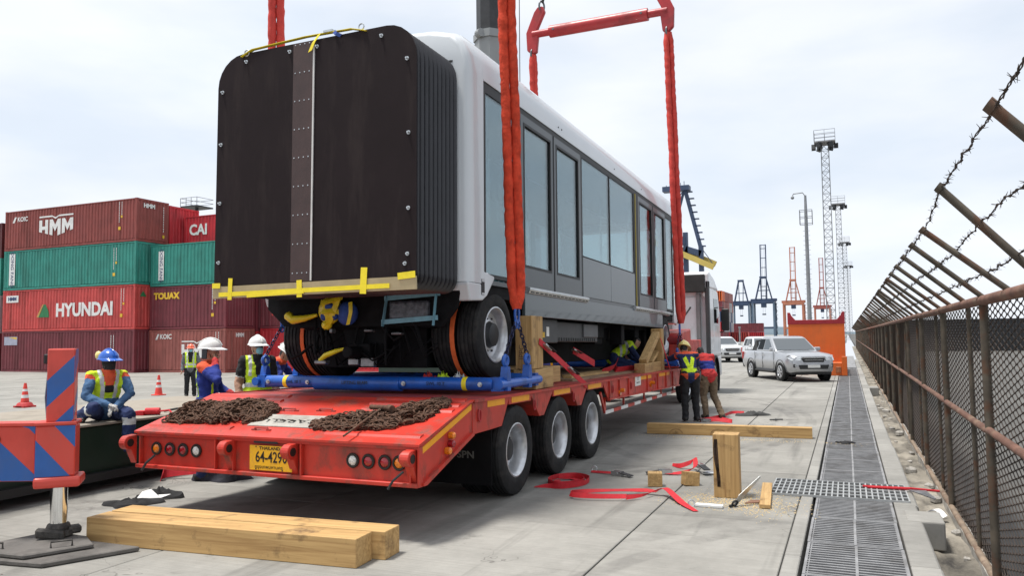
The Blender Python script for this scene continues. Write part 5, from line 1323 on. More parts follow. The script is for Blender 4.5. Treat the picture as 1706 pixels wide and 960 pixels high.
# ================= CRANES, MASTS =================
M_cb = P('crane navy', (.035, .06, .12, 1), .5, var=.15, scale=.3); M_cbl = P('crane steel blue', (.10, .15, .21, 1), .55, var=.15, scale=.3)
M_co = P('crane faded orange', (.45, .17, .10, 1), .6, var=.15, scale=.3); M_cm = P('crane oxide red', (.33, .09, .07, 1), .6, var=.15, scale=.3); M_cy = P('crane yellow', (.55, .42, .10, 1), .5, var=.1, scale=.3)
def sts(label, x, y, s, m, m2, up=True, boom_h=84, wd=.62):
    """ship-to-shore crane seen along the quay; s = size factor"""
    t = thing('gantry_crane', label, 'crane', (x, y, 0), group='ship to shore cranes on the quay')
    G, A = 33*s, 56*s; w = 13*s*wd; d = 9*s
    bw_ = 1.6*s
    for xx in (-w, w):
        for yy in (-d, d):
            b = MB(); b.beam((xx, yy, 0), (xx, yy, G), bw_, bw_); b.build('leg', m2, t)
    b = MB()
    for yy in (-d, d): b.beam((-w, yy, G), (w, yy, G), bw_*1.1, bw_*1.5); b.beam((-w, yy, 9*s), (w, yy, 9*s), bw_*.8, bw_)
    for xx in (-w, w): b.beam((xx, -d, G), (xx, d, G), bw_*1.1, bw_*1.5)
    b.beam((-w*1.25, 0, G+2*s), (w*1.25, 0, G+2*s), 5*s, 2.4*s)
    b.build('portal_beam', m, t)
    b = MB()
    for yy in (-2.5*s, 2.5*s):
        for xx in (-w*.85, w*.85): b.beam((xx, yy, G), (xx*.30, yy, A), .9*s, .9*s)
        b.beam((-w*.30, yy, A), (w*.30, yy, A), 1.*s, 1.3*s); b.beam((-w*.6, yy, G+11*s), (w*.6, yy, G+11*s), .5*s, .5*s)
        b.beam((-w*.3, yy, A), (-w*.2, yy, G), .35*s, .35*s); b.beam((w*.3, yy, A), (w*.2, yy, G), .35*s, .35*s)
    b.build('apex_frame', m, t)
    b = MB(); b.box((-w*.35, -2.5*s, A), (w*.35, 2.5*s, A+1.2*s)); b.build('apex_platform', m, t)
    b = MB(); b.box((-3*s*wd, -d*.6, G-5*s), (3*s*wd, d*.2, G-1.2*s)); b.build('trolley_house', M_cb, t)
    b = MB(); b.box((-2.2*s*wd, -1.5*s, G-12*s), (2.2*s*wd, 1.5*s, G-10.8*s)); b.cyl((-1.5*s*wd, 0, G-10.8*s), (-1.2*s*wd, 0, G-5*s), .08*s, n=4); b.cyl((1.5*s*wd, 0, G-10.8*s), (1.2*s*wd, 0, G-5*s), .08*s, n=4); b.build('container_spreader', M_cb, t)
    # stair zigzag on one leg
    b = MB()
    for k in range(8):
        z0 = 3*s+k*3.6*s; b.beam((w+1.6*s, -2*s if k % 2 else 2*s, z0), (w+1.6*s, 2*s if k % 2 else -2*s, z0+3.6*s), .7*s, .25*s); b.box((w+.8*s, -2.6*s, z0+3.4*s), (w+2.8*s, 2.6*s, z0+3.6*s))
    b.build('stairs', m2, t)
    if up:
        b = MB()
        for xx in (-w*.26, w*.26): b.beam((xx, 3*s, G+3*s), (xx, 6*s, boom_h*s), 1.0*s, 1.2*s)
        for z in [G+6*s+k*9*s for k in range(int((boom_h*s-G)/(9*s)))]+[boom_h*s-.6*s]: b.beam((-w*.26, 4.5*s, z), (w*.26, 4.5*s, z), .6*s, .6*s)
        for xx in (-w*.1, w*.1): b.cyl((xx, 4*s, G+4*s), (xx, 6*s, boom_h*s), .09*s, n=4)
        b.build('raised_boom', m, t)
    return t
D_ = 1.0
sts('small navy quay crane with lowered boom, left of the tall navy crane', -62.5, 520, .655, M_cb, M_cbl, False)
sts('tall navy quay crane with its boom raised', -48.5, 520, .685, M_cb, M_cbl, True, 88, .72)
sts('faded orange quay crane with raised boom, left of the lamp pole', -30.6, 520, .64, M_co, M_co, True, 90, .68)
sts('oxide red quay crane with raised boom, between lamp pole and lattice mast', -15.9, 600, .62, M_cm, M_co, True, 92, .62)
# near blue crane behind the truck
t = thing('gantry_crane', 'dark blue crane with yellow boom rising behind the truck cab', 'crane', (-51.0, 280, 0), group='ship to shore cranes on the quay')
for x in (-1.4, 4.0):
    b = MB(); b.beam((x, 0, 0), (x, 0, 39 if x < 0 else 34), 1.6, 1.6); b.build('leg', M_cb, t)
b = MB(); b.beam((-1.4, 0, 33), (4.0, 0, 31), 1.6, 2.2); b.beam((-12, 0, 36), (-1.4, 0, 36), 2, 3); b.build('portal_beam', M_cb, t)
b = MB(); b.beam((-1.2, 0, 55), (4.2, 0, 32), 1.2, 1.3); b.beam((-1.6, 0, 54), (-5.5, 0, 40), .8, .8); b.beam((-1.8, 0, 54), (-14, 0, 42), .35, .35); b.beam((-9, 0, 45), (-5, 0, 40), .35, .35); b.build('apex_frame', M_cb, t)
b = MB(); b.box((-9, -2, 54.2), (.6, 2, 56)); 
for k in range(6): b.box((-8+k*1.3, -.1, 56), (-7.8+k*1.3, .1, 56.8+(k % 3)*.5))
b.build('apex_platform', M_cb, t)
b = MB(); b.box((-12, -3, 38.4), (-3.2, 3, 43.5)); b.build('machine_house', P('machine house grey', (.40, .41, .42, 1), .6), t)
for yy in (-2.5, 2.5):
    b = MB(); b.beam((-14, yy, 37.5+yy*.3), (8.6, yy, 26.5+yy*.3), 1.3, 2.0); b.build('yellow_boom', M_cy, t)
b = MB()
for k in range(9):
    f_ = k/8; b.box((-.6+4.2*f_+.3, -.6, 53.5-20*f_), (1.2+4.2*f_+.3, .6, 53.9-20*f_))
for k in range(6): b.beam((-13+k*3.4, -2.5, 36.3-1.66*k), (-11+k*3.4, 2.5, 36.3-1.66*k), .4, .5)
b.build('service_platforms', M_cb, t)
b = MB(); b.box((-7.5, -1.5, 22), (-3.6, 1.5, 28)); b.box((-6.8, -1, 28), (-4, 1, 31)); b.build('cable_reel', M_cb, t)
b = MB(); b.beam((4.2, 0, 33), (7.8, 0, 27.5), .25, .25); b.build('stay', M_cb, t)
b = MB()
for x in (-14, -8): b.beam((x, 12, 0), (x, 12, 36), 1.4, 1.4)
b.build('rear_leg', M_cb, t)
# lattice light masts
def mast(label, x, y, h, w, seed):
    t = thing('light_mast', label, 'light mast', (x, y, 0), group='lattice light masts along the fence')
    for sx in (-1, 1):
        for sy in (-1, 1):
            b = MB(); b.beam((sx*w/2, sy*w/2, 0), (sx*w*.42, sy*w*.42, h), .10, .10); b.build('leg', M_lat, t)
    b = MB(); n = int(h/1.0)
    for k in range(n):
        z0, z1 = h*k/n, h*(k+1)/n; ww = w/2*(1-.16*k/n)
        for sx, sy, ex, ey in ((-1, -1, 1, -1), (1, -1, 1, 1), (1, 1, -1, 1), (-1, 1, -1, -1)):
            a, c_ = ((sx, sy), (ex, ey)) if k % 2 else ((ex, ey), (sx, sy))
            b.beam((a[0]*ww, a[1]*ww, z0), (c_[0]*ww, c_[1]*ww, z1), .055, .055); b.beam((sx*ww, sy*ww, z0), (ex*ww, ey*ww, z0), .05, .05)
    b.build('lattice', M_lat, t)
    b = MB(); b.box((-1.35, -1.35, h-.1), (1.35, 1.35, h+.08)); b.build('platform', M_galv_d, t)
    b = MB()
    for z in (h+.55, h+1.1, h+1.6):
        for a, c_ in (((-1.35, -1.35), (1.35, -1.35)), ((1.35, -1.35), (1.35, 1.35)), ((1.35, 1.35), (-1.35, 1.35)), ((-1.35, 1.35), (-1.35, -1.35))): b.beam((*a, z), (*c_, z), .05, .05)
    for a in (-1.35, 0, 1.35):
        for c_ in (-1.35, 1.35): b.beam((a, c_, h), (a, c_, h+1.6), .05, .05)
    b.build('railing', M_lat, t)
    for k in range(6):
        a = k*math.pi/3; b = MB(); b.box((math.cos(a)*1.45-.28, math.sin(a)*1.45-.28, h-.85), (math.cos(a)*1.45+.28, math.sin(a)*1.45+.28, h-.15), rot=(rad(18), 0, a)); b.build('floodlight', M_hub, t)
mast('tallest lattice light mast, nearest beyond the orange flat rack', -1.95, 115, 28.4, 1.15, 1)
mast('second lattice light mast, just right of the tallest one', -.85, 172, 28.4, 1.15, 2)
mast('third lattice light mast, smaller and further along', .15, 245, 28.4, 1.2, 3)
mast('fourth and smallest lattice light mast in the line', 1.3, 330, 28.4, 1.3, 4)
t = thing('camera_pole', 'tall grey pole with hooked arm and square cage near its top', 'pole', (-3.5, 85, 0))
b = MB(); b.tube([(0, 0, 0), (0, 0, 14), (0, 0, 16.2)], [.24, .17, .12], 10); b.build('pole', M_lat, t, smooth=50)
b = MB(); b.tube([(0, 0, 16.1), (-.25, 0, 16.5), (-1.15, 0, 16.45), (-1.25, 0, 16.2)], .06, 6); b.sphere((-1.25, 0, 16.05), .18, 8, 6); b.build('camera_arm', M_lat, t, smooth=50)
b = MB()
for z in (13.2, 13.9, 14.6):
    for a, c_ in (((-.6, -.6), (.6, -.6)), ((.6, -.6), (.6, .6)), ((.6, .6), (-.6, .6)), ((-.6, .6), (-.6, -.6))): b.beam((*a, z), (*c_, z), .05, .05)
for a in (-.6, 0, .6):
    for c_ in (-.6, .6): b.beam((a, c_, 13.2), (a, c_, 14.6), .05, .05)
b.build('cage', M_lat, t)
b = MB()
for k in range(22): b.beam((-.35, 0, 2+k*.5), (.35, 0, 2+k*.5), .03, .03)
b.build('climbing_pegs', M_lat, t)
t = thing('light_mast', 'floodlight platform peeking over the red containers on the left', 'light mast', (-71.5, 70, 0))
b = MB(); b.cyl((0, 0, 0), (0, 0, 17.9), .25, .2, 10); b.build('pole', M_hub, t)
b = MB(); b.box((-1.3, -1.3, 17.9), (1.3, 1.3, 18.05)); b.build('platform', M_hub, t)
b = MB()
for z in (18.5, 19.0):
    for a, c_ in (((-1.3, -1.3), (1.3, -1.3)), ((1.3, -1.3), (1.3, 1.3)), ((1.3, 1.3), (-1.3, 1.3)), ((-1.3, 1.3), (-1.3, -1.3))): b.beam((*a, z), (*c_, z), .05, .05)
for a in (-1.3, -.4, .4, 1.3): b.beam((a, -1.3, 18.0), (a, -1.3, 19.0), .05, .05)
b.build('railing', M_lat, t)
# ================= CARS =================
M_carglass2 = glass_mat('car window glass', (.05, .06, .065, 1), .01, .28)
M_silver = P('silver car paint', (.44, .45, .47, 1), .30, .6, var=.04, scale=2, coat=.7); M_cwhite = P('white car paint', (.52, .53, .54, 1), .3, var=.03, scale=2, coat=.6)
M_trim = P('black car trim', (.02, .02, .021, 1), .5); M_chr = P('bright chrome', (.7, .71, .72, 1), .12, 1., var=.03)
M_head = P('head lamp glass', (.55, .58, .6, 1), .08, .3, var=.4, scale=25, coat=1.); M_tail = P('tail lamp', (.35, .01, .01, 1), .2)
def car_body(label, loc, rz, m, kind, group):
    """kind 'pickup' or 'wagon'; nose to -Y, length about 5.2 m"""
    t = thing('pickup_truck' if kind == 'pickup' else 'parked_car', label, 'pickup' if kind == 'pickup' else 'car', loc, (0, 0, rz), group)
    st = [(-2.52, .46, .74, .66), (-2.46, .40, .96, .80), (-2.30, .36, 1.05, .885), (-1.9, .35, 1.10, .925), (-1.2, .35, 1.15, .935), (-.9, .35, 1.17, .935), (0, .35, 1.17, .935), (1.0, .36, 1.17, .935), (1.9, .38, 1.17, .93), (2.5, .42, 1.16, .91), (2.64, .50, 1.10, .88)]
    b = MB(); rs = []
    for y, zb, zt, hw in st:
        zm = zb+(zt-zb)*.52
        half = [(hw*.90, zb), (hw*.965, zb+.07), (hw*.985, zm-.12), (hw, zm+.02), (hw*.985, zm+.10), (hw*.965, zt-.07), (hw*.90, zt-.005), (hw*.5, zt+(.035 if y < -.8 else .0)), ]
        rs.append([(x, y, z) for x, z in half]+[(-x, y, z) for x, z in reversed(half)])
    b.rings(rs); body = b.build('body', m, t, smooth=38)
    # greenhouse
    if kind == 'pickup': base = (-1.05, 1.08); top = (-.18, .72); zr = 1.78
    else: base = (-1.15, 2.5); top = (-.25, 2.15); zr = 1.74
    gb, gt = .865, .66
    def q(y, z, x): return (x, y, z)
    lv = [(1.15, base[0], base[1], gb), (1.24, base[0]+.14*(top[0]-base[0]), base[1]+.14*(top[1]-base[1]), gb*.985), (zr-.09, top[0]-.08, top[1]+.05, gt+.055), (zr-.03, top[0]+.06, top[1]-.03, gt), (zr, top[0]+.25, top[1]-.2, gt-.12)]
    b = MB(); b.rings([[(-w, y0, z), (w, y0, z), (w, y1, z), (-w, y1, z)] for z, y0, y1, w in lv]); cabn = b.build('cabin', m, t, smooth=30, bevel=.03, bseg=2)
    def face(name, pts, off):
        b = MB(); o_ = Vector(off); b.add([Vector(p)+o_ for p in pts], [(0, 1, 2, 3)]); return b.build(name, M_carglass2, cabn)
    def lerp(a, c, f_): return a+(c-a)*f_
    z0, z1 = 1.21, zr-.11; f0, f1 = (z0-1.15)/(zr-.09-1.15), (z1-1.15)/(zr-.09-1.15)
    yb0, yb1 = lerp(base[0], top[0]-.08, f0), lerp(base[0], top[0]-.08, f1); w0, w1 = lerp(gb, gt+.055, f0), lerp(gb, gt+.055, f1)
    face('windscreen', [(-w0+.07, yb0, z0), (w0-.07, yb0, z0), (w1-.06, yb1, z1), (-w1+.06, yb1, z1)], (0, -.016, .010))
    for sx in (-1, 1):
        ys = [(-.55, .25, -.02), (.30, .92, .04)] if kind == 'pickup' else [(-.6, .2, 0), (.26, 1.1, 0), (1.18, 2.0, 0)]
        for i, (a, c_, d_) in enumerate(ys):
            a1 = max(a, yb1+.22) if i == 0 else a
            c1 = c_ if not (kind == 'pickup' and i == 1) else c_-.14
            face('side_window', [(sx*(w0), a-(.0 if i else .12), z0+.01), (sx*(w0), c_, z0+.01), (sx*(w1), c1, z1-.02), (sx*(w1), a1, z1-.02)], (sx*.010, 0, .006))
        b = MB(); b.box((sx*.93-.09, -.86, 1.16), (sx*.93+.09+sx*.06, -.72, 1.32)); b.build('door_mirror', m, t, bevel=.04, bseg=2)
        for yy in (.18, .98):
            b = MB(); b.box((min(sx*.93, sx*.955), yy-.16, .98), (max(sx*.93, sx*.955), yy, 1.01)); b.build('door_handle', M_chr, body)
        for yy in (-.95, .24, 1.06):
            b = MB(); b.box((min(sx*.925, sx*.9385), yy, .45), (max(sx*.925, sx*.9385), yy+.010, 1.13)); b.build('door_gap', M_trim, body)
        b = MB(); b.box((min(sx*.80, sx*.98), -.95, .34), (max(sx*.80, sx*.98), 1.0, .40)); b.build('side_step', M_trim, t, bevel=.015)
    # bed of the pickup
    if kind == 'pickup':
        b = MB(); b.box((-.80, 1.18, 1.162), (.80, 2.52, 1.182)); b.build('bed_opening', M_trim, t)
        b = MB()
        for sx in (-1, 1): b.prism([(1.10, 1.17), (1.75, 1.17), (1.25, 1.62), (1.10, 1.62)], 0, min(sx*.72, sx*.80), max(sx*.72, sx*.80))
        b.box((-.72, 1.10, 1.55), (.72, 1.18, 1.62)); b.build('sports_bar', M_trim, t, bevel=.02)
    # front
    b = MB(); b.prism([(-.40, .765), (.40, .765), (.46, .93), (-.46, .93)], 1, -2.53, -2.40); gr = b.build('grille', M_trim, t)
    b = MB(); b.prism([(-.47, .915), (.47, .915), (.45, .965), (-.45, .965)], 1, -2.55, -2.40); b.prism([(-.36, .835), (.36, .835), (.37, .86), (-.37, .86)], 1, -2.54, -2.42); b.build('grille_chrome', M_chr, gr)
    b = MB(); b.prism([(-.55, .50), (.55, .50), (.60, .66), (-.60, .66)], 1, -2.538, -2.35); b.build('lower_intake', M_trim, t)
    b = MB(); b.box((-.24, -2.56, .55), (.24, -2.54, .66)); b.build('number_plate', M_wht, t)
    for sx in (-1, 1):
        b = MB(); b.add([(sx*.48, -2.52, .82), (sx*.83, -2.43, .82), (sx*.925, -2.12, .95), (sx*.86, -2.24, 1.03), (sx*.48, -2.48, .965)], [(0, 1, 2, 3, 4)]); o = b.build('head_lamp', M_head, t)
        sm = o.modifiers.new('solid', 'SOLIDIFY'); sm.thickness = .05; sm.offset = 0
        b = MB(); b.box((sx*.70-.09, -2.50, .56), (sx*.70+.09, -2.38, .70)); fl = b.build('fog_lamp_recess', M_trim, t, bevel=.02)
        b = MB(); b.cyl((sx*.70, -2.515, .63), (sx*.70, -2.49, .63), .045, n=10); b.build('fog_lamp', M_head, fl)
        b = MB(); b.box((sx*.86-.06, 2.52, .78), (sx*.86+.06, 2.66, 1.10)); b.build('tail_lamp', M_tail, t, bevel=.02)
        for wy in (-1.55, 1.55):
            b = MB(); b.lathe([(.001, 0), (.43, 0), (.45, .02), (.45, .05)], (sx*.90, wy, .40), (sx, 0, 0), 24); b.build('wheel_arch', M_trim, t)
            tb = MB(); tyre(tb, (sx*.825, wy, .375), .375, .245, .235, 28, False); w = tb.build('wheel', M_rubber, t, smooth=35)
            tb = MB(); tb.lathe([(.24, -.02), (.245, .02), (.22, .03), (.20, .0)], (sx*.925, wy, .375), (sx, 0, 0), 24)
            for k in range(6):
                a = k*math.pi/3; tb.beam((sx*.945, wy, .375), (sx*.945, wy+math.cos(a)*.215, .375+math.sin(a)*.215), .055, .03, up=(1, 0, 0))
            tb.cyl((sx*.92, wy, .375), (sx*.955, wy, .375), .06, n=12); tb.build('rim', M_rim, w, smooth=40)
    b = MB(); b.box((-.8, -2.3, .28), (.8, 2.4, .36)); b.build('underbody', M_trim, t)
    return t
car_body('silver double cab pickup parked beside the drain, nose towards the camera', (-2.38, 34.3, 0), rad(27), M_silver, 'pickup', None)
car_body('white car mostly hidden behind the silver pickup', (-4.3, 46.0, 0), rad(16), M_cwhite, 'wagon', None)
car_body('white car showing its nose beside the truck wheel', (-8.15, 56.0, 0), rad(24), M_cwhite, 'wagon', None)

# ================= PEOPLE =================
def cloth(name, col, var=.22): return P(name, col, .85, var=var, scale=9, bump=.55, bscale=22)
CL = dict(navy=cloth('navy work cloth', (.010, .022, .085, 1)), blue=cloth('royal blue work cloth', (.012, .030, .22, 1)), jean=cloth('faded blue work shirt', (.05, .12, .24, 1)), orange=cloth('orange shoulder cloth', (.66, .09, .03, 1)), black=cloth('black cloth', (.012, .012, .014, 1)),
          khaki=cloth('khaki cloth', (.17, .12, .075, 1)), vest=cloth('yellow green hi-vis cloth', (.55, .75, .02, 1), .12), silver=cloth('reflective tape', (.55, .57, .56, 1), .1), skin=P('skin', (.42, .235, .155, 1), .55, var=.08, scale=12), dark=cloth('dark balaclava', (.02, .018, .018, 1)),
          hair=P('black hair', (.012, .010, .009, 1), .6), glove=cloth('grey work glove', (.42, .41, .39, 1)), grey=cloth('grey check shirt', (.14, .15, .17, 1)), shoe=P('dark boot', (.02, .018, .016, 1), .7, var=.2), red=cloth('red cloth', (.50, .03, .03, 1)))
HM = dict(blue=P('blue helmet', (.015, .10, .45, 1), .25, var=.05, coat=.4), white=P('white helmet', (.70, .70, .68, 1), .3, var=.06, coat=.3), orange=P('orange helmet', (.72, .13, .06, 1), .3, coat=.3), yellow=P('yellow helmet', (.75, .62, .22, 1), .3, var=.08, coat=.3))
M_mask = P('pale blue face mask', (.25, .55, .65, 1), .8); M_lens_b = P('dark glasses', (.008, .008, .009, 1), .08)
STAND = dict(pel=(0, 0, .97), wst=(0, .0, 1.10), chs=(0, .01, 1.32), nck=(0, .01, 1.47), hd=(0, -.015, 1.60),
             shR=(-.185, .01, 1.42), elR=(-.25, .03, 1.13), wrR=(-.26, -.07, .90), shL=(.185, .01, 1.42), elL=(.25, .03, 1.13), wrL=(.26, -.07, .90),
             hpR=(-.095, 0, .93), knR=(-.11, -.02, .50), anR=(-.12, .03, .09), hpL=(.095, 0, .93), knL=(.11, -.02, .50), anL=(.12, .03, .09))
def person(label, loc, rz, pose, cols, paint=None, helmet='white', look=0., tilt=0., mask=False, glasses=False, gloves=False, scale=1., phone=False):
    J = {k: Vector(v) for k, v in {**STAND, **pose}.items()}
    t = thing('person', label, 'person', loc, (0, 0, rz), 'workers in hi-vis on the quay')
    t.scale = (scale, scale, scale)
    prims = []; src = MB()
    def cap(a, b_, r0, r1, tag_, n=12, flat=1., fv=None):
        a, b_ = Vector(a), Vector(b_); prims.append((a, b_, r0, r1, tag_))
        d = (b_-a); L = d.length; d = d.normalized() if L > 1e-6 else Vector((0, 0, 1))
        x = (fv or Vector((1, 0, 0))); x = (x-d*x.dot(d))
        if x.length < .2: x = d.orthogonal()
        x.normalize(); y = d.cross(x); rs = []
        for ph in (-80, -50, -20): rs.append((a+d*r0*math.sin(rad(ph)), r0*math.cos(rad(ph))))
        rs += [(a.lerp(b_, .35), r0+(r1-r0)*.3), (a.lerp(b_, .7), r0+(r1-r0)*.7)]
        for ph in (20, 50, 80): rs.append((b_+d*r1*math.sin(rad(ph)), r1*math.cos(rad(ph))))
        src.rings([[c_+x*math.cos(2*math.pi*i/n)*r+y*math.sin(2*math.pi*i/n)*r*flat for i in range(n)] for c_, r in rs])
    sd = (J['shL']-J['shR']).normalized()
    cap(J['hpR'].lerp(J['pel'], .35)+Vector((0, 0, .02)), J['hpL'].lerp(J['pel'], .35)+Vector((0, 0, .02)), .138, .138, 'hip', flat=.9)
    cap(J['pel'], J['wst'], .168, .168, 'torso', 14, .80, sd); cap(J['wst'], J['chs'], .170, .195, 'torso', 14, .74, sd)
    cap(J['chs'], J['nck']-Vector((0, 0, .05)), .165, .10, 'torso', 14, .66, sd); cap(J['shR'], J['shL'], .078, .078, 'torso')
    cap(J['nck']-Vector((0, 0, .03)), J['hd']-Vector((0, 0, .03)), .058, .055, 'neck')
    for s_ in 'RL':
        cap(J['sh'+s_], J['el'+s_], .078, .064, 'uarm'); cap(J['el'+s_], J['wr'+s_], .062, .046, 'farm')
        hd_ = (J['wr'+s_]-J['el'+s_]).normalized(); cap(J['wr'+s_]+hd_*.02, J['wr'+s_]+hd_*.085, .036, .036, 'hand', 10, .55, sd)
        cap(J['hp'+s_], J['kn'+s_], .112, .086, 'thigh'); cap(J['kn'+s_], J['an'+s_], .084, .072, 'shin')
        fw = Vector((0, -1, 0)) if 'toe'+s_ not in J else (J['toe'+s_]-J['an'+s_]).normalized()
        cap(J['an'+s_]+Vector((0, 0, -.035))-fw*.05, J['an'+s_]+Vector((0, 0, -.045))+fw*.16, .048, .042, 'foot', 10)
    M = Matrix.Rotation(look, 3, 'Z')@Matrix.Rotation(tilt, 3, 'X')
    hd = J['hd']; prims.append((hd, hd+M@Vector((0, 0, .03)), .105, .10, 'head'))
    rs = []
    for z, rx, ry, oy in ((-.125, .03, .035, -.035), (-.115, .052, .06, -.025), (-.07, .068, .085, -.008), (-.01, .076, .098, 0), (.05, .078, .10, .004), (.09, .066, .085, .006), (.12, .035, .045, .006)):
        rs.append([hd+M@Vector((math.cos(2*math.pi*i/14)*rx, oy+math.sin(2*math.pi*i/14)*ry, z)) for i in range(14)])
    src.rings(rs)
    src.rings([[hd+M@Vector((math.cos(2*math.pi*i/6)*r, y+math.sin(2*math.pi*i/6)*r*.6, z)) for i in range(6)] for y, z, r in ((-.085, .015, .010), (-.108, -.02, .016), (-.09, -.035, .014))])
    for sx in (-1, 1): src.sphere(hd+M@Vector((sx*.080, .012, -.01)), (.014, .024, .036), 8, 6)
    tmp = bpy.data.objects.new('tmp', src.mesh('tmp')); COL.objects.link(tmp)
    rm = tmp.modifiers.new('r', 'REMESH'); rm.mode = 'VOXEL'; rm.voxel_size = .0155
    sm = tmp.modifiers.new('s', 'SMOOTH'); sm.factor = .5; sm.iterations = 3
    me = bpy.data.meshes.new_from_object(tmp.evaluated_get(bpy.context.evaluated_depsgraph_get()))
    bpy.data.objects.remove(tmp)
    out = MB(); out.v = [tuple(v.co) for v in me.vertices]; keys = []
    def key(k):
        if k not in keys: keys.append(k)
        return keys.index(k)
    Mi = M.inverted()
    for p in me.polygons:
        c = p.center; best = None; bd = 1e9
        for a, b_, r0, r1, tg in prims:
            ab = b_-a; f_ = max(0, min(1, (c-a).dot(ab)/max(ab.length_squared, 1e-9))); dd = (c-a-ab*f_).length-(r0+(r1-r0)*f_)
            if dd < bd: bd = dd; best = (tg, f_)
        tg, f_ = best; k = None
        lc = Mi@(c-hd)
        if paint: k = paint(tg, c, f_, lc)
        if k is None:
            if tg == 'head': k = 'hair' if (lc.y > .03 and lc.z > -.06) or lc.z > .06 else cols.get('face', 'skin')
            elif tg == 'neck': k = cols.get('neck', 'skin')
            elif tg == 'hand': k = 'glove' if gloves else 'skin'
            elif tg == 'foot': k = 'shoe'
            elif tg in ('thigh', 'shin', 'hip'): k = cols['pants']
            elif tg in ('uarm', 'farm'): k = cols.get('sleeve', cols['shirt'])
            else: k = cols['shirt']
        out.f.append(tuple(p.vertices)); out.m.append(key(k))
    # fingers
    hk = key('glove' if gloves else 'skin')
    for s_, si in (('R', -1), ('L', 1)):
        d = (J['wr'+s_]-J['el'+s_]).normalized(); sdv = Vector((0, -1, 0)); sdv = sdv-d*sdv.dot(d)
        if sdv.length < .2: sdv = Vector((0, 0, 1))-d*d.z
        sdv.normalize(); nrm = d.cross(sdv)*(-si); o_ = J['wr'+s_]+d*.095
        for i, ln in enumerate((.068, .078, .074, .058)):
            p0 = o_+sdv*(.027-.018*i)-d*.012; p1 = p0+d*ln*.45+nrm*.006; p2 = p1+d*ln*.30+nrm*ln*.22; p3 = p2+d*ln*.15+nrm*ln*.26
            out.tube([p0, p1, p2, p3], [.0095, .009, .008, .006], 6, hk)
        p0 = J['wr'+s_]+d*.03+sdv*.03; out.tube([p0, p0+d*.03+sdv*.022+nrm*.008, p0+d*.058+sdv*.028+nrm*.02], [.012, .010, .007], 6, hk)
    from mathutils import noise as _nz
    nb = len(me.vertices)
    for i in range(nb):
        v = Vector(out.v[i])
        if (v-hd).length < .17: continue
        nn = me.vertices[i].normal; q_ = v*9+Vector(loc)
        w_ = _nz.noise(Vector((q_.x*1.1, q_.y*1.1, q_.z*1.7)))*.014+abs(_nz.noise(Vector((q_.x*2.6+q_.z*1.2, q_.y*2.6, q_.z*2.2))))*-.016
        out.v[i] = tuple(v+nn*w_)
    body = out.build('body', [CL[k] for k in keys], t, smooth=180)
    # eyes
    e = MB()
    for sx in (-1, 1): e.sphere(hd+M@Vector((sx*.031, -.090, .018)), .011, 8, 6)
    e.build('eyes', M_lens_b, t)
    if helmet:
        hm = HM[helmet]; h0 = hd+M@Vector((0, .006, .045)); b = MB(); rs = []
        for j in range(8):
            a = rad(90*j/7); rs.append([h0+M@Vector((math.cos(2*math.pi*i/22)*.122*math.cos(a)+0, math.sin(2*math.pi*i/22)*.142*math.cos(a), .128*math.sin(a)+.0)) if j < 7 else h0+M@Vector((math.cos(2*math.pi*i/22)*.004, math.sin(2*math.pi*i/22)*.004, .128)) for i in range(22)])
        b.rings(rs)
        def brim(i, r, z):
            a = 2*math.pi*i/22; y = math.sin(a); ex = .075 if y < -.2 else .014
            return h0+M@Vector((math.cos(a)*(.122+r*(.018 if y < .2 else .012)), y*(.142+r*ex), z-(.02*r if y < -.2 else 0)))
        b.rings([[brim(i, 0, .012) for i in range(22)], [brim(i, 1, .002) for i in range(22)], [brim(i, 1, -.006) for i in range(22)], [brim(i, 0, -.006) for i in range(22)]], closed=True, caps=False)
        hh = b.build('helmet', hm, t, smooth=50)
        b = MB(); b.tube([h0+M@Vector((0, -.145+.29*i/10, .006+.128*math.sqrt(max(0, 1-((-.145+.29*i/10)/.15)**2)))) for i in range(11)], .010, 6); b.build('helmet_ridge', hm, hh, smooth=60)
        b = MB(); b.tube([hd+M@Vector((.078, .0, .03)), hd+M@Vector((.072, -.02, -.06)), hd+M@Vector((.0, -.05, -.135)), hd+M@Vector((-.072, -.02, -.06)), hd+M@Vector((-.078, 0, .03))], .005, 5); b.build('chin_strap', M_lens_b, hh)
    if mask:
        b = MB(); rs = []
        for z, w, d in ((.0, .055, -.112), (-.03, .066, -.122), (-.07, .062, -.115), (-.10, .045, -.085)):
            rs.append([hd+M@Vector((w*math.sin(rad(a)), d*math.cos(rad(a))+.0, z)) for a in (-80, -50, -20, 20, 50, 80)]+[hd+M@Vector((w*.9*math.sin(rad(a)), (d+.012)*math.cos(rad(a)), z)) for a in (80, 50, 20, -20, -50, -80)])
        b.rings(rs); b.build('face_mask', M_mask, t, smooth=60)
    if glasses:
        b = MB(); rs = []
        for z in (.0, .038): rs.append([hd+M@Vector((.075*math.sin(rad(a)), -.108*math.cos(rad(a)), z)) for a in (-85, -55, -20, 20, 55, 85)]+[hd+M@Vector((.070*math.sin(rad(a)), -.098*math.cos(rad(a)), z)) for a in (85, 55, 20, -20, -55, -85)])
        b.rings(rs); b.build('dark_glasses', M_lens_b, t, smooth=50)
    return t
def vest_front(base, side='vest', v=True):
    def f(tg, c, t_, lc):
        if tg in ('torso', 'hip') and c.z > .98:
            if tg == 'torso' and c.z > 1.40 and abs(c.x) < .075 and c.y < 0: return base
            if v and c.y < -.02 and abs(c.x) < .05+max(0, (c.z-1.12))*.10 and c.z > 1.16: return base
            if abs(abs(c.x)-.10) < .022 and c.y < .02: return 'silver'
            if abs(c.z-1.08) < .025: return 'silver'
            if abs(c.x) > .175: return base
            return 'vest'
        return None
    return f
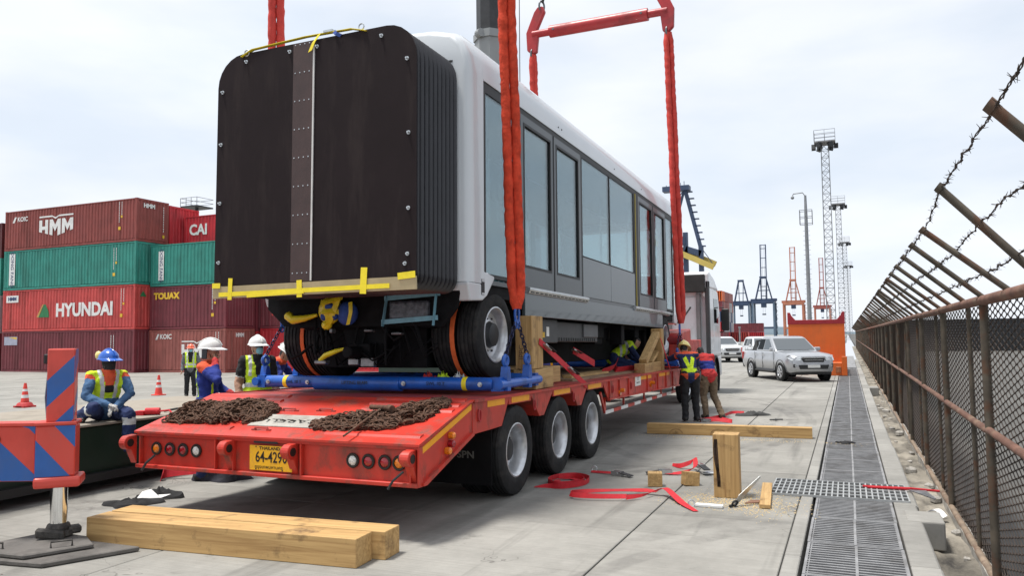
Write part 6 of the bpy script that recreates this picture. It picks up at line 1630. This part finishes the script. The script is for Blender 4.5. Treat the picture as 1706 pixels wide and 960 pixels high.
# seated man on the carrier deck
def paint_seat(tg, c, f_, lc):
    if tg == 'head': return 'dark' if lc.z < .02 or lc.y > 0 else 'skin'
    if tg == 'neck': return 'dark'
    if tg == 'uarm' and f_ < .22: return 'orange'
    if tg == 'torso':
        if c.z > 1.52 and abs(c.x) > .14: return 'orange'
        if abs(c.x) < .05+max(0, c.z-1.25)*.14 and c.y < -.0 and c.z > 1.2: return 'orange' if c.z > 1.3 else 'black'
        if c.z > 1.12:
            u = abs(c.x)
            if .055 < u-(max(0, c.z-1.25)*.14) < .10: return 'silver'
            return 'vest'
    if tg == 'shin' and abs(f_-.2) < .10: return 'silver'
    return None
person('seated worker in blue overalls, blue helmet and hi-vis vest on the crane deck', (-8.98, 7.28, 0), rad(66),
       dict(pel=(0, .03, .98), wst=(0, .0, 1.12), chs=(0, -.05, 1.33), nck=(0, -.08, 1.47), hd=(0, -.12, 1.59), shR=(-.185, -.06, 1.42), elR=(-.27, -.16, 1.16), wrR=(-.06, -.34, 1.06), shL=(.185, -.06, 1.42), elL=(.24, -.22, 1.18), wrL=(.02, -.36, 1.02),
            hpR=(-.10, 0, .94), knR=(-.24, -.36, 1.02), anR=(-.30, -.06, .93), toeR=(-.34, -.3, .9), hpL=(.10, 0, .94), knL=(.16, -.46, .93), anL=(.16, -.44, .50), toeL=(.16, -.6, .46)),
       dict(shirt='jean', sleeve='jean', pants='navy'), paint_seat, 'blue', look=rad(22), gloves=True)
b = MB(); b.sphere((0, 0, 0), (.05, .035, .055), 12, 8); b.torus((0, 0, 0), .045, .012, Euler((rad(90), 0, 0)).to_matrix(), 12, 6)
o = b.build('ear_muff', HM['yellow'], None, (-8.99, 7.17, 1.685), smooth=60); tag(o, 'yellow ear defender on the blue helmet of the seated worker', 'ear defender')
# man on the phone
def paint_phone(tg, c, f_, lc):
    if tg == 'uarm' and f_ < .28: return 'orange'
    if tg == 'farm' and f_ > .70: return 'red'
    if tg == 'torso':
        if c.z > 1.41: return 'orange'
        if abs(abs(c.x)-.115) < .011 and c.z > 1.05: return 'vest'
        if c.z > 1.385: return 'silver'
    if tg in ('torso', 'hip') and abs(c.z-.90) < .06: return 'vest'
    return None
person('worker in blue and orange jacket and white helmet talking on a phone', (-7.98, 8.05, 0.0), rad(118),
       dict(elR=(-.30, -.20, 1.26), wrR=(-.125, -.125, 1.50), elL=(.26, -.05, 1.15), wrL=(.22, -.24, 1.05), hd=(0, -.03, 1.61)), dict(shirt='blue', sleeve='blue', pants='navy'), paint_phone, 'white', scale=1.06)
b = MB(); b.box((-.006, -.035, -.07), (.006, .035, .07)); o = b.build('mobile_phone', M_lens_b, None, (-7.90, 7.90, 1.68), (0, rad(12), rad(118)), bevel=.006); tag(o, 'dark mobile phone held to the ear of the worker in blue', 'phone')
# man in hi-vis with mask
def paint_hv(tg, c, f_, lc):
    if tg == 'uarm': return 'black' if f_ < .75 else ('silver' if f_ < .80 else 'skin')
    if tg == 'farm': return 'skin'
    if tg == 'torso' and c.z > .98:
        if c.z > 1.40 and abs(c.x) < .07: return 'black'
        if c.y < 0 and abs(c.x) < .028+max(0, c.z-1.2)*.12 and c.z > 1.15: return 'black'
        if abs(c.x) > .165 and c.z > 1.1: return 'black'
        if abs(abs(c.x)-.11) < .02 and c.z > 1.2: return 'silver'
        if abs(c.z-1.08) < .03: return 'silver'
        return 'vest'
    if tg == 'hip' and c.z > .9: return 'vest'
    return None
person('worker in yellow hi-vis vest, pale blue mask, dark glasses and white helmet', (-8.42, 9.50, 0), rad(50), dict(), dict(shirt='black', sleeve='black', pants='black'), paint_hv, 'white', look=rad(18), mask=True, glasses=True, scale=1.09)
person('worker in white helmet with lowered head behind the masked man', (-9.02, 10.5, 0), rad(112),
       dict(chs=(0, -.08, 1.30), nck=(0, -.17, 1.42), hd=(0, -.24, 1.53), shR=(-.185, -.12, 1.39), shL=(.185, -.12, 1.39), elR=(-.27, -.25, 1.15), wrR=(-.12, -.45, 1.05), elL=(.26, -.26, 1.15), wrL=(.1, -.47, 1.02)), dict(shirt='blue', sleeve='blue', pants='navy', neck='orange'),
       lambda tg, c, f_, lc: 'orange' if tg == 'torso' and c.z > 1.36 else None, 'white', tilt=rad(32), scale=1.06)
# far worker
person('distant worker in orange helmet, mask and hi-vis vest before the containers', (-20.2, 19.6, 0), rad(40), dict(elL=(.26, .08, 1.15), wrL=(.16, .16, .98)), dict(shirt='grey', sleeve='grey', pants='black'), vest_front('black'), 'orange', mask=True, look=rad(10), scale=1.0)
# pair at the trailer side
def paint_v(tg, c, f_, lc):
    if tg == 'torso':
        if c.y > -.06:
            z = c.z
            if 1.02 < z < 1.10: return 'vest'
            if 1.10 <= z < 1.5 and abs(abs(c.x)-(z-1.06)*.34) < .042: return 'vest'
        if c.z > 1.40: return 'orange'
    if tg == 'hip' and c.z < 1.0: return 'orange'
    if tg == 'uarm' and f_ < .18: return 'orange'
    if tg == 'farm' and f_ > .8: return 'red'
    return None
person('worker in yellow helmet with hi-vis cross straps leaning over the trailer edge', (-3.16, 16.95, 0), rad(206),
       dict(pel=(0, 0, .95), wst=(0, -.05, 1.08), chs=(0, -.16, 1.27), nck=(.0, -.25, 1.40), hd=(.02, -.31, 1.50), shR=(-.185, -.19, 1.36), shL=(.185, -.19, 1.36), elR=(-.26, -.34, 1.16), wrR=(-.12, -.52, 1.12), elL=(.30, -.42, 1.28), wrL=(.28, -.66, 1.30), hpR=(-.1, .02, .92), hpL=(.1, .02, .92)),
       dict(shirt='navy', sleeve='navy', pants='black'), paint_v, 'yellow', look=rad(-35), tilt=rad(22), gloves=False, scale=1.04)
person('worker in blue and red jacket and khaki trousers standing beside the yellow-helmeted one', (-2.88, 17.75, 0), rad(222),
       dict(pel=(0, 0, .95), wst=(0, -.05, 1.08), chs=(0, -.15, 1.27), nck=(0, -.24, 1.39), hd=(0, -.33, 1.46), shR=(-.185, -.18, 1.36), shL=(.185, -.18, 1.36), elR=(-.25, -.28, 1.10), wrR=(-.12, -.48, 1.04), elL=(.25, -.28, 1.10), wrL=(.12, -.48, 1.06), knL=(.12, -.06, .5), anL=(.14, .06, .09), knR=(-.12, -.02, .5), anR=(-.14, .26, .09)),
       dict(shirt='blue', sleeve='blue', pants='khaki'), lambda tg, c, f_, lc: ('red' if (tg in ('torso',) and (c.z > 1.28 or c.z < 1.10)) or (tg == 'uarm' and .0 < f_ < .4) or (tg == 'farm' and f_ < .6) or (tg == 'hip' and c.z > .93) else None), None, tilt=rad(30), scale=1.0)
# worker crouched under the car
person('worker in hi-vis vest crouching on the trailer deck under the car', (-4.62, 16.45, 1.125), rad(120),
       dict(pel=(0, .10, .26), wst=(0, -.02, .36), chs=(0, -.20, .48), nck=(0, -.33, .53), hd=(0, -.42, .58), shR=(-.185, -.24, .50), shL=(.185, -.24, .50), elR=(-.24, -.36, .28), wrR=(-.2, -.52, .16), elL=(.24, -.36, .28), wrL=(.2, -.52, .16),
            hpR=(-.10, .10, .24), knR=(-.17, -.25, .10), anR=(-.16, .16, .08), toeR=(-.16, .3, .05), hpL=(.10, .10, .24), knL=(.17, -.25, .10), anL=(.16, .16, .08), toeL=(.16, .3, .05)),
       dict(shirt='vest', sleeve='navy', pants='navy'), lambda tg, c, f_, lc: 'silver' if tg == 'torso' and (abs(c.y+.05) < .025 or abs(c.y+.17) < .025) else None, None, tilt=rad(30))
# ================= TIMBER =================
def timber(label, L, w, h, loc, rz, m=None, group='loose timbers on the ground', rot=None, name='timber_beam'):
    b = MB(); b.box((0, 0, 0), (L, w, h)); o = b.build(name, m or M_wood, None, loc, rot or (0, 0, rz), bevel=.006, bseg=2); tag(o, label, 'timber', group); return o
M_stain = P('dark resin stain', (.05, .025, .012, 1), .8, var=.5, scale=20); M_sap = P('pale sawn end', (.55, .36, .17, 1), .8, var=.2, scale=30)
tb = timber('front timber beam of the pair lying by the outrigger', 2.83, .26, .235, (-6.53, 5.12, .001), rad(4.6))
timber('rear timber beam of the pair lying by the outrigger', 2.95, .26, .235, (-6.56, 5.41, .001), rad(4.4))
tb = timber('long timber beam lying across the slab in front of the two bending workers', 2.93, .20, .19, (-3.56, 14.62, .001), rad(2.5))
M_ring = P('timber knot ring', (.36, .21, .085, 1), .8, var=.3, scale=20)
for x, r_ in ((.55, .10), (1.32, .12), (2.2, .05)):
    s_ = MB(); s_.rings([[(x+math.cos(rad(a))*q*1.3, -.0015, .01+math.sin(rad(a))*q) for a in range(0, 181, 15)] for q in (r_*.82, r_)], caps=False); s_.build('growth_ring', M_ring, tb)
ps = timber('upright cut timber block standing near the cross grate', .285, .26, .715, (-1.465, 9.14, .001), rad(3), M_woodz, None, name='timber_block')
s_ = MB(); s_.rings([[(.035+dx+.02*math.sin(z*9), -.0015, z) for z in [i*.06 for i in range(2, 12)]] for dx in (-.012, .022)], caps=False); s_.build('bark_edge', M_stain, ps)
timber('small square timber offcut left of the pair of offcuts', .175, .17, .165, (-2.315, 9.50, .001), rad(14), M_woody, 'square timber offcuts', name='timber_offcut')
timber('small square timber offcut tilted on a strap end', .185, .17, .165, (-1.90, 9.68, .012), 0, M_woody, 'square timber offcuts', (rad(-5), rad(6), rad(28)), 'timber_offcut')
timber('short flat plank lying beside the cross grate', .115, 1.30, .045, (-.93, 8.72, .001), rad(4), M_woody, None, name='plank')
# timbers propping the car on the deck
tr = thing('timber_prop', 'timber prop with foot block between near wheel and trailer edge', 'timber prop', (-3.86, 9.5, 1.18), group='timber props under the car')
b = MB(); b.box((-.10, -.24, .26), (.13, .16, .95)); b.build('post', M_woodz, tr, bevel=.006)
text('stamp', 'IPPC', .10, P('stamp ink', (.12, .07, .04, 1), .8), (-.01, -.243, .48), (rad(90), rad(-90), 0), tr, th=.0006)
b = MB(); b.box((-.14, -.22, .0), (.17, .43, .255)); b.build('foot_block', M_woody, tr, bevel=.006)
b = MB(); b.box((-.9, .1, .0), (-.15, 1.6, .24)); b.build('sleeper', M_woody, tr, bevel=.006)
tr = thing('timber_prop', 'braced timber prop beside the far wheel of the car', 'timber prop', (-3.86, 17.0, 1.09), group='timber props under the car')
b = MB(); b.box((-.12, -.10, .0), (.12, .12, .92)); b.build('post', M_woodz, tr, bevel=.006)
b = MB(); b.beam((0, -1.35, .22), (0, -.10, .80), .16, .13); b.build('diagonal_brace', M_woody, tr, bevel=.005)
b = MB(); b.box((-.12, -1.6, .0), (.10, -.11, .20)); b.build('sill', M_woody, tr, bevel=.006)
b = MB(); b.beam((0, -.75, .2), (0, -.1, .42), .12, .06); b.build('short_brace', M_woody, tr, bevel=.005)
for k, (x, yy, L_) in enumerate(((-4.25, 11.9, 2.4), (-4.45, 12.4, 2.8))):
    b = MB(); b.box((0, 0, 0), (.14, L_, .035)); o = b.build('plank', M_woody, None, (x, yy, dz(yy)+.037), (-.011, 0, rad(2+k))); tag(o, ['loose plank on the trailer deck nearer its edge', 'loose plank on the trailer deck further in under the car'][k], 'plank')

# ================= STRAPS, RATCHETS, CLOTHS =================
M_strap = P('red ratchet webbing', (.52, .012, .022, 1), .7, var=.12, scale=18, bump=.3, bscale=60)
def smooth_path(pts, n=8):
    pts = [Vector(p) for p in pts]; o = []
    for i in range(len(pts)-1):
        p0, p1, p2, p3 = pts[max(i-1, 0)], pts[i], pts[i+1], pts[min(i+2, len(pts)-1)]
        for k in range(n):
            t = k/n; o.append(.5*((2*p1)+(-p0+p2)*t+(2*p0-5*p1+4*p2-p3)*t*t+(-p0+3*p1-3*p2+p3)*t**3))
    return o+[pts[-1]]
def strap(name_label, paths, extra=None, group='red ratchet straps'):
    o0 = Vector(paths[0][0][0]); o0.z = 0
    t = thing('ratchet_strap', name_label, 'strap', o0, group=group)
    for pts, wv in paths:
        sp = smooth_path([Vector(p)-o0 for p in pts]); n = len(sp)
        ws = smooth_path([Vector(w) for w in wv]) if isinstance(wv, list) else Vector(wv)
        b = MB(); b.ribbon(sp, ws, .004); b.build('webbing', M_strap, t, smooth=60)
    return t, o0
def ratchet(t, o0, loc, rz, s=1.):
    p = Vector(loc)-o0
    r = bpy.data.objects.new('ratchet_buckle', None)
    b = MB(); b.box((-.09*s, -.035*s, 0), (.06*s, -.028*s, .05*s)); b.box((-.09*s, .028*s, 0), (.06*s, .035*s, .05*s)); b.cyl((0, -.045*s, .025*s), (0, .045*s, .025*s), .016*s, n=8); b.box((-.09*s, -.028*s, .008*s), (-.06*s, .028*s, .014*s))
    rb = b.build('ratchet_buckle', M_alu, t, p, (0, 0, rz))
    b = MB(); b.box((.02*s, -.04*s, .02*s), (.20*s, .04*s, .032*s), rot=(0, rad(8), 0)); b.build('handle', M_blk, rb, bevel=.006)
t, o0 = strap('coiled red strap on the slab beside the third trailer wheel', [
    ([(-3.62, 9.02, .004), (-3.45, 9.05, .02), (-3.25, 9.02, .034), (-3.08, 9.3, .034), (-3.12, 9.65, .034), (-3.35, 9.80, .034), (-3.55, 9.62, .034), (-3.55, 9.3, .034), (-3.35, 9.14, .034), (-3.14, 9.36, .034), (-3.18, 9.6, .034), (-3.38, 9.70, .034), (-3.48, 9.5, .06)], [(0, .06, .0), (.0, .04, .05), (0, 0, .06)]+[(0, .01, .06)]*10),
    ([(-3.52, 9.15, .012), (-3.30, 9.3, .012), (-3.2, 9.5, .012), (-3.35, 9.66, .012), (-3.5, 9.5, .014), (-3.36, 9.3, .016), (-3.22, 9.45, .02)], [(.05, .08, 0)]*7)])
t, o0 = strap('long red strap loop twisting across the slab joint', [
    ([(-2.35, 8.62, .05), (-2.65, 8.52, .05), (-2.92, 8.50, .05), (-3.0, 8.60, .05), (-2.85, 8.76, .05), (-2.55, 8.92, .05), (-2.25, 9.05, .045), (-2.10, 9.05, .04)], [(0, .03, .045), (0, .02, .05), (0, .02, .055), (0.02, .02, .055), (0, .04, .04), (0, .05, .02), (0, .05, .03), (.02, .05, .01)]),
    ([(-2.35, 8.62, .04), (-2.2, 8.80, .04), (-2.12, 9.02, .05), (-2.0, 9.02, .09), (-1.86, 8.85, .05), (-1.72, 8.62, .02), (-1.53, 8.34, .006)], [(0, .03, .05), (.02, .05, .03), (.04, .07, .0), (.05, .07, 0), (.07, .05, 0), (.07, .05, 0), (.05, .02, 0)])])
b = MB(); b.torus(Vector((-1.62, 8.60, .03))-o0, .035, .008, Euler((rad(70), 0, rad(30))).to_matrix(), 12, 5); b.build('d_ring', M_alu, t, smooth=60)
t, o0 = strap('short red strap with a ratchet buckle, behind the coiled strap', [([(-3.28, 10.25, .012), (-3.1, 10.2, .02), (-2.92, 10.14, .03)], (0, .05, .02))]); ratchet(t, o0, (-2.86, 10.12, .005), rad(-22), 1.1)
b = MB(); b.torus(Vector((-3.25, 10.30, .04))-o0, .035, .008, Euler((rad(80), 0, rad(20))).to_matrix(), 12, 5); b.build('hook', M_alu, t, smooth=60)
t, o0 = strap('crumpled red strap with two buckles behind the small offcuts', [([(-2.35, 11.12, .02), (-2.2, 10.95, .04), (-2.05, 10.95, .10), (-1.98, 10.8, .17), (-1.95, 10.62, .08), (-2.1, 10.45, .03), (-2.3, 10.40, .015)], [(0, .05, .03), (0, .03, .06), (.02, .02, .06), (.06, .0, .03), (.05, .03, .03), (0, .06, .03), (0, .06, 0)])]); ratchet(t, o0, (-2.32, 10.42, .005), rad(200), 1.2); ratchet(t, o0, (-1.88, 10.70, .06), rad(-60), 1.2)
b = MB(); b.prism([(-1.84, 10.55), (-1.62, 10.62), (-1.58, 10.72), (-1.80, 10.72)], 2, .004, .03); o = b.build('trowel_blade', M_alu, None, bevel=.006); tag(o, 'bright metal plate beside the crumpled red strap', 'metal plate')
t, o0 = strap('red strap ends lying behind the long timber, by the workers', [([(-2.95, 17.05, .03), (-2.75, 17.4, .05), (-2.6, 18.1, .05), (-2.55, 18.9, .03), (-2.3, 19.0, .02)], [(0, .08, .06)]*5), ([(-2.98, 17.0, .03), (-2.6, 16.9, .06), (-2.3, 16.95, .03), (-2.55, 17.2, .05)], (.0, .07, .07))]); ratchet(t, o0, (-2.85, 16.9, .01), rad(160), 1.3)
def rag(label, loc, pts, m, h=.05, seed=1, rz=0.):
    rg = random.Random(seed); b = MB(); n = 22
    rs = []
    for f_ in (1., .93, .7, .4, .12):
        r_ = []
        for i in range(n):
            a = 2*math.pi*i/n; k = pts(a)*f_
            r_.append((math.cos(a)*k[0] if isinstance(k, tuple) else math.cos(a)*k, math.sin(a)*k*.6, (0 if f_ == 1. else h*(.35+.65*(1-f_))*(1+.7*math.sin(a*3+f_*9+seed))+rg.uniform(0, .012))))
        rs.append(r_)
    b.rings(rs); o = b.build('cloth', m, None, loc, (0, 0, rz), smooth=60); tag(o, label, 'cloth'); return o
M_blkrag = P('black rag', (.012, .012, .013, 1), .9, var=.3, bump=.5)
rag('dark grey rag on the slab behind the long timber', (-2.05, 18.6, 0), lambda a: .32+.12*math.sin(a*2+1), P('grey rag', (.05, .05, .048, 1), .9, bump=.5), .07, 3, .4)
rag('black cloth dropped behind the paired timbers, nearer one', (-7.55, 6.50, 0), lambda a: .30+.08*math.sin(a*3), M_blkrag, .05, 4, .6)
rag('black cloth dropped behind the paired timbers, further one', (-7.62, 6.95, 0), lambda a: .27+.07*math.sin(a*3+2), M_blkrag, .08, 5, .2)
b = MB(); b.add([(0, 0, .02), (.28, .06, .03), (.12, .10, .12), (.02, .08, .09)], [(0, 1, 2, 3)]); b.add([(.28, .06, .03), (.36, .14, .06), (.2, .12, .05)], [(0, 1, 2)]); o = b.build('paper_scrap', M_wht, None, (-7.70, 6.68, .0), (0, 0, .2)); tag(o, 'white paper scrap on the black cloths', 'paper')
b = MB(); b.ribbon(smooth_path([(-8.45, 7.72, .03), (-8.5, 7.85, .09), (-8.2, 8.05, .12), (-7.9, 8.15, .10)]), [(0, .05, .14)]*25, .006); o = b.build('strap_tail', M_strap, None, smooth=60); tag(o, 'red strap tail on the ground under the trailer rear corner', 'strap')
rag('dark bundle of cloth under the left of the trailer rear beam', (-7.75, 8.1, 0), lambda a: .35+.08*math.sin(a*4), cloth('dark bundle', (.02, .02, .03, 1)), .12, 8, .3)
rag('dark leaf litter on the drain gratings', (-.1, 14.4, .0), lambda a: .14+.05*math.sin(a*3), M_blkrag, .02, 9)
# lashing straps holding the props
def lash(label, a, c, rat, w=.05):
    t = thing('lashing_strap', label, 'strap', a, group='tensioned red straps on the trailer')
    a = Vector(a); c = Vector(c); d = c-a
    b = MB(); b.ribbon([d*(i/8) for i in range(9)], Vector((0, d.z, -d.y)).normalized()*w, .005); b.build('webbing', M_strap, t)
    for f_ in rat:
        p = d*f_; b = MB(); b.beam(p-d.normalized()*.10+Vector((.02, 0, 0)), p+d.normalized()*.10+Vector((.02, 0, 0)), .03, .075, up=(1, 0, 0)); r_ = b.build('ratchet_buckle', M_alu, t, bevel=.006)
        b = MB(); b.beam(p-d.normalized()*.02+Vector((.05, 0, .0)), p+d.normalized()*.18+Vector((.06, 0, 0)), .012, .06, up=(1, 0, 0)); b.build('handle', M_blk, r_, bevel=.004)
    return t
lash('tensioned red strap from the near timber prop down to the trailer edge', (-3.72, 9.50, 1.80), (-3.60, 11.10, 1.12), (.12, .62), .09)
lash('short red strap deeper under the car', (-4.35, 12.7, 1.62), (-4.25, 13.6, 1.36), (.05,), .12)
lash('red strap crossing the far timber prop', (-3.72, 16.7, 1.80), (-3.58, 17.15, .95), (), .05)
t, o0 = strap('red strap heap on the deck beside the crouching worker', [([(-4.3, 14.2, 1.19), (-4.2, 14.7, 1.26), (-4.25, 15.1, 1.38), (-4.35, 15.3, 1.25), (-4.2, 14.9, 1.2), (-4.1, 15.6, 1.2), (-3.95, 16.6, 1.18)], [(.05, .02, .10)]*7), ([(-4.0, 15.2, 1.16), (-3.9, 15.9, 1.19), (-4.0, 16.5, 1.16)], (.12, .0, .03))])

# ================= SMALL TOOLS AND CONES =================
t = thing('hand_saw', 'hand saw with black handle leaning beside the upright block', 'saw', (-1.20, 8.72, 0)); t.scale = (.72, .72, .72)
b = MB(); b.prism([(0, .0), (.10, .015), (.52, .40), (.49, .44), (.06, .17)], 0, -.0015, .0015); bl = b.build('blade', M_alu, t, (0, 0, .005), (rad(0), rad(20), rad(-28)))
b = MB(); b.torus((0, .02, .05), .045, .016, Euler((0, rad(90), 0)).to_matrix(), 12, 6, sy=1.3); b.box((-.012, -.10, .01), (.012, .0, .04)); b.build('handle', M_blk, t, (0, 0, .0), (0, rad(20), rad(-28)), smooth=50)
b = MB(); b.box((-1.58, 8.58, .001), (-1.29, 8.655, .03)); o = b.build('white_batten', M_wht, None, bevel=.004); tag(o, 'white batten lying in front of the upright timber block', 'batten')
b = MB(); b.prism([(-1.10, 8.9), (-.96, 8.98), (-.95, 9.12), (-1.05, 9.10)], 2, .001, .012); o = b.build('brown_offcut', P('brown hardboard', (.20, .10, .06, 1), .8), None); tag(o, 'thin brown hardboard scrap between saw and plank', 'offcut')
b = MB(); b.tube([(-1.6, 17.6, .02), (-1.35, 17.75, .02)], .014, 6); b.tube([(-1.48, 17.55, .03), (-1.5, 17.85, .02)], .012, 6); o = b.build('steel_hook', M_hub, None); tag(o, 'small dark steel hook on the slab behind the long timber', 'hook')
t = thing('bolt_cutter', 'red handled cutter lying across the coarse grate', 'cutter', (.1, 10.2, .01))
b = MB(); b.tube([(0, .05, .02), (.25, .0, .03), (.5, .02, .03), (.8, -.05, .03)], .014, 6); b.tube([(.05, .0, .02), (.3, -.04, .03), (.5, -.02, .03)], .014, 6); b.build('handle', M_strap, t, smooth=60)
b = MB(); b.prism([(.48, -.06), (.66, -.05), (.72, -.5), (.70, -.52)], 2, .02, .03); b.build('blade', M_steel, t)
b = MB(); b.ribbon(smooth_path([(.78, 10.1, -.18), (.86, 10.02, -.15), (.92, 9.92, -.2)]), (.05, .04, .02), .006); o = b.build('plastic_scrap', M_wht, None, smooth=60); tag(o, 'pale plastic scrap caught at the fence foot', 'litter')
def cone(label, x, y):
    t = thing('traffic_cone', label, 'traffic cone', (x, y, 0), group='orange traffic cones on the far slab')
    mo = P('cone orange', (.68, .05, .035, 1), .5, var=.1, scale=8); mw = P('cone white band', (.68, .68, .66, 1), .5)
    b = MB(); b.prism([(-.19, -.15), (-.15, -.19), (.15, -.19), (.19, -.15), (.19, .15), (.15, .19), (-.15, .19), (-.19, .15)], 2, 0, .035); b.build('base', mo, t, bevel=.008)
    r = lambda z: .135-(z/.70)*.10
    for z0, z1, m in ((.035, .27, mo), (.27, .36, mw), (.36, .46, mo), (.46, .53, mw), (.53, .70, mo)):
        b = MB(); b.cyl((0, 0, z0), (0, 0, z1), r(z0), r(z1), 20); b.build('cone_band', m, t, smooth=50)
    return t
cone('traffic cone left of the striped outrigger', -22.05, 15.2)
cone('traffic cone behind the seated worker, nearer the containers', -22.03, 19.96)
b = MB(); b.prism([(-.24, -.2), (.24, -.2), (.24, .2), (-.24, .2)], 2, 0, .05); b.lathe([(.24, .05), (.20, .12), (.17, .14)], (0, 0, 0), (0, 0, 1), 16); o = b.build('cone_weight', P('cone weight red', (.45, .03, .03, 1), .6), None, (-22.05, 15.2, .0)); o.scale = (.95, .95, 1.0); tag(o, 'red rubber weight ring round the foot of the left cone', 'cone weight')
# things on the crane deck
b = MB(); b.cyl((0, 0, .05), (.18, .05, .05), .05, n=10); b.box((-.12, -.06, 0), (.0, .06, .06)); b.tube([(.15, 0, .05), (.3, .08, .06), (.38, .02, .02)], .014, 6); o = b.build('red_tool', M_strap, None, (-8.98, 7.92, .838), (0, 0, .3), smooth=50); tag(o, 'red tool lying on the crane deck beside the seated worker', 'tool')
b = MB(); b.tube([(0, 0, .02), (.15, .1, .05), (.3, .05, .02), (.45, .15, .02)], .018, 6); o = b.build('dark_wrench', M_blk, None, (-9.05, 8.3, .838)); tag(o, 'dark wrench on the crane deck edge', 'wrench')
rag('red cloth on the crane deck behind the trailer ramp', (-8.95, 8.75, .836), lambda a: .17+.05*math.sin(a*3), CL['red'], .05, 12)
b = MB(); b.box((0, 0, 0), (.5, .16, .012)); o = b.build('white_sheet', M_wht, None, (-8.95, 8.45, .838), (0, 0, .5)); tag(o, 'pale sheet lying on the crane deck', 'sheet')
# gloves and cloth on the near blue frame
for k, (x, c) in enumerate(((-4.72, 'red'), (-4.52, 'vest'), (-4.30, 'silver'))):
    rag(['red glove on the trailer deck behind the blue tube', 'yellow glove on the trailer deck behind the blue tube', 'pale glove on the trailer deck behind the blue tube'][k], (x, 8.32, 1.30 if k else 1.30), lambda a: .12+.03*math.sin(a*3), CL[c], .10, 20+k, .2)
# sawdust
b = MB(); rg = random.Random(31)
for cx_, cy_, sx, sy, n in ((-1.35, 8.95, .28, .20, 900), (-.92, 8.8, .22, .25, 500), (-1.0, 9.3, .2, .3, 300), (-1.9, 14.3, 1.0, .12, 500)):
    for i in range(n):
        x = rg.gauss(cx_, sx); y_ = rg.gauss(cy_, sy); r_ = rg.uniform(.004, .011); a = rg.uniform(0, 6.28)
        if cx_ > -1.5 and -1.47 < x < -1.17 and 9.14 < y_ < 9.41: continue
        b.add([(x+math.cos(a+k*2.09)*r_, y_+math.sin(a+k*2.09)*r_, .001) for k in range(3)]+[(x, y_, .001+r_*.6)], [(0, 1, 3), (1, 2, 3), (2, 0, 3)])
o = b.build('sawdust', P('sawdust', (.62, .47, .25, 1), .9, var=.1), None); o['kind'] = 'stuff'; o['label'] = 'pale sawdust scattered round the cut timbers'
